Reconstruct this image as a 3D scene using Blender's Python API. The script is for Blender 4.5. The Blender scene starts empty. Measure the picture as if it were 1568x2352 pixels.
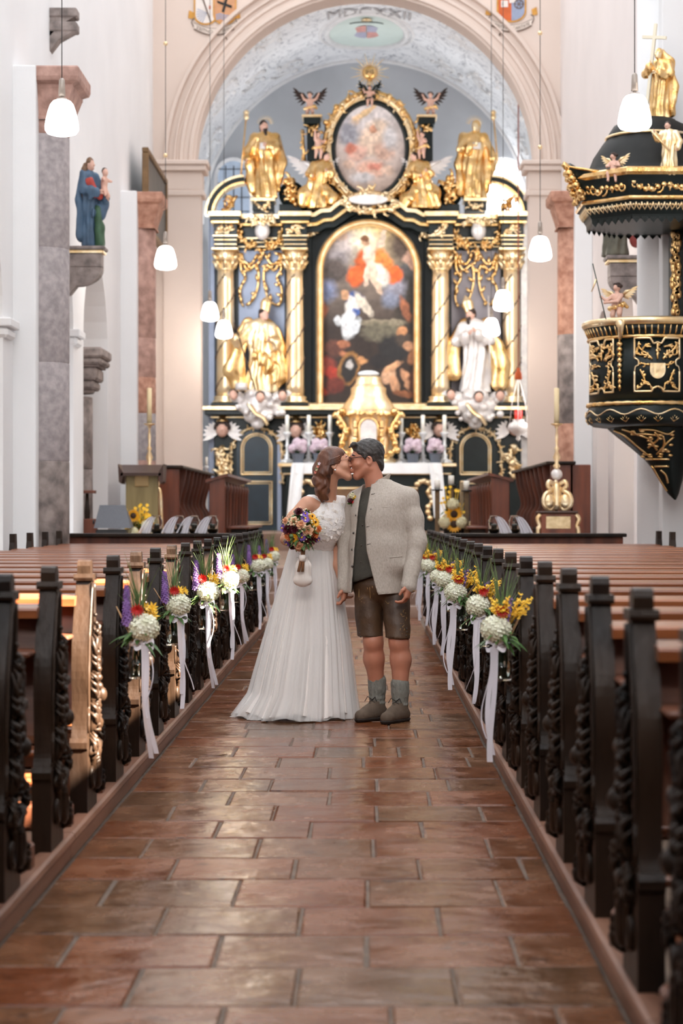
import bpy, math, random
import numpy as np
from mathutils import Vector, Matrix

SC = bpy.context.scene
COL = SC.collection
PI = math.pi
# ------------------------------------------------------------------ camera, world, sun, lights, exposure
FPX, CX, CY, EYE = 4573.0, 836.0, 1176.0, 1.31      # focal length in px, vanishing point, eye height
cam_d = bpy.data.cameras.new('camera'); cam = bpy.data.objects.new('camera', cam_d); COL.objects.link(cam)
cam.location = (0, 0, EYE); cam.rotation_euler = (PI/2, 0, 0)
cam_d.sensor_fit = 'VERTICAL'; cam_d.sensor_height = 36; cam_d.sensor_width = 24
cam_d.lens = FPX/2352*36; cam_d.shift_x = -(CX-784)/2352; cam_d.clip_end = 200
cam_d.dof.use_dof = True; cam_d.dof.focus_distance = 12.55; cam_d.dof.aperture_fstop = 3.2
SC.camera = cam

w = bpy.data.worlds.new('world'); SC.world = w; w.use_nodes = True
w.node_tree.nodes['Background'].inputs[0].default_value = (0.90, 0.95, 1.0, 1)
w.node_tree.nodes['Background'].inputs[1].default_value = 1.7
SUN_DIR = Vector((-0.74, 0.36, -0.60)).normalized()
sd = bpy.data.lights.new('sun', 'SUN'); sd.energy = 60; sd.angle = 0.009; sd.color = (1, 0.86, 0.68)
so = bpy.data.objects.new('sun', sd); COL.objects.link(so)
so.rotation_euler = SUN_DIR.to_track_quat('-Z', 'Y').to_euler(); so.location = (10, -5, 14)

def area(name, loc, target, sx, sy, energy, color=(1, 1, 1)):
    d = bpy.data.lights.new(name, 'AREA'); d.shape = 'RECTANGLE'; d.size = sx; d.size_y = sy
    d.energy = energy; d.color = color
    o = bpy.data.objects.new(name, d); COL.objects.link(o); o.location = loc
    o.rotation_euler = (Vector(target)-Vector(loc)).to_track_quat('-Z', 'Y').to_euler()
    return o
# added fill lights, side windows only assumed, just behind the arch on either side
area('chancel_fill_light_a', (-3.5, 38.2, 5.6), (1.5, 41.5, 4.6), 2.6, 5.5, 230, (0.90, 0.95, 1.0))  # left added fill, the chancel wall here is solid
area('chancel_fill_light_b', (3.7, 38.2, 5.6), (-1.5, 41.5, 4.6), 2.6, 5.5, 180, (1.0, 0.96, 0.90))  # right added fill, likewise with no window modelled
area('vault_fill_light_a', (-3.45, 43.9, 7.0), (1.0, 43.6, 9.6), 1.6, 3.0, 62, (0.95, 0.97, 1.0))  # added fill behind the altar, aimed up to brighten vault and end wall
area('vault_fill_light_b', (3.55, 43.9, 7.0), (-1.0, 43.6, 9.6), 1.6, 3.0, 62, (0.98, 0.98, 1.0))  # right-hand twin of the added vault fill, no window modelled here
# added fill light high behind the camera, brightens the couple from the front
area('west_fill_light', (-.6, -3.6, 7.2), (-.2, 14, 1.2), 3.0, 4.0, 340, (1.0, 0.97, 0.93))
SC.view_settings.view_transform = 'Standard'; SC.view_settings.look = 'None'
SC.view_settings.exposure = 0.8; SC.view_settings.gamma = 1.0
SC.view_settings.use_curve_mapping = False
SC.cycles.max_bounces = 8; SC.cycles.caustics_reflective = False; SC.cycles.caustics_refractive = False

# ------------------------------------------------------------------ helpers
def X(px, Y): return (px-CX)*Y/FPX
def Z(py, Y): return EYE+(CY-py)*Y/FPX
def P(px, py, Y): return Vector((X(px, Y), Y, Z(py, Y)))
rng = random.Random(7)

def tag(o, label=None, cat=None, group=None, kind=None):
    if label: o['label'] = label
    if cat: o['category'] = cat
    if group: o['group'] = group
    if kind: o['kind'] = kind
    return o
def empty(name, loc=(0, 0, 0), label=None, cat=None, group=None, rz=0.0, kind=None, parent=None):
    o = bpy.data.objects.new(name, None); COL.objects.link(o); o.location = loc; o.rotation_euler = (0, 0, rz)
    o.empty_display_size = 0.1
    if parent: o.parent = parent
    return tag(o, label, cat, group, kind)
def link(name, me, parent=None, loc=None):
    o = bpy.data.objects.new(name, me); COL.objects.link(o)
    if parent is not None: o.parent = parent
    if loc is not None: o.location = loc
    return o
def copy_tree(o, parent=None):
    c = o.copy(); COL.objects.link(c); c.parent = parent
    for ch in list(o.children): copy_tree(ch, c)
    return c

class MB:
    """collects shapes; build() links them as one mesh object"""
    def __init__(s): s.v = []; s.f = []; s.sm = []
    def add(s, verts, faces, smooth=False):
        b = len(s.v); s.v.extend([tuple(p) for p in verts]); s.f.extend([tuple(i+b for i in f) for f in faces])
        s.sm.extend([smooth]*len(faces)); return s
    def box(s, lo, hi, bev=0.0, M=None, smooth=False):
        (x0, y0, z0), (x1, y1, z1) = lo, hi
        if bev <= 0:
            v = [(x0,y0,z0),(x1,y0,z0),(x1,y1,z0),(x0,y1,z0),(x0,y0,z1),(x1,y0,z1),(x1,y1,z1),(x0,y1,z1)]
            f = [(3,2,1,0),(4,5,6,7),(0,1,5,4),(1,2,6,5),(2,3,7,6),(3,0,4,7)]
        else:
            b = min(bev, (x1-x0)*.45, (y1-y0)*.45, (z1-z0)*.45)
            v = []
            for sx, sy, sz in [(a, c, d) for d in (0, 1) for c in (0, 1) for a in (0, 1)]:
                X_ = x1 if sx else x0; Y_ = y1 if sy else y0; Z_ = z1 if sz else z0
                dx = -b if sx else b; dy = -b if sy else b; dz = -b if sz else b
                v += [(X_, Y_+dy, Z_+dz), (X_+dx, Y_, Z_+dz), (X_+dx, Y_+dy, Z_)]
            def i(sx, sy, sz, k): return 3*(sx+2*sy+4*sz)+k
            f = []
            f.append((i(0,0,0,0), i(0,0,1,0), i(0,1,1,0), i(0,1,0,0))); f.append((i(1,0,0,0), i(1,1,0,0), i(1,1,1,0), i(1,0,1,0)))
            f.append((i(0,0,0,1), i(1,0,0,1), i(1,0,1,1), i(0,0,1,1))); f.append((i(0,1,0,1), i(0,1,1,1), i(1,1,1,1), i(1,1,0,1)))
            f.append((i(0,0,0,2), i(0,1,0,2), i(1,1,0,2), i(1,0,0,2))); f.append((i(0,0,1,2), i(1,0,1,2), i(1,1,1,2), i(0,1,1,2)))
            for a in (0, 1):
                for c in (0, 1):
                    f.append((i(a,c,0,0), i(a,c,0,1), i(a,c,1,1), i(a,c,1,0)))
                    f.append((i(a,0,c,0), i(a,0,c,2), i(a,1,c,2), i(a,1,c,0)))
                    f.append((i(0,a,c,1), i(0,a,c,2), i(1,a,c,2), i(1,a,c,1)))
                    for d in (0, 1): f.append((i(a,c,d,0), i(a,c,d,1), i(a,c,d,2)))
        if M is not None: v = [M @ Vector(p) for p in v]
        return s.add(v, f, smooth)
    def tube(s, path, rad, n=8, cap=True, smooth=True, flat=1.0):
        path = [Vector(p) for p in path]; m = len(path)
        if not hasattr(rad, '__len__'): rad = [rad]*m
        t0 = (path[1]-path[0]).normalized()
        u = t0.orthogonal().normalized(); rings = []
        for k in range(m):
            t = (path[min(k+1, m-1)]-path[max(k-1, 0)])
            t = t.normalized() if t.length > 1e-9 else t0
            u = (u-t*u.dot(t)); u = u.normalized() if u.length > 1e-6 else t.orthogonal().normalized()
            w_ = t.cross(u)
            rings.append([path[k]+(u*math.cos(2*PI*j/n)+w_*math.sin(2*PI*j/n)*flat)*rad[k] for j in range(n)])
        v = [p for r in rings for p in r]; f = []
        for k in range(m-1):
            for j in range(n): f.append((k*n+j, k*n+(j+1) % n, (k+1)*n+(j+1) % n, (k+1)*n+j))
        if cap: f.append(tuple(range(n-1, -1, -1))); f.append(tuple((m-1)*n+j for j in range(n)))
        return s.add(v, f, smooth)
    def lathe(s, prof, c=(0, 0, 0), n=24, smooth=True, a0=0.0, a1=2*PI, sy=1.0, M=None):
        full = abs(a1-a0-2*PI) < 1e-6; nn = n if full else n+1; v = []; f = []
        for r, z in prof:
            for j in range(nn):
                a = a0+(a1-a0)*j/n; v.append(Vector((c[0]+r*math.cos(a), c[1]+r*math.sin(a)*sy, c[2]+z)))
        for k in range(len(prof)-1):
            for j in range(n):
                j2 = (j+1) % nn
                f.append((k*nn+j, k*nn+j2, (k+1)*nn+j2, (k+1)*nn+j))
        if full:
            if prof[0][0] > 1e-5: f.append(tuple(range(nn-1, -1, -1)))
            if prof[-1][0] > 1e-5: f.append(tuple((len(prof)-1)*nn+j for j in range(nn)))
        if M is not None: v = [M @ p for p in v]
        return s.add(v, f, smooth)
    def prism(s, poly, t0, t1, axis='x', smooth=False):
        """poly of (a,b) extruded along axis: x -> (t,a,b), y -> (a,t,b), z -> (a,b,t)"""
        n = len(poly)
        def mk(t, a, b): return {'x': (t, a, b), 'y': (a, t, b), 'z': (a, b, t)}[axis]
        v = [mk(t0, a, b) for a, b in poly]+[mk(t1, a, b) for a, b in poly]
        f = [tuple(range(n-1, -1, -1)), tuple(range(n, 2*n))]+[(i, (i+1) % n, n+(i+1) % n, n+i) for i in range(n)]
        return s.add(v, f, smooth)
    def sphere(s, c, r, nu=12, nv=8, M=None, smooth=True):
        if not hasattr(r, '__len__'): r = (r, r, r)
        v = [(0, 0, -1)]; f = []
        for i in range(1, nv):
            t = -PI/2+PI*i/nv
            for j in range(nu): a = 2*PI*j/nu; v.append((math.cos(t)*math.cos(a), math.cos(t)*math.sin(a), math.sin(t)))
        v.append((0, 0, 1)); L = len(v)-1
        for j in range(nu): f.append((0, 1+(j+1) % nu, 1+j)); f.append((L, L-nu+j, L-nu+(j+1) % nu))
        for i in range(nv-2):
            for j in range(nu):
                a = 1+i*nu; f.append((a+j, a+(j+1) % nu, a+nu+(j+1) % nu, a+nu+j))
        pts = []
        for p in v:
            q = Vector((p[0]*r[0], p[1]*r[1], p[2]*r[2]))
            if M is not None: q = M @ q
            pts.append(q+Vector(c))
        return s.add(pts, f, smooth)
    def strip(s, path, wid, side, smooth=True, thick=0.0):
        """flat ribbon along path, half-vectors side*wid"""
        v = []; m = len(path)
        for k, p in enumerate(path):
            wv = wid[k] if hasattr(wid, '__len__') else wid
            sd_ = side[k] if isinstance(side, list) else side
            p = Vector(p); sd_ = Vector(sd_); v += [p-sd_*wv/2, p+sd_*wv/2]
        return s.add(v, [(2*k, 2*k+1, 2*k+3, 2*k+2) for k in range(m-1)], smooth)
    def grid(s, fn, nu, nv, smooth=True, wrap=False):
        v = [fn(i/nu, j/nv) for j in range(nv+1) for i in range(nu if wrap else nu+1)]
        w_ = nu if wrap else nu+1; f = []
        for j in range(nv):
            for i in range(nu):
                i2 = (i+1) % w_
                f.append((j*w_+i, j*w_+i2, (j+1)*w_+i2, (j+1)*w_+i))
        return s.add(v, f, smooth)
    def mesh(s, name, m):
        me = bpy.data.meshes.new(name); me.from_pydata(s.v, [], s.f)
        if m is not None: me.materials.append(m)
        me.polygons.foreach_set('use_smooth', s.sm); me.update(); return me
    def build(s, name, m, parent=None, loc=None):
        return link(name, s.mesh(name, m), parent, loc)

def spiral(c, r0, r1, a0, a1, n=14):
    return [(c[0]+(r0+(r1-r0)*k/n)*math.cos(a0+(a1-a0)*k/n), c[1]+(r0+(r1-r0)*k/n)*math.sin(a0+(a1-a0)*k/n)) for k in range(n+1)]
def arc(c, r, a0, a1, n=16, sx=1.0):
    return [(c[0]+r*sx*math.cos(a0+(a1-a0)*k/n), c[1]+r*math.sin(a0+(a1-a0)*k/n)) for k in range(n+1)]
def bez(p0, p1, p2, p3, n=10):
    out = []
    for k in range(n+1):
        t = k/n; u = 1-t
        out.append(tuple(u**3*a+3*u*u*t*b+3*u*t*t*c+t**3*d for a, b, c, d in zip(p0, p1, p2, p3)))
    return out
def smooth_path(pts, n=6):
    """Catmull-Rom through pts"""
    P_ = [np.array(p, float) for p in pts]; P_ = [2*P_[0]-P_[1]]+P_+[2*P_[-1]-P_[-2]]; out = []
    for i in range(1, len(P_)-2):
        for k in range(n):
            t = k/n; a, b, c, d = P_[i-1:i+3]
            out.append(tuple(.5*((2*b)+(-a+c)*t+(2*a-5*b+4*c-d)*t*t+(-a+3*b-3*c+d)*t**3)))
    out.append(tuple(P_[-2])); return out

# ------------------------------------------------------------------ distance-field modelling (smooth bodies, statues)
def _rot(e):
    return np.array(Matrix.Rotation(e[2], 3, 'Z') @ Matrix.Rotation(e[1], 3, 'Y') @ Matrix.Rotation(e[0], 3, 'X'))
class SDF:
    def __init__(s, lo, hi, h):
        s.lo = np.array(lo, float); s.h = h
        s.n = np.ceil((np.array(hi, float)-s.lo)/h).astype(int)+1
        s.d = np.full(s.n, 1.0, np.float32)
        s.ax = [s.lo[i]+h*np.arange(s.n[i]) for i in range(3)]
    def _sl(s, lo, hi):
        a = np.clip(np.floor((np.array(lo)-s.lo)/s.h).astype(int), 0, s.n)
        b = np.clip(np.ceil((np.array(hi)-s.lo)/s.h).astype(int)+1, 0, s.n)
        if np.any(b <= a): return None, None
        sl = tuple(slice(a[i], b[i]) for i in range(3))
        g = np.meshgrid(*[s.ax[i][sl[i]] for i in range(3)], indexing='ij')
        return sl, g
    def _put(s, sl, d, k, sub=False):
        a = s.d[sl]; d = d.astype(np.float32)
        if sub:
            d = -d; hh = np.clip(k-np.abs(a-d), 0, None)/max(k, 1e-6); s.d[sl] = np.maximum(a, d)+hh*hh*k*.25
        else:
            hh = np.clip(k-np.abs(a-d), 0, None)/max(k, 1e-6); s.d[sl] = np.minimum(a, d)-hh*hh*k*.25
    def ell(s, c, r, rot=None, k=.02, sub=False):
        r = np.array(r if hasattr(r, '__len__') else (r, r, r), float); c = np.array(c, float); m = r.max()+k+2*s.h
        sl, g = s._sl(c-m, c+m)
        if sl is None: return s
        p = np.stack([g[i]-c[i] for i in range(3)], -1)
        if rot is not None: p = p @ _rot(rot)
        k0 = np.linalg.norm(p/r, axis=-1); k1 = np.linalg.norm(p/(r*r), axis=-1)
        s._put(sl, k0*(k0-1)/np.maximum(k1, 1e-6), k, sub); return s
    def cap(s, a, b, ra, rb=None, k=.02, fy=1.0, sub=False):
        rb = ra if rb is None else rb; a = np.array(a, float); b = np.array(b, float); m = max(ra, rb)*max(1, fy)+k+2*s.h
        sl, g = s._sl(np.minimum(a, b)-m, np.maximum(a, b)+m)
        if sl is None: return s
        ab = b-a; p = [g[i]-a[i] for i in range(3)]
        hh = np.clip((p[0]*ab[0]+p[1]*ab[1]+p[2]*ab[2])/max(ab @ ab, 1e-9), 0, 1)
        d = np.sqrt((p[0]-hh*ab[0])**2+((p[1]-hh*ab[1])/fy)**2+(p[2]-hh*ab[2])**2)-(ra+(rb-ra)*hh)
        s._put(sl, d, k, sub); return s
    def chain(s, pts, rad, k=.02, fy=1.0):
        for i in range(len(pts)-1): s.cap(pts[i], pts[i+1], rad[i], rad[i+1], k, fy)
        return s
    def plane_cut(s, n, off):
        """remove everything with p.n > off"""
        g = np.meshgrid(*s.ax, indexing='ij'); s.d = np.maximum(s.d, (g[0]*n[0]+g[1]*n[1]+g[2]*n[2]-off).astype(np.float32)); return s
    def disp(s, fn):
        g = np.meshgrid(*s.ax, indexing='ij'); s.d = s.d+fn(*g).astype(np.float32); return s
    def mesh(s, name, m):
        d = s.d; d = np.pad(d, 1, constant_values=1.0); nx, ny, nz = d.shape; h = s.h; lo = s.lo-h
        ins = d < 0
        cnt = np.zeros((nx-1, ny-1, nz-1), np.int32); pos = np.zeros((3, nx-1, ny-1, nz-1), np.float32)
        idx = [np.s_[0:-1], np.s_[1:]]
        corners = [(a, b, c) for a in (0, 1) for b in (0, 1) for c in (0, 1)]
        for a, b, c in corners:
            for ax in range(3):
                if (a, b, c)[ax] == 1: continue
                e = [a, b, c]; e[ax] = 1
                d0 = d[idx[a], idx[b], idx[c]]; d1 = d[idx[e[0]], idx[e[1]], idx[e[2]]]
                x = (d0 < 0) != (d1 < 0)
                if not x.any(): continue
                t = np.where(x, d0/np.where(x, d0-d1, 1), 0)
                for q in range(3):
                    pos[q] += np.where(x, (a, b, c)[q]+(t if q == ax else 0), 0)
                cnt += x
        act = cnt > 0; ids = np.full(cnt.shape, -1, np.int64); ids[act] = np.arange(act.sum())
        I = np.argwhere(act)
        V = np.stack([(I[:, q]+pos[q][act]/cnt[act])*h+lo[q] for q in range(3)], -1)
        F = []
        for ax in range(3):
            o1, o2 = [(1, 2), (2, 0), (0, 1)][ax]
            a = np.moveaxis(ins, (ax, o1, o2), (0, 1, 2)); g = np.moveaxis(ids, (ax, o1, o2), (0, 1, 2))
            c0 = a[:-1, 1:-1, 1:-1]; c1 = a[1:, 1:-1, 1:-1]
            for flip, x in ((False, c0 & ~c1), (True, ~c0 & c1)):
                J = np.argwhere(x)
                if len(J) == 0: continue
                i, j, k = J[:, 0], J[:, 1]+1, J[:, 2]+1
                q = np.stack([g[i, j-1, k-1], g[i, j, k-1], g[i, j, k], g[i, j-1, k]], -1)
                F.append(q[:, ::-1] if flip else q)
        me = bpy.data.meshes.new(name)
        if not F: return me
        F = np.concatenate(F)
        me.vertices.add(len(V)); me.vertices.foreach_set('co', V.astype(np.float32).ravel())
        me.loops.add(F.size); me.loops.foreach_set('vertex_index', F.astype(np.int32).ravel())
        me.polygons.add(len(F)); me.polygons.foreach_set('loop_start', np.arange(0, F.size, 4, dtype=np.int32))
        me.update(calc_edges=True)
        me.polygons.foreach_set('use_smooth', np.ones(len(F), bool))
        me.validate()
        if m is not None: me.materials.append(m)
        return me
    def build(s, name, m, parent=None, loc=None): return link(name, s.mesh(name, m), parent, loc)

# ------------------------------------------------------------------ materials
_M = {}
def mat(name, col=(.8, .8, .8), rough=.5, metal=0.0, var=0.0, var2=None, scale=6.0, bump=0.0, bscale=None, stretch=None,
        coat=0.0, emit=None, estr=0.0, trans=0.0, alpha=1.0, objrand=0.0, spec=None, detail=6.0, rvar=0.0, sss=0.0, wave=None, space='Object'):
    if name in _M: return _M[name]
    m = bpy.data.materials.new(name); m.use_nodes = True; nt = m.node_tree; N = nt.nodes; L = nt.links
    b = N['Principled BSDF']; b.inputs['Roughness'].default_value = rough; b.inputs['Metallic'].default_value = metal
    b.inputs['Base Color'].default_value = (*col, 1)
    if coat: b.inputs['Coat Weight'].default_value = coat; b.inputs['Coat Roughness'].default_value = .12
    if trans: b.inputs['Transmission Weight'].default_value = trans
    if spec is not None: b.inputs['Specular IOR Level'].default_value = spec
    if sss: b.inputs['Subsurface Weight'].default_value = sss; b.inputs['Subsurface Radius'].default_value = (.02, .008, .004)
    b.inputs['Alpha'].default_value = alpha
    if emit: b.inputs['Emission Color'].default_value = (*emit, 1); b.inputs['Emission Strength'].default_value = estr
    if var or bump or var2 or wave:
        tc = N.new('ShaderNodeTexCoord'); mp = N.new('ShaderNodeMapping'); L.new(tc.outputs[space], mp.inputs[0])
        if stretch: mp.inputs['Scale'].default_value = stretch
        vec = mp.outputs[0]
        if objrand:
            oi = N.new('ShaderNodeObjectInfo'); vm = N.new('ShaderNodeVectorMath'); vm.operation = 'ADD'
            sc_ = N.new('ShaderNodeMath'); sc_.operation = 'MULTIPLY'; sc_.inputs[1].default_value = 37.0
            L.new(oi.outputs['Random'], sc_.inputs[0]); L.new(vec, vm.inputs[0]); L.new(sc_.outputs[0], vm.inputs[1]); vec = vm.outputs[0]
        nz = N.new('ShaderNodeTexNoise'); nz.inputs['Scale'].default_value = scale; nz.inputs['Detail'].default_value = detail; L.new(vec, nz.inputs['Vector'])
        fac = nz.outputs['Fac']
        if wave:
            wv = N.new('ShaderNodeTexWave'); wv.inputs['Scale'].default_value = wave[0]; wv.inputs['Distortion'].default_value = wave[1]
            wv.inputs['Detail'].default_value = 3; wv.bands_direction = wave[2]; L.new(vec, wv.inputs['Vector'])
            mx = N.new('ShaderNodeMix'); mx.data_type = 'FLOAT'; mx.inputs[0].default_value = .5
            L.new(fac, mx.inputs[2]); L.new(wv.outputs['Fac'], mx.inputs[3]); fac = mx.outputs[0]
        cr = N.new('ShaderNodeValToRGB'); e = cr.color_ramp.elements
        c2 = var2 if var2 else tuple(min(1, c*(1+var)) for c in col); c1 = tuple(max(0, c*(1-var)) for c in col) if not var2 else col
        e[0].position = .33; e[1].position = .67; e[0].color = (*c1, 1); e[1].color = (*c2, 1)
        L.new(fac, cr.inputs[0]); out = cr.outputs[0]
        if objrand:
            hs = N.new('ShaderNodeHueSaturation'); mr = N.new('ShaderNodeMapRange')
            mr.inputs[3].default_value = 1-objrand; mr.inputs[4].default_value = 1+objrand
            L.new(oi.outputs['Random'], mr.inputs[0]); L.new(mr.outputs[0], hs.inputs['Value']); L.new(out, hs.inputs['Color']); out = hs.outputs[0]
        L.new(out, b.inputs['Base Color'])
        if rvar:
            mr2 = N.new('ShaderNodeMapRange'); mr2.inputs[3].default_value = max(0.02, rough-rvar); mr2.inputs[4].default_value = rough+rvar
            L.new(nz.outputs['Fac'], mr2.inputs[0]); L.new(mr2.outputs[0], b.inputs['Roughness'])
        if bump:
            nb = N.new('ShaderNodeTexNoise'); nb.inputs['Scale'].default_value = bscale or scale*3; nb.inputs['Detail'].default_value = 5; L.new(vec, nb.inputs['Vector'])
            bp = N.new('ShaderNodeBump'); bp.inputs['Strength'].default_value = bump; bp.inputs['Distance'].default_value = .02
            L.new(nb.outputs['Fac'], bp.inputs['Height']); L.new(bp.outputs[0], b.inputs['Normal'])
    _M[name] = m; return m
def vcol_mat(name, rough=.5, coat=0.0):
    if name in _M: return _M[name]
    m = bpy.data.materials.new(name); m.use_nodes = True; b = m.node_tree.nodes['Principled BSDF']; b.inputs['Roughness'].default_value = rough
    if coat: b.inputs['Coat Weight'].default_value = coat
    a = m.node_tree.nodes.new('ShaderNodeVertexColor'); a.layer_name = 'paint'
    m.node_tree.links.new(a.outputs[0], b.inputs['Base Color']); _M[name] = m; return m
def lin(r, g, b):
    return tuple((c/255/12.92) if c/255 <= .04045 else ((c/255+.055)/1.055)**2.4 for c in (r, g, b))
def set_paint(me, cols):
    a = me.color_attributes.new('paint', 'FLOAT_COLOR', 'POINT')
    a.data.foreach_set('color', np.concatenate([np.asarray(cols, np.float32), np.ones((len(cols), 1), np.float32)], 1).ravel())

M_PLASTER = mat('white_plaster', lin(236, 235, 235), .9, var=.035, scale=.7, bump=.08, bscale=40, space='Object')
M_PLASTERP = mat('rosy_plaster', lin(222, 204, 192), .9, var=.03, scale=.8, bump=.06, bscale=40)
M_WOOD_DARK = mat('dark_carved_oak', (.009, .005, .0035), .42, var2=(.030, .016, .009), scale=5, stretch=(1, 1, .25), bump=.25, bscale=30, spec=.22, objrand=.15)
M_WOOD_RAIL = mat('honey_pine', lin(108, 58, 32), .34, var2=lin(156, 94, 56), scale=4, stretch=(.18, 3, 3), bump=.08, bscale=18, coat=.3, objrand=.1)
M_WOOD_RED = mat('red_brown_wood', lin(84, 40, 24), .38, var2=lin(128, 66, 40), scale=4, stretch=(2, 2, .25), bump=.1, coat=.25)
M_PLATFORM = mat('worn_floorboard', lin(126, 106, 90), .62, var2=lin(164, 142, 124), scale=2.5, stretch=(4, .4, 1), bump=.2, bscale=14)
M_KERB = mat('worn_kerb_wood', lin(104, 68, 50), .5, var2=lin(146, 104, 82), scale=3, stretch=(2, .4, 2), bump=.2, bscale=14, objrand=.06)
M_FLAG = None
M_GOLD = mat('gilding', (.78, .46, .15), .30, metal=1.0, var2=(.98, .70, .36), scale=9, bump=.35, bscale=22, rvar=.10)
M_GOLDP = mat('pale_gilding', (.88, .61, .30), .33, metal=.85, var2=(1.0, .84, .58), scale=7, bump=.3, bscale=18)
M_BLACKGREEN = mat('black_green_lacquer', lin(20, 29, 28), .36, var=.25, scale=3, spec=.3)
M_WHITEGILT = mat('white_silvering', lin(214, 206, 204), .38, metal=.25, var2=lin(240, 232, 226), scale=7, bump=.2)
M_SKINP = mat('painted_flesh', lin(222, 176, 156), .5, var=.08, scale=10)
M_HAIRP = mat('painted_dark_hair', lin(52, 34, 26), .5, var=.3, scale=20, bump=.4)
M_WHITE = mat('white_cloth', lin(240, 240, 240), .8, var=.02, scale=12)
M_BLACK = mat('black_metal', (.012, .012, .013), .45)
# ================================================================== the setting
AL, AR = -1.10, 0.68            # aisle edges
WL, WR = -3.68, 3.42            # nave wall faces
def flag_material():
    m = bpy.data.materials.new('red_brown_flagstone'); m.use_nodes = True; nt = m.node_tree; N = nt.nodes; L = nt.links; b = N['Principled BSDF']
    tc = N.new('ShaderNodeTexCoord'); oi = N.new('ShaderNodeObjectInfo')
    mul = N.new('ShaderNodeMath'); mul.operation = 'MULTIPLY'; mul.inputs[1].default_value = 53; L.new(oi.outputs['Random'], mul.inputs[0])
    add = N.new('ShaderNodeVectorMath'); L.new(tc.outputs['Object'], add.inputs[0]); L.new(mul.outputs[0], add.inputs[1])
    n1 = N.new('ShaderNodeTexNoise'); n1.inputs['Scale'].default_value = 3.0; n1.inputs['Detail'].default_value = 8; n1.inputs['Roughness'].default_value = .62; L.new(add.outputs[0], n1.inputs['Vector'])
    r1 = N.new('ShaderNodeValToRGB'); e = r1.color_ramp.elements; e[0].position = .3; e[1].position = .72
    e[0].color = (*lin(46, 26, 14), 1); e[1].color = (*lin(142, 94, 62), 1); x = e.new(.5); x.color = (*lin(104, 62, 36), 1); L.new(n1.outputs['Fac'], r1.inputs[0])
    # per-stone tint: red to grey brown
    r2 = N.new('ShaderNodeValToRGB'); e = r2.color_ramp.elements; e[0].color = (*lin(126, 62, 30), 1); e[1].color = (*lin(92, 70, 48), 1)
    x = e.new(.45); x.color = (*lin(114, 68, 40), 1); x = e.new(.8); x.color = (*lin(116, 80, 54), 1); L.new(oi.outputs['Random'], r2.inputs[0])
    mx = N.new('ShaderNodeMix'); mx.data_type = 'RGBA'; mx.inputs[0].default_value = .5; L.new(r1.outputs[0], mx.inputs[6]); L.new(r2.outputs[0], mx.inputs[7])
    # pale salt scuffs
    n2 = N.new('ShaderNodeTexNoise'); n2.inputs['Scale'].default_value = 7; n2.inputs['Detail'].default_value = 10; n2.inputs['Roughness'].default_value = .7; L.new(add.outputs[0], n2.inputs['Vector'])
    r3 = N.new('ShaderNodeValToRGB'); e = r3.color_ramp.elements; e[0].position = .60; e[1].position = .78; e[0].color = (0, 0, 0, 1); e[1].color = (.45, .45, .45, 1); L.new(n2.outputs['Fac'], r3.inputs[0])
    m2 = N.new('ShaderNodeMix'); m2.data_type = 'RGBA'; L.new(r3.outputs[0], m2.inputs[0]); L.new(mx.outputs[2], m2.inputs[6]); m2.inputs[7].default_value = (*lin(196, 166, 146), 1)
    # dark pits
    n3 = N.new('ShaderNodeTexNoise'); n3.inputs['Scale'].default_value = 11; n3.inputs['Detail'].default_value = 4; L.new(add.outputs[0], n3.inputs['Vector'])
    r4 = N.new('ShaderNodeValToRGB'); e = r4.color_ramp.elements; e[0].position = .28; e[1].position = .38; e[0].color = (.45, .40, .36, 1); e[1].color = (1, 1, 1, 1); L.new(n3.outputs['Fac'], r4.inputs[0])
    m3 = N.new('ShaderNodeMix'); m3.data_type = 'RGBA'; m3.blend_type = 'MULTIPLY'; m3.inputs[0].default_value = 1; L.new(m2.outputs[2], m3.inputs[6]); L.new(r4.outputs[0], m3.inputs[7])
    L.new(m3.outputs[2], b.inputs['Base Color'])
    mr = N.new('ShaderNodeMapRange'); mr.inputs[1].default_value = .3; mr.inputs[2].default_value = .7; mr.inputs[3].default_value = .12; mr.inputs[4].default_value = .34; L.new(n1.outputs['Fac'], mr.inputs[0]); L.new(mr.outputs[0], b.inputs['Roughness'])
    n4 = N.new('ShaderNodeTexNoise'); n4.inputs['Scale'].default_value = 5; n4.inputs['Detail'].default_value = 6; L.new(add.outputs[0], n4.inputs['Vector'])
    bp = N.new('ShaderNodeBump'); bp.inputs['Strength'].default_value = .5; bp.inputs['Distance'].default_value = .03; L.new(n4.outputs['Fac'], bp.inputs['Height']); L.new(bp.outputs[0], b.inputs['Normal'])
    b.inputs['Specular IOR Level'].default_value = .33
    return m
M_FLAG = flag_material()
M_MORTAR = mat('pale_mortar', lin(104, 88, 76), .85, var=.25, scale=9, bump=.3)
M_STONE_G = mat('grey_granite', lin(150, 142, 142), .75, var2=lin(182, 172, 172), scale=14, bump=.25, bscale=60, detail=10)
M_STONE_P = mat('pink_marble_stone', lin(158, 122, 110), .7, var2=lin(200, 160, 146), scale=8, bump=.25, bscale=50, detail=10)
M_STONE_W = mat('warm_red_marble', lin(160, 108, 86), .6, var2=lin(206, 156, 132), scale=9, bump=.2, bscale=50, detail=10)
M_STONE_D = mat('mottled_grey_stone', lin(108, 98, 94), .75, var2=lin(164, 150, 144), scale=7, bump=.25, bscale=40, detail=10)
M_FLOOR2 = mat('chancel_stone_floor', lin(120, 92, 78), .35, var2=lin(160, 130, 112), scale=2, bump=.05)

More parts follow.
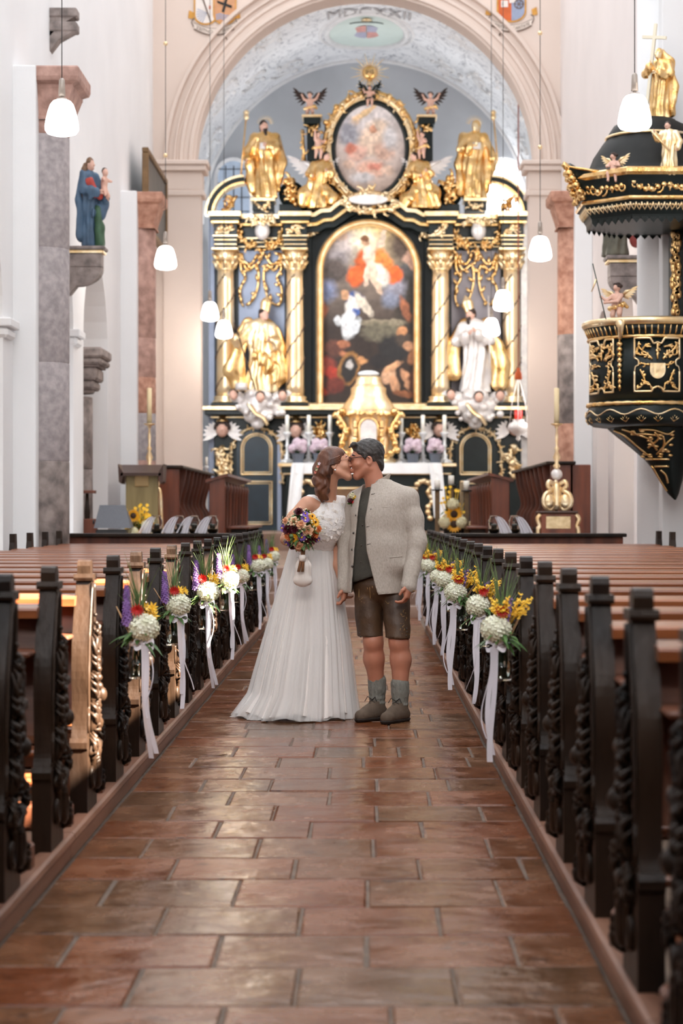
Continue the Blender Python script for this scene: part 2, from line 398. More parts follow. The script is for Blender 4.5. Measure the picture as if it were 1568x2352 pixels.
bed = MB(); bed.box((AL-.06, 2, -.1), (AR+.06, 24.6, -.006)); floor = tag(bed.build('floor', M_MORTAR), kind='structure')
rows_y = [4.2, 4.85, 5.278, 5.733, 6.17, 6.61, 7.107, 7.536, 8.0, 8.44, 8.89, 9.35, 9.77, 10.22, 10.64, 11.11, 11.56]
row_j = [[200, 560, 980, 1300], [120, 505, 900, 1290], [308, 682, 1047], [155, 499, 840, 1184], [371, 690, 1009], [246, 544, 843, 1145], [398, 676, 962, 1235],
         [336, 592, 858, 1121], [499, 713, 970], [394, 630, 865, 1106], [530, 757, 985], [466, 621, 866, 1030], [557, 757, 1000], [445, 639, 834, 972, 1075],
         [538, 725, 851, 915, 1090], [669, 860, 1010]]
def slab(x0, x1, y0, y1):
    g = .0022
    z = rng.uniform(-.003, .003); bv = .007
    mb = MB(); mb.box((x0+g+rng.uniform(0, .004), y0+g+rng.uniform(0, .004), -.05), (x1-g-rng.uniform(0, .004), y1-g-rng.uniform(0, .004), z), bv)
    # a little twist so that no two stones lie level
    tx, ty = rng.uniform(-.004, .004), rng.uniform(-.004, .004)
    cx, cy = (x0+x1)/2, (y0+y1)/2
    mb.v = [(a+rng.uniform(-.003, .003)-cx, b+rng.uniform(-.003, .003)-cy, c+((a-cx)*tx+(b-cy)*ty if c > -.04 else 0)) for a, b, c in mb.v]
    mb.build('flagstone', M_FLAG, floor, (cx, cy, 0))
for i in range(len(rows_y)-1):
    y0, y1 = rows_y[i], rows_y[i+1]; ym = (y0+y1)/2
    xs = [AL]+[min(max(X(p, ym), AL+.1), AR-.1) for p in row_j[i]]+[AR]
    for a, b in zip(xs[:-1], xs[1:]):
        if b-a > .02: slab(a, b, y0, y1)
y = rows_y[-1]; k = 0
while y < 24.4:
    d = rng.uniform(.41, .47); x = AL; off = rng.uniform(.2, .45) if k % 2 else rng.uniform(.35, .6)
    while x < AR-.02:
        x2 = x+off
        if AR-x2 < .2: x2 = AR
        slab(x, x2, y, y+d); x = x2; off = rng.uniform(.38, .6)
    y += d; k += 1

# raised timber platforms under the pews with a kerb board along the aisle
for nm, xa, xb, xk in (('floor_left', WL, AL-.03, AL), ('floor_right', AR+.03, WR, AR)):
    m = MB(); m.box((min(xa, xb), 2.2, -.05), (max(xa, xb), 22.3, .088)); pl = tag(m.build(nm, M_PLATFORM), kind='structure')
    s_ = 1 if xk == AL else -1; yb = 2.2
    while yb < 22.2:
        ln = min(rng.uniform(2.3, 3.1), 22.25-yb)
        k_ = MB()
        prof = [(0, 0), (0, .055), (s_*.008, .06), (s_*.018, .078), (s_*.014, .096), (s_*.002, .103), (-s_*.045, .103), (-s_*.06, .094), (-s_*.06, 0)]
        k_.prism([(xk+a-s_*.005, z) for a, z in prof], yb+.003, yb+ln-.003, 'y')
        k_.build('kerb_board', M_KERB, pl); yb += ln

# ---- walls with arched openings
def arch_panel(mb, x0, x1, ya, yb, zs, zt, n=16):
    r = (yb-ya)/2; yc = (ya+yb)/2
    pts = [(yc-r*math.cos(PI*k/n), zs+r*math.sin(PI*k/n)) for k in range(n+1)]
    for k in range(n):
        (a, za), (b, zb) = pts[k], pts[k+1]
        v = [(x0, a, za), (x0, b, zb), (x0, b, zt), (x0, a, zt), (x1, a, za), (x1, b, zb), (x1, b, zt), (x1, a, zt)]
        mb.add(v, [(0, 1, 2, 3), (7, 6, 5, 4), (0, 4, 5, 1), (3, 2, 6, 7)])
M_PLASTERR = mat('warm_white_plaster', lin(226, 216, 212), .9, var=.03, scale=.8, bump=.06, bscale=40)
def nave_wall(name, x0, x1, y0, y1, zt, opens, mt=None):
    mb = MB(); y = y0
    for ya, yb, zs in opens:
        mb.box((x0, y, -.1), (x1, ya, zt)); arch_panel(mb, x0, x1, ya, yb, zs, zt); y = yb
    mb.box((x0, y, -.1), (x1, y1, zt)); return tag(mb.build(name, mt or M_PLASTER), kind='structure')
OPL = [(17.8, 20.3, 3.27), (22.7, 25.2, 3.6), (26.1, 28.6, 3.55), (31.2, 33.3, 3.6)]
wl = nave_wall('wall_left', WL-.75, WL, 15.0, 34.9, 12.5, OPL)
nave_wall('wall_left_rear', WL-.75, WL, -4, 15.0, 12.5, [])
OPR = [(25.25, 27.3, 3.5), (27.9, 29.3, 3.5)]
nave_wall('wall_right', WR, WR+.75, 20.0, 34.9, 19, OPR, M_PLASTERR)
# unseen right wall nearer the camera: openings shaped to throw sun patches on the pews
def holed_wall(name, x0, x1, y0, y1, z0, z1, holes):
    ys = sorted({y0, y1, *[h[0] for h in holes], *[h[1] for h in holes]}); mb = MB()
    for a, b in zip(ys[:-1], ys[1:]):
        hs = sorted([(h[2], h[3]) for h in holes if h[0] <= a+1e-6 and h[1] >= b-1e-6]); z = z0
        for c, d in hs: mb.box((x0, a, z), (x1, b, c)); z = d
        mb.box((x0, a, z), (x1, b, z1))
    return tag(mb.build(name, M_PLASTER), kind='structure')
SUNHOLES = [(5.2, 6.0, 3.95, 5.1), (7.15, 7.8, 4.0, 5.0), (9.3, 9.62, 3.9, 5.0), (9.95, 10.25, 4.05, 4.9), (11.55, 12.35, 4.1, 4.85), (13.2, 13.6, 4.2, 4.8), (15.1, 15.6, 4.2, 4.9), (16.8, 17.6, 4.25, 5.0)]
holed_wall('wall_right_rear', WR, WR+.2, -6, 20.0, -.1, 19, SUNHOLES)
m = MB(); m.box((WL-.75, -4.3, -.1), (WR+.3, -4, 15.5)); tag(m.build('wall_rear', M_PLASTER), kind='structure')
m = MB(); m.box((WL, -4, 3.9), (WR, 1.0, 4.2)); tag(m.build('ceiling_shade_slab', M_PLASTER), kind='structure')  # unseen slab over the camera, added to darken the foreground
m = MB(); m.box((WL, -4, -.1), (WR, 2.2, -.002)); tag(m.build('floor_rear', M_FLAG), kind='structure')
# aisles behind the arcades
m = MB(); m.box((-7.6, 10, -.1), (-7.4, 34.9, 9)); tag(m.build('wall_aisle_left', M_PLASTERP), kind='structure')
m = MB(); m.box((7.2, 14, -.1), (7.4, 34.9, 9)); tag(m.build('wall_aisle_right', M_PLASTER), kind='structure')
m = MB(); m.box((WR+.75, 14, 5.6), (7.4, 34.9, 5.8)); tag(m.build('ceiling_aisle_right', M_PLASTER), kind='structure')  # unseen roof slab, put in to keep sun out of the arcade
m = MB(); m.box((-7.4, 10, -.06), (WL-.4, 34.9, .02)); tag(m.build('floor_aisle_left', M_FLOOR2), kind='structure')
m = MB(); m.box((WR+.4, 14, -.06), (7.2, 34.9, .02)); tag(m.build('floor_aisle_right', M_FLOOR2), kind='structure')

# imposts on the opening jambs
def impost(x0, x1, ya, yb, z, parent, mt, h=.20, pr=.07):
    m = MB(); m.box((x0-pr, ya-pr, z-h*.45), (x1+pr, yb+pr, z), .012); m.box((x0-pr*.5, ya-pr*.5, z-h), (x1+pr*.5, yb+pr*.5, z-h*.45), .03)
    return m.build('impost', mt, parent)
for ya, yb, zs in OPL:
    if zs != 3.55: impost(WL-.75, WL+.02, yb, yb+.4, zs+.02, wl, M_PLASTER)
# pilasters with half columns
def half_column(name, label, side, yc, drums, caps, zc, capz, rad, wallx):
    """side +1: stands on the left wall, shaft towards +x"""
    t = empty(name, (0, 0, 0), kind='structure')
    pw, pd = .95, .24
    m = MB(); xw = wallx; xf = wallx+side*pd
    m.box((min(xw, xf)-.02, yc-pw/2, -.05), (max(xw, xf), yc+pw/2, capz), .01); m.build('pilaster', M_PLASTER, t)
    a0, a1 = (-PI/2, PI/2) if side > 0 else (PI/2, 3*PI/2)
    z = 0.0
    for h, mt in drums:
        m = MB(); zt = min(z+h, zc)
        m.lathe([(rad-.006, z), (rad, z+.012), (rad, zt-.012), (rad-.006, zt)], (xf-side*.02, yc, 0), 22, True, a0, a1); m.build('column_drum', mt, t); z = zt
        if z >= zc: break
    # capital: necking ring, flaring block, slab
    m = MB(); h = capz-zc
    def ring(r, zz): return [(xf-side*.02, yc-r), (xf+side*(r-.02), yc-r), (xf+side*(r-.02), yc+r), (xf-side*.02, yc+r)]
    zs_ = [(rad*1.06, zc), (rad*1.06, zc+.06*h), (rad*1.0, zc+.08*h), (rad*1.05, zc+.2*h), (rad*1.28, zc+.58*h), (rad*1.3, zc+.6*h), (rad*1.3, zc+.66*h), (rad*1.5, zc+.72*h), (rad*1.55, zc+.8*h), (rad*1.55, zc+.97*h), (rad*1.5, capz)]
    v = []; f = []
    for r, zz in zs_: v += [(a, b, zz) for a, b in ring(r, zz)]
    for k in range(len(zs_)-1):
        for j in range(4): q = [k*4+j, k*4+(j+1) % 4, (k+1)*4+(j+1) % 4, (k+1)*4+j]; f.append(tuple(q if side > 0 else q[::-1]))
    f.append(tuple(len(v)-4+j for j in range(4))); m.add(v, f); m.build('capital', caps, t)
    return t
half_column('column_left_front', '', 1, 21.35, [(.9, M_STONE_P), (.95, M_STONE_D), (1.05, M_STONE_G), (1.22, M_STONE_G), (1.2, M_STONE_G), (3, M_STONE_P)], M_STONE_P, Z(285, 21.3), Z(160, 21.1), .30, WL)
half_column('column_left_rear', '', 1, 30.6, [(1.55, M_STONE_W), (.55, M_STONE_P), (.72, M_STONE_G), (.55, M_STONE_W), (.6, M_STONE_P), (3, M_STONE_P)], M_STONE_W, Z(530, 30.6), Z(447, 30.5), .26, WL)
half_column('column_right_rear', '', -1, 30.3, [(.9, M_STONE_W), (.75, M_STONE_D), (1.0, M_STONE_W), (1.35, M_STONE_D), (3, M_STONE_W)], M_STONE_W, Z(530, 30.4), Z(445, 30.2), .26, WR)
half_column('column_right_front', '', -1, 21.6, [(9, M_PLASTER)], M_STONE_P, 7.0, 7.6, .24, WR)
# free column of the arcade in the left aisle opening
t = empty('column_arcade', (0, 0, 0), kind='structure'); yc = 27.6; xc = WL-.38
z = 0
for h, mt in ((.8, M_STONE_D), (1.1, M_STONE_D), (1.0, M_STONE_D)):
    m = MB(); zt = min(z+h, 3.0); m.lathe([(.29, z), (.30, z+.012), (.30, zt-.012), (.29, zt)], (xc, yc, 0), 24); m.build('column_drum', mt, t); z = zt
m = MB(); m.lathe([(.31, 2.95), (.33, 2.98), (.31, 3.01)], (xc, yc, 0), 24)
for r, za, zb in ((.36, 3.0, 3.12), (.40, 3.12, 3.3), (.43, 3.3, 3.33), (.48, 3.33, 3.42), (.50, 3.42, 3.56)): m.box((xc-r, yc-r, za), (xc+r, yc+r, zb), .03)
m.build('capital', M_STONE_D, t)
# small stone corbels high on the left wall
tr = tag(bpy.data.objects.new('trim_1', None), kind='structure'); COL.objects.link(tr)
for px, py in ((112, 40), (130, 72)):
    m = MB(); Yq = 23.4; zq = Z(py, Yq)
    m.box((WL-.02, Yq-.12, zq-.02), (WL+.32, Yq+.12, zq+.09), .015); m.prism([(WL, zq-.25), (WL+.1, zq-.12), (WL+.28, zq-.02), (WL, zq-.02)], Yq-.1, Yq+.1, 'y'); m.build('corbel', M_STONE_D, tr)

# ---- triumphal arch wall
YA = 34.7; AX, AZ, AR_ = .015, 7.36, 2.96
m = MB()
def arch_front(m, y0, y1, r, xl, xr, zt, n=40):
    pts = [(AX-r*math.cos(PI*k/n), AZ+r*math.sin(PI*k/n)) for k in range(n+1)]
    for k in range(n):
        (a, za), (b, zb) = pts[k], pts[k+1]
        m.add([(a, y0, za), (b, y0, zb), (b, y0, zt), (a, y0, zt), (a, y1, za), (b, y1, zb)], [(0, 1, 2, 3), (0, 4, 5, 1)])
    m.box((xl, y0, -.1), (AX-r, y1, zt)); m.box((AX+r, y0, -.1), (xr, y1, zt))
arch_front(m, YA, YA+.6, AR_, WL-.8, WR+.8, 14.0)
aw = tag(m.build('wall_arch', M_PLASTERP), kind='structure')
for r, w_, d in ((AR_+.03, .10, .05), (AR_+.20, .09, .035), (AR_+.33, .05, .06), (AR_+.46, .10, .09)):
    n = 48; v = []; f = []
    for k in range(n+1):
        a = PI*k/n; c, s2 = -math.cos(a), math.sin(a)
        for rr, dd in ((r, 0), (r+w_*.2, d), (r+w_*.8, d), (r+w_, 0)): v.append((AX+rr*c, YA-dd, AZ+rr*s2))
    for k in range(n):
        for j in range(3): f.append((k*4+j, (k+1)*4+j, (k+1)*4+j+1, k*4+j+1))
    q = MB(); q.add(v, f, False); q.build('arch_moulding', M_PLASTERP, aw)
for sx in (-1, 1):
    q = MB(); xa = AX+sx*AR_; xb = AX+sx*(AR_+.56)
    lo, hi = min(xa-sx*.12, xb), max(xa-sx*.12, xb)
    for z0, z1, e in ((AZ-.55, AZ-.45, .04), (AZ-.45, AZ-.12, .0), (AZ-.12, AZ-.02, .08), (AZ-.02, AZ+.06, .12)): q.box((lo-e, YA-.06-e, z0), (hi+e, YA+.5, z1), .015)
    q.box((lo+.02, YA-.06, 0), (hi-.02, YA+.4, AZ-.5)); q.build('pier_impost', M_PLASTERP, aw)

# ---- chancel: floors, steps, walls, vault
for k, (yy, zz) in enumerate(((24.6, .15), (24.95, .30), (25.3, .45), (25.65, .60))):
    m = MB(); m.box((WL, yy, -.1), (WR, 45.5 if k == 3 else 34, zz), .012); tag(m.build('floor_chancel_step', M_FLOOR2), kind='structure')
m = MB(); m.box((-3.7, 36.6, .5), (3.7, 45.5, .92), .012); tag(m.build('floor_sanctuary', M_FLOOR2), kind='structure')
VX, VZ, VR, VY0, VY1 = .05, 7.8, 3.72, 35.25, 45.2
def vault_material():
    m = mat('stuccoed_vault', lin(228, 228, 230), .85, var=.02, scale=2, bump=.1); nt = m.node_tree; N = nt.nodes; L = nt.links; b = N['Principled BSDF']
    tc = N.new('ShaderNodeTexCoord'); n = N.new('ShaderNodeTexNoise'); n.inputs['Scale'].default_value = 1.3; n.inputs['Detail'].default_value = 3; n.inputs['Distortion'].default_value = 2.6
    L.new(tc.outputs['Object'], n.inputs['Vector']); r = N.new('ShaderNodeValToRGB'); e = r.color_ramp.elements
    cl, cd = (*lin(234, 234, 236), 1), (*lin(150, 152, 160), 1)
    e[0].position = .44; e[0].color = cl; e[1].position = .56; e[1].color = cl; x = e.new(.495); x.color = cd; x = e.new(.475); x.color = cl; x = e.new(.515); x.color = cl
    L.new(n.outputs['Fac'], r.inputs[0]); L.new(r.outputs[0], b.inputs['Base Color'])
    bp = N.new('ShaderNodeBump'); bp.inputs['Strength'].default_value = .5; bp.inputs['Distance'].default_value = .05; L.new(r.outputs[0], bp.inputs['Height']); L.new(bp.outputs[0], b.inputs['Normal'])
    return m
M_VAULT = vault_material()
def vp(a, y, lift=0.0):   # a: angle from the crown, + to the right
    return Vector((VX+(VR-lift)*math.sin(a), y, VZ+(VR-lift)*math.cos(a)))
m = MB(); m.grid(lambda u, v: vp(-PI/2+PI*u, VY0+(VY1-VY0)*v), 48, 12); va = tag(m.build('ceiling', M_VAULT), kind='structure')
for sx in (-1, 1):
    m = MB(); m.box((VX+sx*VR-.12 if sx < 0 else VX+VR, VY0, -.1), (VX-VR if sx < 0 else VX+VR+.12, VY1, VZ)); tag(m.build('wall_chancel_'+('left' if sx < 0 else 'right'), M_PLASTER), kind='structure')
M_ENDW = mat('apse_wall', lin(202, 204, 208), .85, var=.06, scale=1.2)
m = MB(); m.box((-4, VY1, -.1), (4, VY1+.2, 12)); we = tag(m.build('wall_apse', M_ENDW), kind='structure')
# ribs and stucco scrolls in relief
M_STUC = mat('white_stucco', lin(226, 224, 224), .85, var=.05, scale=6)
def on_vault(pts, lift=.0): return [vp(a, y, lift) for a, y in pts]
for y0 in (36.2, 39.3, 44.9):
    m = MB(); m.tube([vp(-PI/2+PI*k/40, y0, .0) for k in range(41)], .07, 6); m.build('vault_rib', M_STUC, va)
# oval medallion
oc = (0.0, 42.15); m = MB()
m.tube([vp((.86*math.cos(2*PI*k/40))/VR, oc[1]+1.5*math.sin(2*PI*k/40), .01) for k in range(41)], .07, 6, cap=False); m.tube([vp((1.0*math.cos(2*PI*k/40))/VR, oc[1]+1.66*math.sin(2*PI*k/40), .0) for k in range(41)], .04, 6, cap=False)
m.build('medallion_frame', M_STUC, va)
M_PALEG = mat('pale_green_field', lin(206, 218, 212), .8, var=.02)
m = MB(); vs = [vp(0, oc[1], .02)]+[vp((.84*math.cos(2*PI*k/36))/VR, oc[1]+1.47*math.sin(2*PI*k/36), .02) for k in range(36)]
m.add(vs, [(0, 1+(k+1) % 36, 1+k) for k in range(36)], True); md = m.build('medallion_field', M_PALEG, va)
# quartered arms in the medallion
def vpatch(name, mt, ca, cy, ra, ry, q0, q1, lift):
    m = MB(); vs = [vp(ca/VR, cy, lift)]+[vp((ca+ra*math.cos(q0+(q1-q0)*k/10))/VR, cy+ry*math.sin(q0+(q1-q0)*k/10), lift) for k in range(11)]
    m.add(vs, [(0, k+2, k+1) for k in range(10)], True); return m.build(name, mt, md)
M_PRED = mat('faded_red_paint', lin(206, 150, 142), .8, var=.15, scale=8); M_PBLUE = mat('faded_violet_paint', lin(172, 170, 190), .8, var=.1, scale=8)
vpatch('arms_quarter', M_PBLUE, -.01, 42.2, .30, .55, PI/2, PI, .035); vpatch('arms_quarter', M_PRED, -.01, 42.2, .30, .55, PI, 1.5*PI, .035)
vpatch('arms_quarter', M_PRED, .01, 42.2, .30, .55, 0, PI/2, .035); vpatch('arms_quarter', M_PBLUE, .01, 42.2, .30, .55, -PI/2, 0, .035)
M_HAT = mat('dark_green_paint', lin(40, 60, 54), .7)
m = MB(); m.strip([vp(a/VR, 41.35+1.2*a*a+.05*math.cos(9*a), .03) for a in [-.36+.072*k for k in range(11)]], .09, (0, 1, 0)); m.build('painted_hat', M_HAT, md)
m = MB(); m.lathe([(0, 0), (.12, .0), (.1, .03), (0, .04)], (VX, 41.1, VZ+VR-.07), 12); m.build('crest', M_GOLDP, md)
# scrolls
m0 = random.Random(4)
for sx in (-1, 1):
    for ca, cy, s0 in ((.55, 40.4, .5), (.5, 43.9, .42), (.95, 41.7, .5), (.32, 38.1, .42), (.85, 38.0, .5), (1.2, 40.2, .5), (1.15, 43.6, .45), (1.25, 37.6, .45), (.72, 43.0, .35)):
        m = MB()
        for rr, a0, a1 in ((s0, .3, 4.8), (s0*.75, 3.4, 8.0), (s0*.5, 1.2, 5.2)):
            sp = spiral((0, 0), rr, rr*.15, a0*sx, a1*sx, 16)
            m.tube([vp(sx*ca+(q[0]+m0.uniform(-.02, .02))/VR, cy+q[1]*1.5, .0) for q in sp], [.045*(1-.6*k/16) for k in range(17)], 5)
        for k in range(5):
            a = m0.uniform(0, 6.28); q = vp(sx*ca+s0*.9*math.cos(a)/VR, cy+s0*1.4*math.sin(a), .01); m.sphere(q, (.07, .12, .04), 7, 5)
        m.build('stucco_scroll', M_STUC, va)
# lettering of the date on the vault
def text_mesh(body, size, extrude=.004, align='CENTER'):
    c = bpy.data.curves.new('txt', 'FONT'); c.body = body; c.size = size; c.extrude = extrude; c.align_x = align; c.resolution_u = 2
    o = bpy.data.objects.new('txt', c); COL.objects.link(o); dg = bpy.context.evaluated_depsgraph_get(); dg.update()
    me = bpy.data.meshes.new_from_object(o.evaluated_get(dg)); bpy.data.objects.remove(o); bpy.data.curves.remove(c); return me
M_LET = mat('grey_lettering', lin(176, 172, 172), .8)
me = text_mesh('MDCXXII', .55, .006); me.name = 'date_lettering'; me.materials.clear(); me.materials.append(M_LET)
for vtx in me.vertices: vtx.co = vp((vtx.co.x*.78+.05)/VR, 40.80-vtx.co.y*1.5, .03+vtx.co.z)
link('date_lettering', me, va)
# windows in the end wall behind the altar
M_WGLOW = mat('bright_window_glass', (1, 1, 1), .4, emit=(.95, .98, 1.0), estr=6)
M_WGLASS = mat('leaded_grey_glass', lin(120, 132, 150), .15, var=.2, scale=5, emit=(.55, .65, .8), estr=.25)
for nm, px, gl in (('window_1', 536, M_WGLASS), ('window_2', 1157, M_WGLOW)):
    t = empty(nm, (0, 0, 0), kind='structure'); xc = X(px, 45.1); hw = .36; z0, z1 = Z(500, 45.1), Z(405, 45.1)
    poly = [(xc-hw, z0-.6), (xc+hw, z0-.6)]+arc((xc, z1), hw, 0, PI, 14)
    m = MB(); m.prism(poly, VY1-.03, VY1+.02, 'y'); m.build('pane', gl, t)
    m = MB(); out = [(xc+(a-xc)*1.22, z1+(b-z1)*1.2 if b > z1 else b) for a, b in poly]
    for i in range(len(poly)):
        j = (i+1) % len(poly); m.add([(poly[i][0], VY1-.03, poly[i][1]), (poly[j][0], VY1-.03, poly[j][1]), (out[j][0], VY1-.10, out[j][1]), (out[i][0], VY1-.10, out[i][1])], [(0, 1, 2, 3)])
    m.build('window_frame', M_STUC, t)
    for k in range(1, 4): m = MB(); m.box((xc-hw+2*hw*k/4-.012, VY1-.05, z0-.6), (xc-hw+2*hw*k/4+.012, VY1-.02, z1+.25)); m.build('lead_bar', M_BLACK if gl is M_WGLASS else M_STUC, t)
    for k in range(6): m = MB(); zz = z0-.5+k*.32; m.box((xc-hw, VY1-.048, zz), (xc+hw, VY1-.025, zz+.018)); m.build('lead_bar', M_BLACK if gl is M_WGLASS else M_STUC, t)

# ---- painted coats of arms with banners on the arch wall
M_BAN = mat('banner_paint', lin(226, 212, 200), .85, var=.05); M_BROWN = mat('brown_outline_paint', lin(112, 92, 80), .85)
def flat(poly, y, name, mt, parent, t=.004):
    m = MB(); m.prism(poly, y-t, y, 'y'); return m.build(name, mt, parent)
def shield(cx, cz, w_, h, n=14, top=.5):
    return [(cx-w_, cz+h*top), (cx-w_, cz)]+[(cx-w_*math.cos(PI*k/n), cz-h*math.sin(PI*k/n)) for k in range(1, n)]+[(cx+w_, cz), (cx+w_, cz+h*top)]
pxm = YA/FPX
def arms(px, py, text, left):
    c = P(px, py, YA); t = empty('painted_arms', (c.x, YA-.012, c.z), kind='thing')
    tag(t, 'painted coat of arms with two shields, black cross and motto banner left of the arch' if left else 'painted coat of arms with quartered red and blue shield right of the arch', 'coat of arms')
    def L_(a, b): return (a*pxm, -b*pxm)     # px offsets to local metres
    y = -.002
    def poly(pts): return [L_(a, b) for a, b in pts]
    M_O = mat('ochre_paint', lin(206, 150, 70), .8, var=.15, scale=9); M_R = mat('orange_red_paint', lin(204, 100, 54), .8, var=.12, scale=9)
    M_B = mat('slate_blue_paint', lin(150, 160, 184), .8, var=.1, scale=9); M_T = mat('tan_paint', lin(206, 152, 112), .8, var=.1, scale=9); M_Wp = mat('cream_paint', lin(232, 222, 214), .85, var=.05)
    def sh(cx, cz, w_, h, top=1.2): return [(cx-w_, cz-h*top)]+[(cx-w_*math.cos(PI*k/14), cz+h*math.sin(PI*k/14)) for k in range(15)]+[(cx+w_, cz-h*top)]
    for sx in (-1, 1):
        flat(poly([(sx*46, -8), (sx*58, -14), (sx*60, 4), (sx*48, 6)]), y, 'mantling', M_O, t)
    if left:
        flat(poly(sh(-20, -2, 27, 22, 2.2)), y, 'shield_rim', M_O, t); flat(poly(sh(-20, -3, 23, 19, 2.4)), y-.003, 'shield_field', M_Wp, t)
        for k in range(7):
            a = PI*.62+k*.28; flat(poly([(-20+21*math.cos(a-.05), -6+22*math.sin(a-.05)), (-20+21*math.cos(a+.05), -6+22*math.sin(a+.05)), (-16, -8)]), y-.006, 'shield_ray', M_B, t)
        flat(poly([(-30, -45), (-26, -45), (-6, 14), (-9, 15)]), y-.007, 'painted_staff', M_BROWN, t); flat(poly([(-12, -24), (-8, -24), (-8, -16), (-12, -16)]), y-.009, 'painted_mark', M_R, t)
        flat(poly(sh(24, -4, 27, 24, 2.2)), y-.008, 'shield_rim', M_O, t); flat(poly(sh(24, -5, 24, 21, 2.4)), y-.011, 'shield_field', M_T, t)
        bk = mat('black_paint', (.01, .01, .01), .7)
        flat(poly([(28, -48), (33, -47), (23, -8), (17, -10)]), y-.014, 'cross_bar', bk, t); flat(poly([(6, -36), (8, -30), (40, -18), (41, -24)]), y-.017, 'cross_bar', bk, t)
        for k in range(3): flat(poly([(4, -4+k*5), (14, -7+k*5), (24, -3+k*5), (34, -2+k*4), (34, 0+k*4), (24, 0+k*5), (14, -4+k*5), (4, -1+k*5)]), y-.014, 'wavy_band', M_B, t)
    else:
        flat(poly(sh(0, -4, 34, 26, 2)), y, 'shield_rim', M_O, t)
        for s0, mt in ((-1, M_R), (1, M_B)):
            pts = [(0, -60), (s0*30, -60)]+[(s0*30*math.cos(PI/2*k/8), -5+23*math.sin(PI/2*k/8)) for k in range(9)]
            flat(poly(pts if s0 < 0 else pts[::-1]), y-.004, 'shield_half', mt, t)
        flat(poly([(-24, -28), (-8, -28), (-8, -13), (-24, -13)]), y-.008, 'painted_book', M_Wp, t); flat(poly([(-21, -24), (-19, -24), (-19, -17), (-21, -17)]), y-.010, 'painted_mark', M_BROWN, t)
        m = MB()
        m.tube([(L_(17+10*math.cos(q), -20+10*math.sin(q))[0], -.008, L_(17+10*math.cos(q), -20+10*math.sin(q))[1]) for q in [2*PI*k/20 for k in range(21)]], .012, 5, cap=False)
        for k in range(3):
            q = PI*k/3; m.tube([(L_(17+9*math.cos(q), -20+9*math.sin(q))[0], -.008, L_(17+9*math.cos(q), -20+9*math.sin(q))[1]), (L_(17-9*math.cos(q), -20-9*math.sin(q))[0], -.008, L_(17-9*math.cos(q), -20-9*math.sin(q))[1])], .008, 5)
        m.build('painted_wheel', M_BROWN, t)
        flat(poly([(-7, -60), (9, -60), (10, -24), (-5, -22)]), y-.007, 'inner_shield', M_Wp, t)
    # banner
    n = 14
    def by(u): return 18+14*(1-u*u)
    up = [(48*(2*k/n-1), by(2*k/n-1)-4) for k in range(n+1)]; dn = [(46*(2*k/n-1), by(2*k/n-1)+11) for k in range(n, -1, -1)]
    flat(poly(up+dn), y, 'banner', M_BAN, t)
    m = MB(); m.tube([(L_(46*u, 0)[0], -.004, L_(0, by(u)+11)[1]) for u in [2*k/n-1 for k in range(n+1)]], .011, 5); m.build('banner_edge', M_BROWN, t)
    m = MB(); m.tube([(L_(48*u, 0)[0], -.004, L_(0, by(u)-4)[1]) for u in [2*k/n-1 for k in range(n+1)]], .005, 5); m.build('banner_edge', M_BROWN, t)
    for sx in (-1, 1):
        m = MB(); m.tube([(L_(sx*a, 0)[0], -.004, L_(0, b)[1]) for a, b in ((47, 24), (52, 14), (49, 6), (44, 4))], .007, 5); m.build('banner_curl', M_BROWN, t)
    s0 = 1 if left else -1
    flat(poly([(s0*22, 43), (s0*25, 43), (s0*36, 62), (s0*33, 62)] if left else [(s0*25, 42), (s0*20, 42), (s0*29, 58), (s0*33, 57)]), y, 'painted_staff_end', M_BROWN, t)
    me = text_mesh(text, 11*pxm, .002); me.name = 'motto'; me.materials.clear(); me.materials.append(M_BROWN)
    wd = max(abs(v.co.x) for v in me.vertices)
    for v in me.vertices:
        u = v.co.x/wd*.88; zb = -by(u)*pxm; v.co = (u*47*pxm, -.008-v.co.z, zb-7*pxm+v.co.y*.95)
    tag(link('motto', me, t), kind='stuff')
arms(492, 38, 'ZEITNO ZU SEINI', True); arms(1174, 30, 'VERITAS IN CARITATE', False)
# ================================================================== pews
ORD = ['first', 'second', 'third', 'fourth', 'fifth', 'sixth', 'seventh', 'eighth', 'ninth', 'tenth', 'eleventh', 'twelfth', 'thirteenth', 'fourteenth',
       'fifteenth', 'sixteenth', 'seventeenth', 'eighteenth', 'nineteenth', 'twentieth']
PZ = .09
def pew_end(s):
    """carved bench end, aisle face at x=0 (s=+1: aisle on +x), thickness towards -s"""
    th = .062; mb = MB()
    def pr(poly, a, b):
        n0 = len(mb.f); mb.prism(poly, min(-s*a, -s*b), max(-s*a, -s*b), 'x')
    base = [(0, 0), (0, .262), (-.012, .272), (-.014, .296), (.0, .312), (.25, .312), (.265, .25), (.24, .14), (.285, .07), (.285, 0)]
    rear = smooth_path([(.004, .31), (.022, .36), (.026, .46), (.014, .58), (.03, .70), (.085, .82), (.13, .90), (.148, .945)], 4)
    front = smooth_path([(.232, .945), (.225, .86), (.19, .78), (.165, .70), (.17, .63), (.235, .59), (.275, .54), (.27, .47), (.21, .42), (.19, .37), (.22, .33), (.235, .31)], 4)
    pr(base, -.004, th+.004)
    pr(rear+front, 0, th)
    pr([(.13, .940), (.125, .952), (.13, .968), (.245, .968), (.25, .952), (.245, .94)], -.008, th+.008)
    pr([(.155, .967), (.153, 1.0), (.163, 1.018), (.185, 1.024), (.21, 1.02), (.232, 1.0), (.234, .967)], .005, th-.003)
    return mb
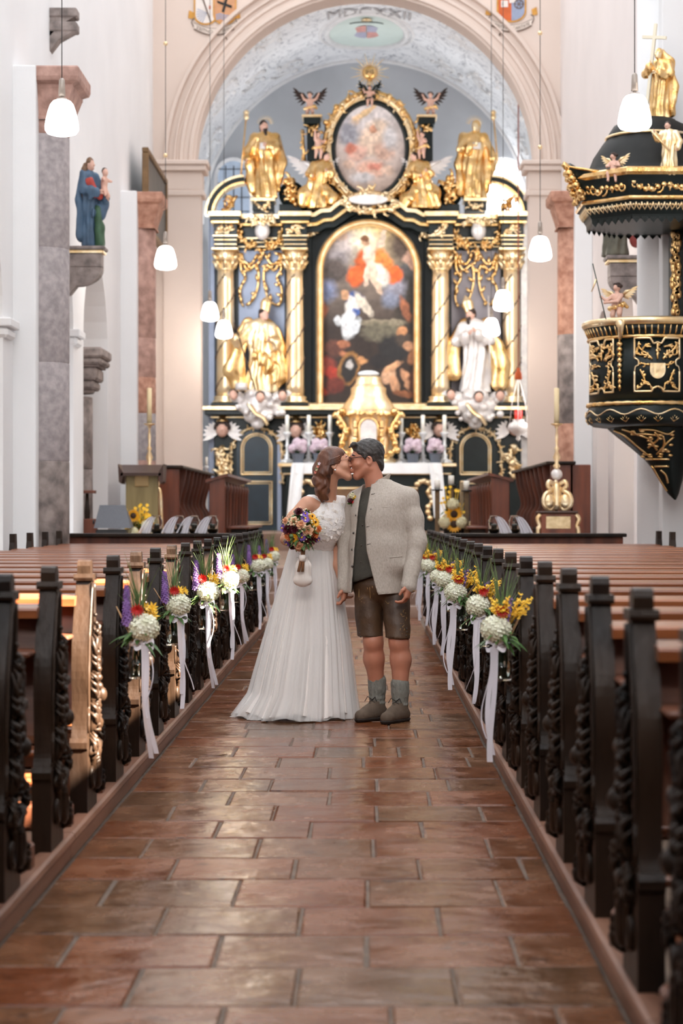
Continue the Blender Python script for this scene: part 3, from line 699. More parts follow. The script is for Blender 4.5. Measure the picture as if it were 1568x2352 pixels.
def pew_carving(s):
    mb = MB(); r = random.Random(3)
    def q(x, y, z): return (s*x*.8, .02+.58*(y-.02)+.12*max(0, z-.6), z-(.05 if .45 < z < .7 else 0))
    def tb(pts, rad, x=.012, n=6): mb.tube([q(x, a, b) for a, b in pts], rad, n, flat=1.0)
    edge = smooth_path([(.03, .33), (.046, .46), (.036, .58), (.052, .70), (.105, .82), (.165, .93)], 4)
    tb(edge, .007, .006)
    tb(smooth_path([(.25, .93), (.265, .84), (.27, .78), (.315, .69), (.40, .655)], 4), .009, .006)
    tb(spiral((.395, .585), .078, .012, .9, 10.5, 34), [.022-.012*k/34 for k in range(35)], .016, 7)
    tb(spiral((.385, .39), .062, .01, -1.0, -9.5, 28), [.018-.009*k/28 for k in range(29)], .014, 7)
    tb(spiral((.36, .17), .10, .012, 1.5, 10.5, 34), [.026-.014*k/34 for k in range(35)], .016, 7)
    tb(spiral((.13, .16), .075, .012, 1.8, -6.0, 28), [.018-.009*k/28 for k in range(29)], .012, 7)
    for k in range(8):          # bead string
        t = k/7; mb.sphere(q(.02+.018*t, .20+.06*math.sin(t*2.4), .80-.24*t), .0085+.009*t, 8, 6)
    mb.sphere(q(.045, .275, .525), (.026, .028, .032), 10, 8)
    for (a, b, l, wd, ang, xx) in ((.22, .48, .13, .045, 1.9, .03), (.14, .40, .15, .05, 1.25, .028), (.26, .36, .12, .045, 2.3, .03), (.17, .55, .12, .04, 1.5, .022),
                                   (.30, .70, .12, .04, 2.2, .02), (.43, .30, .1, .04, 1.2, .03), (.45, .10, .10, .04, .9, .03), (.22, .24, .14, .05, 2.7, .028), (.10, .27, .1, .04, .6, .02), (.19, .66, .10, .03, 1.7, .016)):
        d = (math.cos(ang), math.sin(ang)); n_ = (-d[1], d[0])
        mb.tube([q(.006+xx*math.sin(PI*t), a+d[0]*l*(t-.5), b+d[1]*l*(t-.5)) for t in [k/6 for k in range(7)]], [max(.004, wd*.5*math.sin(PI*min(1, .12+.88*k/6))) for k in range(7)], 7, flat=.55)
        for sg in (-1, 1):
            for t in (.25, .5, .75):
                a2, b2 = a+d[0]*l*(t-.5), b+d[1]*l*(t-.5)
                mb.tube([q(.012+xx*.6, a2, b2), q(.02+xx*.7, a2+sg*n_[0]*wd*.6+d[0]*.015, b2+sg*n_[1]*wd*.6+d[1]*.015), q(.008, a2+sg*n_[0]*wd+d[0]*.035, b2+sg*n_[1]*wd+d[1]*.035)], [.012, .010, .004], 5)
    return mb
def bd(lo, hi, b=.006): m_ = MB(); m_.box(lo, hi, b); return m_
M_WOOD_IN = mat('brown_pew_boards', lin(78, 42, 27), .45, var2=lin(116, 68, 44), scale=4, stretch=(.2, 3, 3), bump=.1, objrand=.08)
OUT = {1: -3.25+1.113, -1: 3.12-.69}
pew_meshes = {}
for s in (1, -1):
    w_ = abs(OUT[s])
    def xr(a, b): return (min(-s*a, -s*b), max(-s*a, -s*b))
    def board(y0, y1, z0, z1, bev=.006, a=.058, b=None):
        x0, x1 = xr(a, b or w_-.04); return bd((x0, y0, z0), (x1, y1, z1), bev)
    rail = MB(); x0, x1 = xr(.056, w_-.03)
    rail.prism([(.055, .840), (.052, .868), (.060, .876), (.232, .884), (.240, .874), (.238, .846)], x0, x1, 'x')
    back = MB(); x0, x1 = xr(.056, w_-.03); back.prism([(.06, .42), (.16, .862), (.185, .862), (.085, .42)], x0, x1, 'x')
    outer = MB(); ox = w_
    outer.prism([(0, 0), (0, .3), (.02, .45), (.02, .6), (.09, .82), (.15, .94), (.15, 1.02), (.25, 1.02), (.27, .9), (.30, .75), (.46, .66), (.46, .5), (.42, .3), (.46, 0)], *xr(w_-.05, w_), 'x')
    pew_meshes[s] = dict(end_panel=(pew_end(s).mesh('end_panel', M_WOOD_DARK), ), carving=(pew_carving(s).mesh('carving', M_WOOD_DARK), ),
        book_rest=(rail.mesh('book_rest', M_WOOD_RAIL), ), back_panel=(back.mesh('back_panel', M_WOOD_IN), ), seat=(board(.10, .48, .42, .45).mesh('seat', M_WOOD_RAIL), ),
        shelf=(board(-.10, .13, .71, .728).mesh('shelf', M_WOOD_IN), ), kneeler=(board(-.30, -.12, .16, .19, .01).mesh('kneeler', M_WOOD_RAIL), ),
        foot_beam=(board(-.36, -.26, 0, .10, .012, a=.01).mesh('foot_beam', M_WOOD_IN), ), outer_end=(outer.mesh('outer_end', M_WOOD_DARK), ))
def pew(s, x, y, label, group):
    t = empty('church_pew', (x, y, PZ), label, 'pew', group)
    for nm, (me, ) in pew_meshes[s].items(): link(nm, me, t)
    return t
NL = 18
for k in range(NL):
    pew(1, -1.113, 5.22+.92*k, f'carved dark oak pew left of the aisle, {ORD[k]} row from the camera', 'pews left of the aisle')
NR = 19
for k in range(NR):
    pew(-1, .69, 4.07+.925*k, f'carved dark oak pew right of the aisle, {ORD[k]} row from the camera', 'pews right of the aisle')
# front parapets before the first rows
for s, x0, x1, nm in ((1, -3.25, -1.15, 'left'), (-1, .72, 2.85, 'right')):
    t = empty('pew_parapet', ((x0+x1)/2, 21.95, PZ), f'dark wooden parapet with ledge before the front pew on the {nm}', 'parapet')
    w_ = (x1-x0)/2
    for nm2 in ('end_panel', 'carving'): link(nm2, pew_meshes[s][nm2][0], t, (s*(w_+.03), -.18, 0))
    bd((-w_-.03, -.12, .945), (w_+.03, .16, .985), .008).build('ledge', M_WOOD_DARK, t)
    bd((-w_, -.03, 0), (w_, .03, .945), .004).build('panel', M_WOOD_RED, t)
    for k in range(5):
        a = -w_+2*w_*k/5; bd((a+.06, -.05, .15), (a+2*w_/5-.06, -.028, .82), .01).build('raised_field', M_WOOD_RED, t)

# ================================================================== flower jars with ribbons on the pew ends
M_GLASS = mat('clear_glass', (.95, .97, .96), .04, trans=1.0); M_GLASS.node_tree.nodes['Principled BSDF'].inputs['IOR'].default_value = 1.2
M_WATER = mat('jar_water_stems', lin(70, 84, 52), .25, var=.35, scale=30)
M_HYD = mat('cream_hydrangea', lin(226, 226, 196), .6, var2=lin(244, 242, 224), scale=30)
M_PUR = mat('purple_blossom', lin(108, 66, 140), .6, var2=lin(158, 118, 186), scale=40)
M_REDF = mat('red_petals', lin(196, 34, 28), .5, var=.15, scale=20); M_YEL = mat('yellow_petals', lin(236, 178, 20), .55, var2=lin(250, 206, 60), scale=30)
M_ORG = mat('orange_petals', lin(232, 130, 36), .55, var=.15, scale=20)
M_LEAF = mat('leaf_green', lin(52, 84, 40), .5, var2=lin(92, 124, 62), scale=12); M_GRASS = mat('grass_green', lin(74, 100, 56), .5, var2=lin(118, 138, 84), scale=12)
M_RIB = mat('white_satin_ribbon', lin(232, 228, 236), .35, var=.02); M_STRING = mat('tan_string', lin(170, 130, 90), .8)
def floret(mb, c, n, r, petals=4, cup=.25, width=.55):
    n = Vector(n).normalized(); u = n.orthogonal().normalized(); v = n.cross(u); c = Vector(c)
    for k in range(petals):
        a = 2*PI*k/petals; d = u*math.cos(a)+v*math.sin(a); e = n.cross(d)
        mb.add([c, c+d*r*.55+e*r*width*.6+n*r*cup*.5, c+d*r+n*r*cup, c+d*r*.55-e*r*width*.6+n*r*cup*.5], [(0, 1, 2, 3)], True)
def ball_of_florets(c, R, nfl, r, rr, squash=(1, 1, 1)):
    mb = MB(); mb.sphere(c, tuple(R*.86*q for q in squash), 12, 8)
    for k in range(nfl):
        z = 1-2*(k+.5)/nfl; a = k*2.39996; h = math.sqrt(1-z*z); n = Vector((h*math.cos(a), h*math.sin(a), z))
        floret(mb, Vector(c)+Vector([n[i]*R*squash[i]*rr.uniform(.9, 1.04) for i in range(3)]), n+Vector((rr.uniform(-.3, .3),)*3), r, 4, .3, .7)
    return mb
def leaf(mb, p, d, l, w_, up=(0, 0, 1), droop=.3):
    p = Vector(p); d = Vector(d).normalized(); s_ = d.cross(Vector(up)); s_ = s_.normalized() if s_.length > 1e-4 else Vector((1, 0, 0)); pts = []; n = 6
    for k in range(n+1):
        t = k/n; c = p+d*l*t-Vector((0, 0, 1))*droop*l*t*t; wd = w_*math.sin(PI*min(1, .08+.92*t))*.5
        pts += [c-s_*wd, c+Vector((0, 0, -.15*wd)), c+s_*wd]
    mb.add(pts, [f_ for k in range(n) for f_ in ((3*k, 3*k+1, 3*k+4, 3*k+3), (3*k+1, 3*k+2, 3*k+5, 3*k+4))], True)
def flower_jar(s, seed):
    """origin at jar foot; +x*s points into the aisle, camera towards -y"""
    r = random.Random(seed); t = empty('hanging_flower_jar')
    m = MB(); m.lathe([(.036, 0), (.043, .006), (.044, .11), (.036, .135), (.037, .16), (.039, .162), (.034, .16), (.033, .135), (.040, .108), (.039, .01), (.0, .008)], n=20); m.build('glass_jar', M_GLASS, t)
    m = MB(); m.lathe([(.0, .012), (.037, .012), (.038, .085), (.0, .085)], n=16); m.build('water', mat('water', (.8, .88, .82), .05, trans=1.0), t)
    m = MB()
    for k in range(9): a = r.uniform(0, 6.28); m.tube([(.025*math.cos(a), .025*math.sin(a), .015), (.018*math.cos(a+1), .018*math.sin(a+1), .1), (.012*math.cos(a+2), .012*math.sin(a+2), .19)], .004, 5)
    m.build('stems', M_LEAF, t)
    c = (s*.028, -.03, .225); ball_of_florets(c, .064, 120, .016, r, (1, .9, .92)).build('hydrangea', M_HYD, t)
    if s > 0:
        m = MB(); b = Vector((-.045, -.035, .235)); tip = Vector((-.05, -.01, .41)); m.tube([b, (b+tip)/2, tip], [.016, .014, .004], 7)
        for k in range(110):
            q = k/110; a = k*2.4; R_ = .024*(1-.65*q); cc = b.lerp(tip, q)+Vector((R_*math.cos(a), R_*math.sin(a), 0)); floret(m, cc, (math.cos(a), math.sin(a), .4), .010, 4, .3)
        m.build('purple_spike', M_PUR, t)
        m = MB()
        for k in range(7):
            a = -.6+k*.35; floret(m, (.05+.02*r.uniform(-1, 1), -.01+.02*r.uniform(-1, 1), .285+.03*r.uniform(-.5, 1)), (math.cos(a), -.6, .5), .026, 6, .5, .35)
        m.build('yellow_lily', M_YEL, t)
    else:
        m = MB()
        for k in range(16):
            a = r.uniform(0, 6.28); b = Vector((.02*s*-1+.02*math.cos(a), .02*math.sin(a), .25)); e = b+Vector((.07*math.cos(a)-.02*s, .05*math.sin(a)-.015, r.uniform(.05, .12)))
            m.tube([b, (b+e)/2+Vector((0, 0, .02)), e], [.004, .004, .002], 4)
            for j in range(14): q = .35+.65*j/14; cc = b.lerp(e, q)+Vector((r.uniform(-.012, .012), r.uniform(-.012, .012), r.uniform(-.002, .02))); floret(m, cc, (r.uniform(-1, 1), -.5, .7), .009, 5, .3)
        m.build('goldenrod', M_YEL, t)
        m = MB(); b = Vector((.02, -.02, .26)); tip = Vector((.03, .0, .36))
        for k in range(40): q = k/40; a = k*2.4; floret(m, b.lerp(tip, q)+Vector((.014*math.cos(a), .014*math.sin(a), 0)), (math.cos(a), math.sin(a), .4), .010)
        m.build('lilac_spike', M_PUR, t)
    m = MB(); g = Vector((s*.002, -.055, .305))
    for ring_, (n_, R_) in enumerate(((14, .034), (12, .026), (9, .016))):
        for k in range(n_):
            a = 2*PI*(k+.5*ring_)/n_; d = Vector((math.cos(a), -.25-.25*ring_, math.sin(a)*.8)); leaf(m, g, d, R_, .009, (0, 1, 0), 0)
    m.build('red_gerbera', M_REDF, t)
    m = MB()
    for k in range(26):
        a = r.uniform(0, 6.28); leaf(m, (.02*math.cos(a), .02*math.sin(a), .165+r.uniform(0, .05)), (math.cos(a), math.sin(a), r.uniform(-.2, .5)), r.uniform(.06, .12), r.uniform(.018, .03), droop=.5)
    for k in range(16):
        a = r.uniform(0, 6.28); m.sphere((.05*math.cos(a), .04*math.sin(a), .2+r.uniform(-.02, .06)), .004, 5, 4)
    m.build('foliage', M_LEAF, t)
    m = MB()
    for k in range(22):
        a = r.uniform(0, 6.28); l = r.uniform(.18, .36); dx, dy = r.uniform(-.09, .09), r.uniform(-.05, .07)
        pts = [Vector((.012*math.cos(a), .012*math.sin(a), .2))+Vector((dx*q*q, dy*q*q, l*q)) for q in (0, .25, .5, .75, 1)]
        m.strip(pts, [.007, .009, .008, .005, .001], (math.cos(a), math.sin(a), 0))
    m.build('grass_blades', M_GRASS, t)
    # ribbon: collar, bow loops, tails
    m = MB(); m.lathe([(.040, .145), (.0415, .152), (.0405, .165)], n=18)
    for q in (-1, 1):
        lp = [(s*.03+q*.045*math.sin(PI*k/10), -.045-.012*math.sin(PI*k/10), .155+.02*math.sin(2*PI*k/10)) for k in range(11)]; m.strip(lp, .018, (0, .3, 1))
    m.sphere((s*.03, -.048, .155), (.009, .006, .009), 8, 6); m.build('ribbon_bow', M_RIB, t)
    for q, ln, wd in ((0, r.uniform(.44, .52), .026), (1, r.uniform(.38, .48), .022), (2, r.uniform(.3, .4), .006)):
        ph = r.uniform(0, 6); x0 = s*(.03+.012*q); m = MB(); n = 18; pts = []; sd_ = []
        for k in range(n+1):
            u = k/n; pts.append((x0+s*.02*u+.012*math.sin(ph+5*u)*u*(1+q), -.05-.006*q+.012*math.sin(ph+4*u+1)*u, .15-ln*u)); a = .5*math.sin(ph+2.2*u)+(.3 if q else 0); sd_.append((math.cos(a), math.sin(a), .0))
        m.strip(pts, wd, sd_); m.build('ribbon_tail', M_RIB, t)
    m = MB(); m.tube([(-s*.02, -.035, .165), (-s*.06, -.01, .24), (-s*.105, .06, .315)], .0022, 5); m.tube([(-s*.02, .035, .165), (-s*.06, .05, .24), (-s*.105, .07, .315)], .0022, 5); m.build('string', M_STRING, t)
    return t
JY = [8.78, 10.6, 12.46, 14.3, 16.14, 17.98, 19.82, 21.72]
for s, x0, side in ((1, -.995, 'left'), (-1, .60, 'right')):
    protos = [flower_jar(s, 11+s), flower_jar(s, 23+s)]
    for i, yy in enumerate(JY):
        o = protos[i] if i < 2 else copy_tree(protos[i % 2])
        yy = yy if s > 0 else yy-(.1 if i < 7 else -.02)
        o.location = (x0-(.02 if i % 3 == 1 else 0)*s, yy, .575 if i % 2 == 0 else .60); o.rotation_euler = (0, 0, (.0, .15, -.2, .1, -.1, .2, 0, .1)[i])
        sz = (1.0, .96, 1.05, 1.0, .95, 1.0, .97, 1.0)[i]; o.scale = (sz, sz, sz)
        what = 'purple spikes and cream hydrangea' if s > 0 else 'goldenrod and cream hydrangea'
        tag(o, f'hanging jar of {what}, {ORD[i]} from the camera on the {side} pews', 'flower jar', f'flower jars on the {side} pew ends')
# ================================================================== high altar
YF = 42.0                                    # front plane of the retable
def ax(px): return X(px, YF)
def az(py): return Z(py, YF)
def ap(px, py, dy=0.0): return Vector((ax(px), YF+dy, az(py)))
K = YF/FPX                                   # metres per photo pixel in that plane
ALT = empty('high_altar', (ax(846), YF+.4, .92), 'towering black and gold altarpiece with columns, arched painting and oval painting', 'altarpiece')
_inv = Matrix.Translation(-Vector(ALT.location))
def apart(mb, name, mt, parent=None):
    """part of the altar given in world coordinates"""
    off = Vector(ALT.location); mb.v = [tuple(Vector(p)-off) for p in mb.v]; o = mb.build(name, mt, parent or ALT); return o
def pbox(px0, px1, py0, py1, d0, d1, name, mt, bev=.01, parent=None):
    m = MB(); m.box((ax(px0), YF+d0, az(max(py0, py1))), (ax(px1), YF+d1, az(min(py0, py1))), bev); return apart(m, name, mt, parent)
M_BLUEN = mat('blue_grey_niche', lin(172, 180, 200), .8, var=.06, scale=3); M_GREYN = mat('mauve_grey_niche', lin(160, 152, 156), .8, var=.06, scale=3)
M_DOOR = mat('dark_petrol_door', lin(16, 38, 50), .35, var=.2, scale=4, coat=.2)
M_COLM = mat('gilt_marbled_column', (.80, .56, .30), .32, metal=.75, var2=(.98, .80, .55), scale=3, stretch=(1, 1, .4), bump=.1)
# --- carcass panels
pbox(492, 1196, 955, 1225, -.05, .5, 'predella_panel', M_BLACKGREEN); pbox(496, 716, 505, 940, .05, .5, 'side_panel', M_BLACKGREEN); pbox(974, 1196, 505, 940, .05, .5, 'side_panel', M_BLACKGREEN)
pbox(700, 990, 470, 945, .12, .5, 'centre_panel', M_BLACKGREEN)
pbox(548, 654, 560, 935, -.01, .06, 'niche_panel', M_BLUEN); pbox(1036, 1150, 560, 935, -.01, .06, 'niche_panel', M_GREYN)
pbox(478, 492, 500, 1225, .1, .5, 'marbled_edge', M_BLUEN); pbox(1196, 1212, 500, 1225, .1, .5, 'marbled_edge', M_WHITEGILT)
# --- predella cornice
for a, b, c, d, e, mt, n in ((468, 1222, 936, 945, -.62, M_GOLDP, 'cornice_strip'), (474, 1216, 945, 955, -.52, M_BLACKGREEN, 'cornice_band'), (484, 1206, 957, 961, -.16, M_GOLDP, 'gilt_line')): pbox(a, b, c, d, e, .3, n, mt)
# --- entablature: breaks forward over each column
def entab(px0, px1, d, nm='entablature'):
    for py0, py1, e, mt, n in ((497, 508, .34, M_GOLDP, 'cornice_strip'), (508, 516, .26, M_BLACKGREEN, 'cornice_band'), (516, 522, .2, M_GOLD, 'cornice_moulding'), (522, 547, .06, M_BLACKGREEN, 'frieze'),
                               (547, 551, .12, M_GOLDP, 'architrave_strip'), (551, 556, .08, M_BLACKGREEN, 'architrave_band'), (556, 559, .06, M_GOLDP, 'architrave_strip'), (559, 566, .04, M_BLACKGREEN, 'architrave_band'), (566, 569, .05, M_GOLDP, 'architrave_strip'), (569, 576, .02, M_BLACKGREEN, 'architrave_band')):
        ee = e/K*.35; pbox(px0-ee, px1+ee, py0, py1, d-e, .1, n, mt, .008)
for a, b in ((497, 545), (655, 704), (985, 1036), (1150, 1196)): entab(a, b, -.42)
entab(548, 652, -.02); entab(1040, 1148, -.02)
# curved rising cornice over the painting
def curve_band(name, mt, pts_out, pts_in, d0, d1):
    m = MB(); n = len(pts_out)
    for k in range(n-1):
        o0, o1, i0, i1 = pts_out[k], pts_out[k+1], pts_in[k], pts_in[k+1]
        v = [ap(*i0, d0), ap(*i1, d0), ap(*o1, d0), ap(*o0, d0), ap(*i0, d1), ap(*i1, d1), ap(*o1, d1), ap(*o0, d1)]
        m.add(v, [(0, 1, 2, 3), (7, 6, 5, 4), (0, 4, 5, 1), (3, 2, 6, 7), (0, 3, 7, 4), (1, 5, 6, 2)])
    return apart(m, name, mt)
def off_path(path, d):
    out = []
    for i, (a, b) in enumerate(path):
        p0, p1 = path[max(i-1, 0)], path[min(i+1, len(path)-1)]; tx, ty = p1[0]-p0[0], p1[1]-p0[1]; l = math.hypot(tx, ty); out.append((a-ty/l*d, b+tx/l*d))
    return out
rise = [(704, 500), (722, 499), (738, 490)]+[(846-124*math.cos(t), 576-124*math.sin(t)) for t in [.78+(PI-1.56)*k/22 for k in range(23)]]+[(954, 490), (970, 499), (988, 500)]
for off, w_, mt, d in ((0, 8, M_GOLDP, -.62), (8, 11, M_BLACKGREEN, -.5), (19, 7, M_GOLD, -.42), (26, 12, M_BLACKGREEN, -.25)):
    curve_band('raised_cornice', mt, off_path(rise, off), off_path(rise, off+w_), d, .12)
# broken pediment arcs at the sides
for c, s_ in ((588, 1), (1102, -1)):
    pts = [(c-s_*(20+97*math.sin(t)), 495-92*(math.cos(t)) if True else 0) for t in [.0+1.52*k/14 for k in range(15)]]
    pts = [(c-s_*(22+94*math.sin(t)), 498-92*math.cos(t)) for t in [.05+1.5*k/14 for k in range(15)]]
    if s_ < 0: pts = pts[::-1]
    sgn = -1 if s_ > 0 else -1
    for off, w_, mt, d in ((0, 5, M_GOLDP, -.3), (5, 10, M_BLACKGREEN, -.22), (15, 5, M_GOLD, -.26)):
        curve_band('pediment_arc', mt, off_path(pts, off*sgn*(-1 if s_ < 0 else -1)*-1), off_path(pts, (off+w_)*sgn*(-1 if s_ < 0 else -1)*-1), d, .1)
# --- columns
for px in (520, 678, 1010, 1172):
    t = empty('column', (0, 0, 0), parent=ALT); t.location = Vector((ax(px), YF-.28, az(935)))-Vector(ALT.location)
    H = (935-576)*K; r = 21*K
    m = MB(); m.box((-r*1.5, -r*1.5, 0), (r*1.5, r*1.5, .06), .01); m.build('plinth', M_BLACKGREEN, t)
    m = MB(); m.lathe([(r*1.4, .06), (r*1.45, .1), (r*1.2, .14), (r*1.3, .19), (r*1.1, .22)], n=24); m.build('base', M_GOLDP, t)
    m = MB(); m.lathe([(r*(1.02-.14*k/12), .22+(H-.68)*k/12) for k in range(13)], n=24); m.build('shaft', M_COLM, t)
    m = MB()
    for st in range(2):                      # winding vine
        path = [(r*(1.04-.14*q)*math.cos(st*PI+q*11), r*(1.04-.14*q)*math.sin(st*PI+q*11), .3+(H-.85)*q) for q in [k/44 for k in range(45)]]
        m.tube(path, .013, 5)
        for k in range(3, 44, 2):
            p = Vector(path[k]); m.sphere(p, (.03, .03, .018), 6, 4)
    m.build('vine', mat('dull_vine', lin(120, 96, 80), .5, metal=.3), t)
    m = MB(); zc = H-.46; m.lathe([(r*.9, zc), (r*.98, zc+.03), (r*.88, zc+.05), (r*.95, zc+.25), (r*1.3, zc+.42)], n=20)
    for row, (zz, n_, rr) in enumerate(((zc+.05, 8, r*.92), (zc+.18, 8, r*1.0))):
        for k in range(n_):
            a = 2*PI*(k+.5*row)/n_; d = Vector((math.cos(a), math.sin(a), 0))
            m.tube([d*rr+Vector((0, 0, zz)), d*(rr+.03)+Vector((0, 0, zz+.10)), d*(rr+.10)+Vector((0, 0, zz+.16)), d*(rr+.09)+Vector((0, 0, zz+.12))], [.04, .045, .03, .012], 6)
    m.box((-r*1.45, -r*1.45, H-.05), (r*1.45, r*1.45, H), .012); m.build('capital', M_GOLDP, t)
# --- gold relief generator (foliage clusters)
def foliage(pts, size, depth, n, seed, dy=-.1):
    """pts: pixel polyline along which leafy lumps are strung"""
    r = random.Random(seed); m = MB(); P_ = [ap(*p, dy) for p in pts]; L_ = [0]
    for a, b in zip(P_[:-1], P_[1:]): L_.append(L_[-1]+(b-a).length)
    for k in range(n):
        s_ = L_[-1]*(k+r.uniform(.2, .8))/n
        i = max(j for j in range(len(L_)-1) if L_[j] <= s_); q = P_[i].lerp(P_[i+1], (s_-L_[i])/max(1e-6, L_[i+1]-L_[i]))
        q = q+Vector((r.uniform(-.5, .5)*size, r.uniform(-.5, .2)*depth, r.uniform(-.5, .5)*size)); a = r.uniform(0, 6.28)
        if r.random() < .45: m.sphere(q, (size*r.uniform(.3, .5), depth*.5, size*r.uniform(.3, .5)), 7, 5)
        else:
            d = Vector((math.cos(a), -.25, math.sin(a))); e = Vector((-math.sin(a), 0, math.cos(a)))
            m.tube([q, q+d*size*.5+e*size*.15, q+d*size*.9+e*size*.45, q+d*size*.75+e*size*.75], [size*.22, size*.26, size*.16, size*.06], 5, flat=.7)
    m.tube(P_, depth*.35, 5) if len(P_) > 1 else None
    return m
def scrolls(spec, rad, dy, seed=0, leafy=True):
    """spec: list of pixel polylines"""
    r = random.Random(seed); m = MB()
    for pts in spec:
        sp = smooth_path(pts, 5); n = len(sp)
        m.tube([ap(a, b, dy-.02*math.sin(PI*k/n)) for k, (a, b) in enumerate(sp)], [rad*(1-.45*k/n) for k in range(n)], 6)
        if leafy:
            for k in range(2, n, 4):
                a, b = sp[k]; q = ap(a, b, dy-.02); an = r.uniform(0, 6.28); d = Vector((math.cos(an), -.2, math.sin(an)))
                m.tube([q, q+d*rad*2.2, q+d*rad*3.6+Vector((0, 0, rad))], [rad*.9, rad*1.1, rad*.3], 5)
    return m
# frieze rosettes, swags, niche fretwork
for px in (520, 679, 1010, 1172): apart(foliage([(px-14, 541), (px, 534), (px+14, 527)], .12, .10, 16, px, -.5), 'frieze_ornament', M_GOLDP)
for px in (716, 974): apart(foliage([(px-9, 545), (px+9, 530)], .12, .10, 12, px, -.1), 'frieze_ornament', M_GOLDP)
for c, hw, sd_ in ((600, 50, 1), (1093, 52, 2)):
    for s_ in (-1, 1):
        apart(foliage([(c+s_*hw, 530), (c+s_*hw*.86, 552), (c+s_*hw*.5, 572), (c+s_*hw*.2, 560)], .11, .12, 26, sd_*10+s_, -.22), 'gilt_swag', M_GOLD)
        apart(scrolls([[(c+s_*8, 585), (c+s_*24, 608), (c+s_*40, 600), (c+s_*44, 582)], [(c+s_*48, 585), (c+s_*46, 620), (c+s_*36, 640), (c+s_*46, 660), (c+s_*48, 690), (c+s_*40, 705)],
                       [(c+s_*44, 600), (c+s_*30, 622), (c+s_*12, 610), (c+s_*6, 630), (c+s_*8, 660), (c+s_*18, 690), (c+s_*34, 702)]], .035, -.1, sd_*20+s_), 'gilt_fretwork', M_GOLD)
    apart(foliage([(c, 570), (c, 600)], .10, .1, 12, sd_*33, -.16), 'gilt_pendant', M_GOLD)
    # console with a mask under the upper statue
    m = MB(); q = ap(c+4, 535, -.35); m.sphere(q, (.16, .14, .2), 12, 9); m.tube([ap(c-14, 508, -.3), ap(c-4, 520, -.4), ap(c+12, 520, -.4), ap(c+24, 508, -.3)], .05, 6); apart(m, 'mask_console', M_WHITEGILT)
    apart(foliage([(c-22, 512), (c+4, 520), (c+30, 512)], .13, .12, 22, sd_*41, -.42), 'console_foliage', M_GOLDP)
# --- paintings (flat canvases, painted in patches)
def canvas(name, inside, blobs, px0, px1, py0, py1, dy, nx, nz, base, seed, parent):
    r = np.random.RandomState(seed); gx, gy = np.meshgrid(np.linspace(px0, px1, nx), np.linspace(py0, py1, nz))
    U, V = gx, gy; col = base(U, V)
    def nz_(s_):   # cheap value noise
        a = r.rand(int((py1-py0)/s_)+3, int((px1-px0)/s_)+3); fx = (U-px0)/s_; fy = (V-py0)/s_; ix = fx.astype(int); iy = fy.astype(int); tx = fx-ix; ty = fy-iy; tx = tx*tx*(3-2*tx); ty = ty*ty*(3-2*ty)
        return (a[iy, ix]*(1-tx)+a[iy, ix+1]*tx)*(1-ty)+(a[iy+1, ix]*(1-tx)+a[iy+1, ix+1]*tx)*ty
    w1, w2 = nz_(14)-.5, nz_(6)-.5; wx, wy = nz_(9)-.5, nz_(9)-.5
    for (cx, cy, rx, ry, ang, c, soft) in blobs:
        a = math.radians(ang); x = (U+wx*6-cx); y = (V+wy*6-cy); xr_ = x*math.cos(a)+y*math.sin(a); yr_ = -x*math.sin(a)+y*math.cos(a)
        d = np.sqrt((xr_/rx)**2+(yr_/ry)**2); w_ = np.clip((1-d)/max(soft, .02)+.5, 0, 1)[..., None]
        sh_ = (1+.22*w2+.16*(-(yr_/ry)))[..., None]
        col = col*(1-w_)+np.clip(np.array(lin(*c))*sh_, 0, 1)*w_
    col = np.clip(col*(1+.35*w1+.3*w2)[..., None], 0, 1)
    idm = -np.ones(U.shape, int); ins = inside(U, V); idm[ins] = np.arange(ins.sum())
    off = Vector(ALT.location); vs = [(ax(a)-off.x, YF+dy-off.y, az(b)-off.z) for a, b in zip(U[ins], V[ins])]
    q = (idm[:-1, :-1] >= 0) & (idm[1:, :-1] >= 0) & (idm[:-1, 1:] >= 0) & (idm[1:, 1:] >= 0); jj = np.argwhere(q)
    fs = [(idm[j+1, i], idm[j+1, i+1], idm[j, i+1], idm[j, i]) for j, i in jj]
    me = bpy.data.meshes.new(name); me.from_pydata(vs, [], fs); set_paint(me, col[ins]); me.materials.append(vcol_mat('oil_paint', .55)); me.update()
    return link(name, me, parent or ALT)
def base_main(U, V):
    t = np.clip((V-500)/420, 0, 1)[..., None]; top = np.array(lin(222, 196, 150)); mid = np.array(lin(128, 112, 100)); bot = np.array(lin(48, 34, 26))
    return np.where(t < .35, top*(1-t/.35)+mid*(t/.35), mid*(1-np.clip((t-.35)/.25, 0, 1))+bot*np.clip((t-.35)/.25, 0, 1))
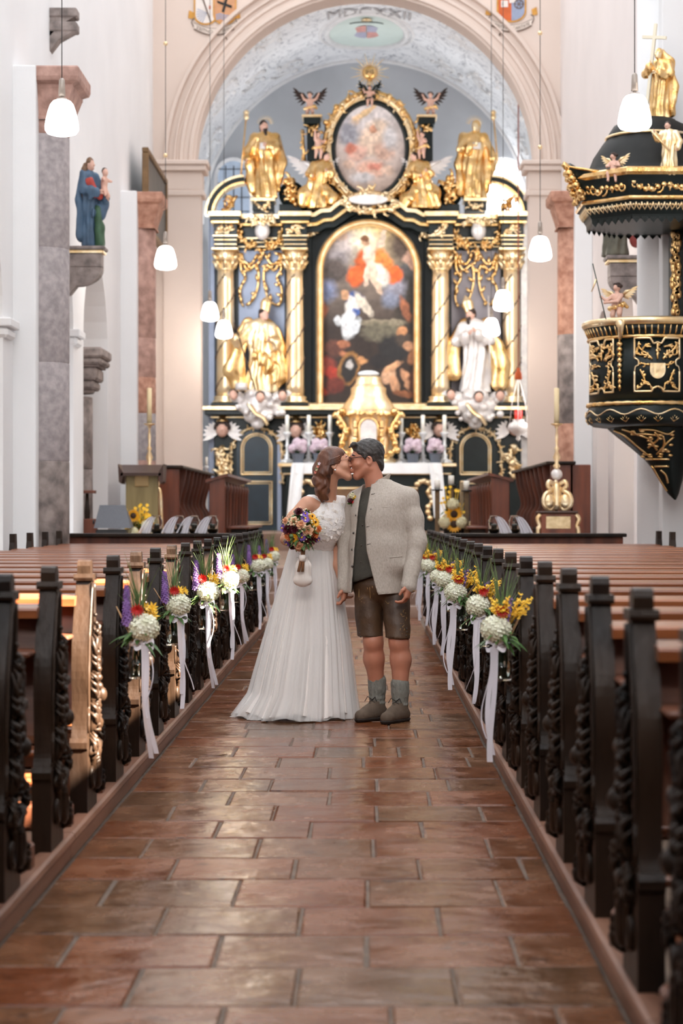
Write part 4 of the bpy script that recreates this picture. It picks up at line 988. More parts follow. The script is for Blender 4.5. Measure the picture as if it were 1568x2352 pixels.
B = [(846, 520, 70, 34, 0, (236, 200, 140), .7), (780, 560, 46, 36, 0, (206, 190, 184), .7), (765, 600, 40, 30, 0, (150, 140, 140), .7), (930, 560, 36, 44, 0, (96, 78, 66), .7), (770, 622, 30, 30, 0, (84, 72, 66), .6),
     (740, 668, 30, 26, 0, (120, 128, 158), .7), (930, 640, 34, 40, 20, (86, 84, 84), .6), (935, 690, 34, 60, 0, (50, 42, 34), .6), (838, 556, 30, 26, 0, (250, 234, 200), .9), (905, 660, 24, 30, 0, (150, 146, 158), .8),
     (832, 605, 18, 34, 10, (208, 96, 44), .4), (816, 636, 20, 24, 0, (222, 100, 44), .4), (882, 610, 22, 40, -25, (232, 138, 66), .4), (905, 632, 22, 20, 0, (228, 104, 44), .35), (870, 634, 20, 30, -30, (226, 218, 206), .4),
     (848, 586, 15, 26, -4, (236, 206, 182), .3), (853, 618, 12, 24, -8, (232, 200, 176), .3), (842, 638, 7, 22, 4, (234, 202, 178), .3), (864, 652, 8, 28, -30, (232, 198, 170), .3), (839, 554, 10, 13, 0, (206, 160, 124), .3), (838, 548, 10, 8, 0, (128, 84, 54), .4), (880, 540, 6, 22, 15, (236, 210, 186), .35), (872, 562, 8, 10, 50, (234, 206, 182), .4),
     (785, 540, 12, 14, 0, (220, 186, 164), .5), (940, 590, 14, 18, 30, (214, 170, 146), .45), (950, 612, 10, 14, -30, (206, 160, 136), .45), (815, 690, 24, 18, 35, (70, 92, 146), .4), (812, 694, 20, 10, 40, (220, 212, 206), .4), (835, 700, 10, 32, -35, (222, 206, 186), .4), (792, 678, 10, 12, 0, (196, 148, 110), .35),
     (806, 712, 14, 22, 0, (226, 216, 206), .4), (816, 718, 10, 10, 0, (72, 96, 158), .4), (800, 746, 16, 34, 8, (222, 220, 220), .35), (776, 738, 10, 12, 0, (206, 206, 206), .4), (816, 752, 10, 22, 20, (206, 208, 210), .4), (740, 712, 12, 18, 0, (180, 104, 70), .6), (738, 736, 6, 12, 0, (196, 66, 40), .5),
     (880, 742, 52, 10, 0, (138, 126, 104), .3), (876, 764, 46, 22, 0, (106, 98, 80), .4), (930, 710, 10, 28, -20, (160, 96, 64), .5), (895, 690, 18, 18, 0, (128, 132, 150), .8),
     (905, 800, 36, 30, 0, (34, 30, 30), .4), (928, 782, 22, 16, 20, (70, 56, 46), .4), (922, 760, 12, 10, 0, (196, 136, 92), .4), (938, 795, 14, 10, 30, (206, 150, 112), .4), (948, 818, 10, 20, 20, (170, 112, 76), .4), (870, 830, 22, 16, 0, (28, 22, 22), .4),
     (770, 800, 22, 18, 0, (96, 54, 40), .5), (790, 790, 14, 10, 0, (168, 104, 72), .4), (798, 818, 20, 8, 20, (176, 112, 76), .4), (828, 828, 14, 8, 0, (208, 148, 96), .4), (748, 840, 24, 20, 0, (132, 52, 36), .5), (768, 860, 20, 16, 30, (166, 50, 30), .4), (734, 852, 12, 18, 0, (190, 118, 84), .4),
     (800, 848, 24, 40, 12, (150, 104, 54), .15), (802, 848, 17, 32, 12, (40, 34, 30), .25), (804, 838, 8, 10, 0, (190, 182, 176), .5), (735, 900, 20, 10, 0, (160, 56, 34), .4), (770, 885, 22, 18, 0, (110, 44, 30), .5),
     (892, 862, 16, 22, 20, (218, 168, 132), .35), (902, 842, 24, 8, -30, (206, 152, 112), .35), (906, 882, 10, 22, -20, (204, 150, 112), .35), (935, 872, 10, 26, -25, (202, 146, 108), .35), (948, 895, 8, 18, -15, (206, 150, 112), .4), (930, 905, 26, 8, 10, (150, 92, 58), .4), (950, 880, 12, 30, 0, (90, 52, 36), .6)]
canvas('arched_painting', lambda U, V: (np.abs(U-846) <= 122) & (V <= 926) & ((V >= 624) | ((U-846)**2+(V-624)**2 <= 122**2)), B, 722, 970, 500, 928, -.02, 175, 300, base_main, 5, ALT)
def base_oval(U, V): t = np.clip((V-240)/200, 0, 1)[..., None]; return np.array(lin(206, 196, 194))*(1-t)+np.array(lin(184, 160, 146))*t
B2 = [(850, 270, 50, 30, 0, (216, 206, 204), .8), (815, 280, 22, 10, -50, (226, 196, 170), .5), (838, 262, 34, 6, -35, (232, 196, 150), .5), (800, 310, 22, 30, 0, (160, 158, 166), .7), (868, 300, 26, 24, 0, (214, 190, 170), .6), (850, 330, 26, 30, 0, (226, 198, 176), .5), (880, 350, 24, 20, 30, (196, 160, 142), .6),
      (820, 355, 24, 18, -20, (206, 164, 148), .6), (852, 390, 34, 18, 0, (208, 164, 144), .6), (860, 385, 16, 8, 0, (200, 130, 112), .6), (830, 410, 26, 12, 0, (198, 190, 188), .6), (805, 345, 14, 12, 0, (196, 120, 100), .6), (895, 320, 16, 26, 0, (206, 200, 200), .7), (855, 300, 8, 10, 0, (206, 150, 122), .5), (800, 380, 14, 10, 0, (214, 180, 160), .6), (890, 395, 14, 10, 0, (216, 184, 164), .6)]
canvas('oval_painting', lambda U, V: ((U-850)/80)**2+((V-345)/103)**2 <= 1, B2, 768, 932, 240, 450, -.12, 120, 150, base_oval, 9, ALT)
# --- painting frames
def frame_path(path, prof, name, mt, closed):
    """sweep: prof list of (offset px outward, dy)"""
    m = MB(); n = len(path); pp = []
    for i in range(n):
        p0, p1 = (path[(i-1) % n], path[(i+1) % n]) if closed else (path[max(i-1, 0)], path[min(i+1, n-1)]); tx, ty = p1[0]-p0[0], p1[1]-p0[1]; l = math.hypot(tx, ty); pp.append((ty/l, -tx/l))
    v = [ap(path[i][0]+pp[i][0]*o, path[i][1]+pp[i][1]*o, d) for i in range(n) for o, d in prof]; w_ = len(prof)
    f = [(i*w_+j, ((i+1) % n)*w_+j, ((i+1) % n)*w_+j+1, i*w_+j+1) for i in range(n if closed else n-1) for j in range(w_-1)]
    m.add(v, f, False); return apart(m, name, mt)
arch_path = [(724, 926)]+[(724, 926-(926-624)*k/8) for k in range(1, 8)]+[(846-122*math.cos(PI*k/32), 624-122*math.sin(PI*k/32)) for k in range(33)]+[(968, 624+(926-624)*k/8) for k in range(1, 8)]+[(968, 926)]
frame_path(arch_path[::-1], [(0, -.04), (2, -.16), (6, -.20), (9, -.12), (13, -.12), (17, -.2), (19, -.14), (19, .1)], 'painting_frame', M_GOLDP, False)
pbox(705, 987, 926, 945, -.2, .1, 'frame_foot', M_GOLDP, .03)
oval = [(850+80*math.cos(2*PI*k/48), 345-103*math.sin(2*PI*k/48)) for k in range(48)]
frame_path(oval[::-1], [(-1, -.12), (2, -.2), (7, -.2), (9, -.14)][::1], 'oval_inner_frame', M_BLACKGREEN, True); frame_path(oval[::-1], [(8, -.14), (10, -.22), (14, -.22), (16, -.10), (22, .0)], 'oval_gilt_frame', M_GOLDP, True)
apart(foliage([(850+(104)*math.cos(2*PI*k/40), 345-128*math.sin(2*PI*k/40)) for k in range(41)], .15, .18, 130, 77, -.15), 'oval_foliage', M_GOLD)
apart(foliage([(850+(97)*math.cos(2*PI*k/40), 345-121*math.sin(2*PI*k/40)) for k in range(41)], .09, .12, 110, 78, -.22), 'oval_beading', M_GOLDP)
# black carcass behind the oval and the upper storey
m = MB(); m.prism([(ax(850+112*math.cos(2*PI*k/36)), az(352-138*math.sin(2*PI*k/36))) for k in range(36)], YF-.05, YF+.3, 'y'); apart(m, 'oval_carcass', M_BLACKGREEN)
m = MB(); m.prism([(ax(a), az(b)) for a, b in ((640, 500), (660, 470), (690, 455), (720, 400), (740, 330), (960, 330), (980, 400), (1010, 455), (1040, 470), (1056, 500))], YF+.05, YF+.4, 'y'); apart(m, 'upper_carcass', M_BLACKGREEN)
for c in (718, 980):
    pbox(c-20, c+18, 275, 290, -.3, .2, 'pilaster_cap', M_BLACKGREEN); pbox(c-24, c+22, 270, 276, -.36, .2, 'gilt_line', M_GOLDP); pbox(c-13, c+13, 290, 400, -.15, .2, 'pilaster', M_BLACKGREEN)
    apart(foliage([(c-8, 296), (c+8, 300)], .11, .1, 10, c, -.22), 'pilaster_rosette', M_GOLD); apart(foliage([(c-24, 300), (c-22, 330), (c-18, 372)], .09, .1, 14, c+5, -.1), 'pilaster_edge', M_GOLD)
# volutes and little ornaments beside the angels
for c, s_ in ((670, 1), (1030, -1)):
    apart(foliage([(c-s_*8, 412), (c-s_*2, 430), (c+s_*4, 455), (c, 470)], .17, .2, 26, c, -.15), 'gilt_volute', M_GOLD); m = MB(); m.lathe([(.0, -.08), (30*K, -.08), (30*K, .1), (0, .1)], (0, 0, 0), 20, M=Matrix.Translation(ap(c, 448, 0)) @ Matrix.Rotation(PI/2, 4, 'X')); apart(m, 'volute_disc', M_BLACKGREEN)
    pbox(c-28, c+24, 472, 496, -.2, .2, 'pedestal_block', M_BLACKGREEN)
for c in (606, 1090):
    pbox(c-28, c+28, 462, 470, -.5, .1, 'statue_plinth', M_GOLDP); pbox(c-24, c+24, 470, 490, -.42, .1, 'statue_plinth', M_BLACKGREEN); apart(foliage([(c-16, 476), (c, 486), (c+16, 476)], .10, .1, 12, c, -.45), 'plinth_ornament', M_GOLDP)
# small foliage under pediment arcs
for c in (530, 1165): apart(foliage([(c-14, 488), (c, 470), (c+12, 455)], .13, .12, 16, c, -.1), 'pediment_foliage', M_GOLD)
# --- cartouche over the painting
apart(foliage([(790, 478), (805, 462), (845, 452), (885, 460), (912, 478), (895, 490), (845, 498), (805, 490), (790, 478)], .14, .14, 60, 5, -.66), 'cartouche_foliage', M_GOLDP)
m = MB(); m.prism([(ax(845+44*math.cos(2*PI*k/24)), az(471-11*math.sin(2*PI*k/24))) for k in range(24)], YF-.78, YF-.6, 'y'); apart(m, 'cartouche_plate', M_WHITEGILT)
# --- arched doors and their surrounds
for c, op in ((590, True), (1091, False)):
    d = empty('door', (0, 0, 0), parent=ALT)
    def dp(mb, name, mt): off = Vector(ALT.location); mb.v = [tuple(Vector(p)-off) for p in mb.v]; return mb.build(name, mt, d)
    def archpoly(hw, top, bot, n=16): rr = hw; return [(ax(c-hw), az(bot)), (ax(c+hw), az(bot))]+[(ax(c)+hw*K*math.cos(PI*k/n), az(top+rr)+rr*K*math.sin(PI*k/n)) for k in range(n+1)]
    m = MB(); m.prism(archpoly(46, 986, 1222), YF-.12, YF-.02, 'y'); dp(m, 'door_leaf', M_DOOR if op else M_BLACKGREEN)
    def ln(hw, top, bot, rd): pl = archpoly(hw, top, bot); m = MB(); m.tube([(a, YF-.13, b) for a, b in pl+[pl[0]]], rd, 5, cap=False); dp(m, 'gilt_line', M_GOLDP)
    ln(35, 996, 1090, .022); ln(30, 1001, 1085, .013)
    for q, rd in ((35, .022), (30, .013)):
        m = MB(); z0, z1 = az(1106+35-q), az(1204-35+q); m.tube([(ax(c-q), YF-.13, z0), (ax(c+q), YF-.13, z0), (ax(c+q), YF-.13, z1), (ax(c-q), YF-.13, z1), (ax(c-q), YF-.13, z0)], rd, 5, cap=False); dp(m, 'gilt_line', M_GOLDP)
    apart(foliage([(c-59, 1110), (c-59, 1044)]+[(c-59*math.cos(PI*k/14), 1044-62*math.sin(PI*k/14)) for k in range(15)]+[(c+59, 1110)], .07, .08, 120, c, -.12), 'door_garland', M_GOLDP)
    if op: pbox(c+47, c+57, 1010, 1222, -.13, -.02, 'door_reveal', M_BLUEN)
# winged cherub heads and fruit drops
def cherub(px, py, gold_crown=True):
    t = empty('winged_cherub_head', (0, 0, 0), parent=ALT); t.location = ap(px, py, -.2)-Vector(ALT.location)
    m = MB(); m.sphere((0, -.06, 0), (.13, .13, .16), 12, 9); m.sphere((0, -.18, -.02), (.025, .03, .03), 6, 5); m.build('face', M_SKINP, t)
    m = MB(); m.sphere((0, -.02, .07), (.16, .14, .13), 12, 8)
    for k in range(9): a = PI*k/8; m.sphere((.14*math.cos(a), -.08, .04+.12*math.sin(a)), .045, 7, 5)
    m.build('hair', M_HAIRP, t)
    for s_ in (-1, 1):
        m = MB()
        for k in range(6):
            a = -.5+k*.33; leaf(m, (s_*.10, 0, -.06), (s_*math.cos(a), -.1, math.sin(a)), .36-.02*k, .10, (0, 1, 0), 0)
        m.build('wing', M_WHITEGILT, t)
    m = MB(); m.lathe([(.12, .16), (.13, .2), (.06, .24), (.07, .28), (.02, .33)], n=12); m.build('crown', M_GOLD, t)
for px, py in ((512, 988), (680, 990), (1008, 988), (1180, 985)): cherub(px, py)
for px in (510, 1176): apart(foliage([(px, 1028), (px-6, 1050), (px+5, 1070), (px, 1095)], .16, .14, 36, px, -.14), 'fruit_drop', M_GOLDP)
for px in (735, 950): apart(foliage([(px-10, 1000), (px, 975), (px+10, 1000), (px, 1020)], .13, .14, 26, px, -.12), 'gilt_shell_ornament', M_GOLD)
# --- sunburst
t = empty('sunburst', ap(849, 173, -.25), 'gilded sunburst with round monogram disc crowning the altarpiece', 'sunburst')
m = MB(); R0 = Matrix.Rotation(PI/2, 4, 'X')
m.lathe([(0, .07), (.09, .075), (.13, .05), (.15, 0), (.13, -.03), (0, -.03)], n=24, M=R0); m.build('disc', M_GOLD, t)
for k in range(24):
    a = 2*PI*k/24; l = .42 if k % 2 else .30; m = MB(); m.tube([(.13*math.cos(a), 0, .13*math.sin(a)), (l*math.cos(a), 0, l*math.sin(a))], [.018, .004], 5); m.build('ray', M_GOLDP, t)
m = MB(); m.tube([(0, 0, -.1), (0, 0.02, -.55)], [.03, .04], 8); m.build('stem', M_GOLDP, t)
me = text_mesh('IHS', .12, .005); me.materials.clear(); me.materials.append(M_HAIRP)
for v in me.vertices: v.co = (v.co.x, -.08-v.co.z, v.co.y-.04)
link('monogram', me, t)
# --- altar table, cloth
YT = 40.6; KT = YT/FPX
def tp(px, py, dy=0.0): return Vector((X(px, YT), YT+dy, Z(py, YT)))
t = empty('altar_table', (X(840, YT), YT+.4, .92), 'black altar table with gilded edge and carved gilt ornaments', 'altar'); off = Vector(t.location)
def tb_(px0, px1, py0, py1, d0, d1, n, mt, bev=.012): m = MB(); m.box(Vector((X(px0, YT), YT+d0, Z(max(py0, py1), YT)))-off, Vector((X(px1, YT), YT+d1, Z(min(py0, py1), YT)))-off, bev); return m.build(n, mt, t)
tb_(638, 1048, 1064, 1072, -.06, 1.0, 'table_top', M_GOLDP); tb_(646, 1040, 1072, 1086, .0, .95, 'top_band', M_BLACKGREEN); tb_(650, 1036, 1086, 1090, .0, .95, 'gilt_strip', M_GOLDP); tb_(656, 1030, 1090, 1218, .08, .9, 'front_panel', M_BLACKGREEN)
for c, s_ in ((688, 1), (988, -1)):
    m = MB()
    for pts in ([(c, 1105), (c-s_*8, 1115), (c+s_*4, 1130), (c-s_*6, 1150), (c+s_*6, 1168), (c, 1190)], [(c, 1110), (c+s_*18, 1104), (c+s_*30, 1112)]):
        sp = smooth_path(pts, 5); m.tube([tp(a, b, .05)-off for a, b in sp], [.075-.04*k/len(sp) for k in range(len(sp))], 7)
        for k in range(1, len(sp), 3): m.sphere(tp(*sp[k], .02)-off, (.07, .05, .06), 7, 5)
    m.build('gilt_bracket', M_GOLDP, t)
tb_(724, 960, 1118, 1124, .05, .1, 'gilt_strip', M_GOLDP); tb_(724, 960, 1124, 1190, .06, .1, 'centre_field', mat('brown_field', lin(112, 80, 52), .5, var=.2, scale=5))
c_ = empty('altar_cloth', (X(840, YT), YT+.3, Z(1064, YT)), 'white linen cloth over the high altar table hanging at both sides', 'cloth'); off = Vector(c_.location)
m = MB(); x0, x1 = X(672, YT), X(1012, YT)
m.grid(lambda u, v: Vector((x0+(x1-x0)*u, YT-.09+.9*v, Z(1064, YT)+.006))-off, 20, 4); m.build('top', M_WHITE, c_)
m = MB(); m.grid(lambda u, v: Vector((x0+(x1-x0)*u, YT-.09-.01*math.sin(40*u)*v, Z(1064, YT)+.006-.22*v))-off, 60, 4); m.build('front_drop', M_WHITE, c_)
for s_, xx in ((-1, x0), (1, x1)):
    m = MB(); m.grid(lambda u, v: Vector((xx+s_*(.02+.10*v)-s_*.26*u*(1-.0*v), YT-.10-.02*math.sin(9*u+2*v), Z(1064, YT)-.02-1.1*v+.02*math.sin(20*u)*v))-off, 12, 8); m.build('side_drop', M_WHITE, c_)
# --- tabernacle
t = empty('tabernacle', (X(846, YT), YT+.36, Z(1064, YT)+.006), 'gilded tower tabernacle with curved top standing on the altar', 'tabernacle')
H = Z(862, YT)-Z(1064, YT); W = 62*KT
prof = [(1.05, 0), (1.05, .04), (.92, .06), (.92, .5), (1.0, .53), (1.1, .55), (1.12, .58), (.98, .60), (.95, .66), (.72, .76), (.66, .80), (.66, .86), (.56, .89), (.48, .93), (.46, .98), (.40, 1.0), (0, 1.0)]
m = MB(); m.lathe([(W*a, H*b) for a, b in prof], n=32, sy=.7); m.build('body', M_GOLDP, t)
m = MB(); m.sphere((0, 0, H+.05), (.22, .16, .07), 14, 8); m.build('cushion', M_WHITE, t)
m = MB(); m.prism([(-.17, .08), (.17, .08)]+arc((0, H*.40), .17, 0, PI, 10), -W*.68, -W*.60, 'y'); m.build('door', M_WHITEGILT, t)
m = MB(); m.tube([(a, -W*.66, b) for a, b in [(-.19, .06), (-.19, H*.40)]+arc((0, H*.40), .19, PI, 0, 10)+[(.19, .06)]], .03, 6); m.build('door_frame', M_GOLD, t)
for s_ in (-1, 1):
    m = MB(); r = random.Random(5); sp = smooth_path([(.30, .1), (.56, .3), (.48, .7), (.62, .98), (.5, 1.1)], 6)
    m.tube([(s_*a, -.26, b) for a, b in sp], .05, 7)
    for a, b in sp: m.sphere((s_*(a+r.uniform(-.05, .09)), -.27+r.uniform(-.05, .05), b+r.uniform(-.04, .04)), r.uniform(.04, .075), 7, 5)
    for zz in (.16, .34, .52, .70): m.lathe([(.045, 0), (.05, .04), (.04, .08), (.05, .12), (.045, .16)], (s_*.27, -.37, zz), 10)
    m.build('side_scroll', M_GOLD, t)
m = MB(); r = random.Random(8)
for k in range(46): a = -PI+PI*k/45; m.sphere((W*1.06*math.cos(a), W*.74*math.sin(a), H*.565+r.uniform(-.03, .03)), r.uniform(.03, .05), 6, 5)
m.build('beaded_cornice', M_GOLD, t)
# --- candlesticks and flower pots on the altar
M_SILV = mat('white_silver', lin(226, 226, 226), .3, metal=.3, var=.04); M_WAX = mat('white_wax', lin(244, 240, 230), .45, sss=.1)
def altar_candlestick(px, lbl):
    t = empty('altar_candlestick', (X(px, YT), YT+.34, Z(1064, YT)+.006), lbl, 'candlestick', 'six silvery candlesticks on the altar')
    m = MB(); m.lathe([(.13, 0), (.14, .03), (.09, .07), (.05, .12), (.07, .16), (.035, .2), (.03, .32), (.05, .36), (.03, .40), (.035, .52), (.07, .58), (.09, .62), (.085, .64), (.03, .64)], n=16); m.build('stick', M_SILV, t)
    for k in range(3): a = 2*PI*k/3-PI/2; m = MB(); m.tube([(.1*math.cos(a), .1*math.sin(a), .06), (.15*math.cos(a), .15*math.sin(a), .03), (.16*math.cos(a), .16*math.sin(a), .0)], [.03, .025, .03], 7); m.build('claw_foot', M_SILV, t)
    m = MB(); m.lathe([(.042, .64), (.042, .985), (.03, .995), (0, .995)], n=14); m.build('candle', M_WAX, t)
for px, l in ((658, 'silvery candlestick, leftmost of the six on the altar'), (708, 'silvery candlestick, second from the left on the altar'), (757, 'silvery candlestick just left of the tabernacle'), (922, 'silvery candlestick just right of the tabernacle'), (972, 'silvery candlestick, second from the right on the altar'), (1022, 'silvery candlestick, rightmost of the six on the altar')): altar_candlestick(px, l)
M_PINK = mat('pink_hydrangea', lin(214, 186, 200), .6, var2=lin(238, 222, 230), scale=20); M_POT = mat('slate_pot', lin(110, 116, 128), .5)
for px, l in ((684, 'pink hydrangea in slate pot, leftmost on the altar'), (733, 'pink hydrangea in slate pot left of the tabernacle'), (948, 'pink hydrangea in slate pot right of the tabernacle'), (1000, 'pink hydrangea in slate pot, rightmost on the altar')):
    t = empty('potted_hydrangea', (X(px, YT), YT+.08, Z(1064, YT)+.006), l, 'potted plant', 'pink hydrangeas on the altar'); r = random.Random(px)
    m = MB(); m.lathe([(.10, 0), (.13, .18), (.14, .19), (.12, .19), (.0, .17)], n=16); m.build('pot', M_POT, t)
    for k, (a, b, c) in enumerate(((-.10, 0, .30), (.09, -.02, .29), (0, -.05, .36), (-.05, .03, .42), (.07, .02, .40))): ball_of_florets((a+r.uniform(-.03, .03), b, c), .09, 70, .03, r).build('flower_head', M_PINK, t)
    m = MB()
    for k in range(14): a = r.uniform(0, 6.28); leaf(m, (0, 0, .2), (math.cos(a), math.sin(a), .6), .22, .09)
    m.build('leaves', M_LEAF, t)
# ================================================================== carved figures
def folds(amp, n=8, sw=5.0, zc=.8, ph=0.0, cx=0.0, cy=0.0):
    def fn(x, y, z):
        th = np.arctan2(y-cy, x-cx); w_ = np.clip((zc-z)/.25, 0, 1)
        return -amp*w_*(np.sin(n*th+2.2*np.sin(sw*z+ph)+ph)+.6*np.sin(24*z+5*th+ph*2)*np.clip(np.sin(6*z+ph), 0, 1))
    return fn
def figure(name, loc, H, label, cat, rz=0.0, robe=M_GOLD, skin=M_SKINP, hair=M_HAIRP, head=(0, 0), arms=(), hem=.17, waist=.105, shoulders=.12, cape=None, capem=None, beard=False,
           extra=None, ph=0.0, h=.017, group=None, sway=0.0, amp=.013, parent=None):
    """robed figure of unit height scaled to H; arms: list of (elbow, wrist); cape: list of chains"""
    t = empty(name, loc, label, cat, group, rz, parent=parent); t.scale = (H, H, H)
    hx = head[0]; s = SDF((-.42, -.30, -.01), (.42, .30, 1.0), h)
    s.cap((sway*.3, .0, .03), (sway, 0, .42), hem, waist*1.12, .03, .72).cap((sway, 0, .42), (0, 0, .62), waist*1.1, waist*1.15, .04, .75).cap((0, 0, .62), (0, .005, .76), waist*1.15, shoulders*.78, .04, .72)
    s.cap((-shoulders, 0, .775), (shoulders, 0, .775), .052, .052, .05).cap((0, 0, .78), (hx*.6, -.005, .84), .045, .036, .03)
    sd_ = [-1, 1]
    for i, (e, w_) in enumerate(arms):
        if e is None: continue
        s.chain([(sd_[i]*shoulders*1.05, 0, .765), e, w_], [.054, .050, .052], .03)
        s.cap(np.array(w_)+(0, 0, -.02), np.array(e)*.4+np.array(w_)*.6+(0, 0, -.07), .045, .035, .03)
    s.disp(folds(amp, 8, 5, .82, ph)); s.plane_cut((0, 0, -1), 0.0); s.build('robe', robe, t)
    if cape:
        c = SDF((-.46, -.32, -.01), (.46, .34, 1.0), h)
        for pts, rad in cape: c.chain(pts, rad, .05, .6)
        c.disp(folds(amp*1.2, 10, 6, 1.0, ph+1)); c.plane_cut((0, 0, -1), 0.0); c.build('mantle', capem or robe, t)
    m = SDF((-.30, -.30, .55), (.30, .22, 1.12), .011); hy = -.02
    m.ell((hx, hy, .905), (.050, .058, .070), (0, 0, head[1]), .01).cap((hx*.6, -.005, .83), (hx, hy+.01, .88), .033, .036, .02)
    d = np.array((math.sin(head[1]), -math.cos(head[1]), 0)); m.cap(np.array((hx, hy, .915))+d*.052, np.array((hx, hy, .895))+d*.068, .008, .013, .01).cap(np.array((hx, hy, .862))+d*.04, np.array((hx, hy, .858))+d*.05, .018, .014, .02)
    for sg in (-1, 1): e = np.array((math.cos(head[1]), math.sin(head[1]), 0))*sg; m.ell(np.array((hx, hy, .918))+d*.056+e*.022, .011, None, .004, True); m.ell(np.array((hx, hy+.008, .905))+e*.05, (.012, .012, .018), None, .008)
    m.build('head', skin, t)
    hr = SDF((-.25, -.25, .70), (.25, .22, 1.05), .012)
    hr.ell(np.array((hx, hy, .925))-d*.014+(0, 0, .006), (.056, .060, .062), (0, 0, head[1]), .01).cap(np.array((hx, hy, .9))-d*.04, np.array((hx, hy, .82))-d*.05, .042, .03, .02)
    if beard: hr.cap(np.array((hx, hy, .865))+d*.04, np.array((hx, hy, .80))+d*.05, .030, .018, .02)
    hr.ell(np.array((hx, hy, .90))+d*.075, (.05, .05, .055), None, .005, True) if not beard else hr.ell(np.array((hx, hy, .905))+d*.085, (.046, .046, .04), None, .005, True)
    hr.disp(lambda x, y, z: .004*np.sin(90*x)*np.sin(80*z+40*y)); hr.build('hair', hair, t)
    for i, (e, w_) in enumerate(arms):
        if e is None: continue
        dv = np.array(w_)-np.array(e); dv = dv/np.linalg.norm(dv); q = SDF(np.array(w_)-.1, np.array(w_)+.1, .010); q.cap(np.array(w_)+dv*.03, np.array(w_)+dv*.06, .018, .02, .01, .7)
        for k in range(4): q.cap(np.array(w_)+dv*.065+(0, -.01, .016*(k-1.5)*.8), np.array(w_)+dv*.095+(0, -.022, .016*(k-1.5)), .008, .006, .004)
        q.cap(np.array(w_)+dv*.05+(0, -.01, .015), np.array(w_)+dv*.07+(0, -.03, .026), .008, .006, .004); q.build('hand', skin, t)
    if extra: extra(t)
    return t
def wing(t, side, base, span, mt, lift=1.0):
    m = MB(); b = Vector(base)
    for row, (n_, l, w_) in enumerate(((6, .85, .20), (6, 1.0, .22))):
        for k in range(n_):
            a = lift*(-.55+k*.26)+(.05*row); st = b+Vector((side*span*(.12+.10*k), .01*row, span*(.06+.07*k)*lift)); leaf(m, st, (side*math.cos(a), .05, math.sin(a)*.9), span*l*(.55+.05*k), span*w_*.8, (0, 1, 0), .15)
    m.tube([b, b+Vector((side*span*.4, 0, span*.42*lift)), b+Vector((side*span*.75, 0, span*.55*lift))], [.05*span*2, .06*span*2, .02*span*2], 7); m.build('wing', mt, t)
def putto(name, loc, H, label, cat='putto', rz=0.0, legs=None, arms=None, head=(0, 0), wings=M_GOLD, wspan=.42, sash=None, extra=None, skin=M_SKINP, hair=M_HAIRP, group=None, lift=1.0):
    t = empty(name, loc, label, cat, group, rz); t.scale = (H, H, H)
    legs = legs or [((-.10, -.05, .22), (-.11, .0, .02)), ((.10, -.08, .24), (.09, -.02, .02))]; arms = arms or [((-.24, -.03, .66), (-.33, -.08, .80)), ((.22, -.06, .60), (.18, -.20, .66))]
    s = SDF((-.5, -.4, -.02), (.5, .4, 1.05), .02)
    s.ell((0, 0, .58), (.125, .10, .15), None, .03).ell((0, -.02, .45), (.13, .115, .11), None, .04).cap((-.10, 0, .68), (.10, 0, .68), .06, .06, .04).cap((0, 0, .70), (head[0]*.5, 0, .80), .05, .05, .03)
    for i, (kn, ft) in enumerate(legs):
        sx = (-1, 1)[i]; s.chain([(sx*.075, 0, .42), kn, ft], [.085, .062, .038], .03).cap(ft, np.array(ft)+(sx*.01, -.06, -.005), .034, .026, .02)
    for i, (el, wr) in enumerate(arms):
        sx = (-1, 1)[i]; s.chain([(sx*.12, 0, .68), el, wr], [.052, .044, .030], .025).ell(wr, .036, None, .02)
    hx = head[0]; d = np.array((math.sin(head[1]), -math.cos(head[1]), 0)); c = np.array((hx, 0, .885))
    s.ell(c, (.088, .094, .10), None, .02).cap(c+d*.085, c+d*.105+(0, 0, -.012), .012, .018, .01).ell(c+d*.07+(0, 0, -.04), (.04, .03, .03), None, .02); s.build('body', skin, t)
    q = SDF((-.3, -.3, .75), (.3, .3, 1.1), .018); q.ell(c-d*.02+(0, 0, .03), (.095, .10, .095), None, .01)
    for k in range(14): a = k*2.4; q.ell(c-d*.03+np.array((.09*math.cos(a), .09*math.sin(a), .02+.07*((k*7) % 5)/5)), .034, None, .01)
    q.ell(c+d*.12+(0, 0, -.02), (.09, .09, .09), None, .01, True); q.build('hair', hair, t)
    if wings:
        for sx in (-1, 1): wing(t, sx, (sx*.06, .09, .66), wspan, wings, lift)
    if sash:
        q = SDF((-.4, -.3, .2), (.4, .3, .8), .02); q.chain([(-.2, 0, .36), (0, -.10, .40), (.17, -.02, .46), (.24, .06, .40)], [.06, .05, .06, .04], .03).disp(folds(.012, 12, 14, 2)); q.build('sash', sash, t)
    if extra: extra(t)
    return t
def rod(t, a, b, r, mt, name='staff', r2=None): m = MB(); m.tube([a, b], [r, r2 or r], 8); return m.build(name, mt, t)
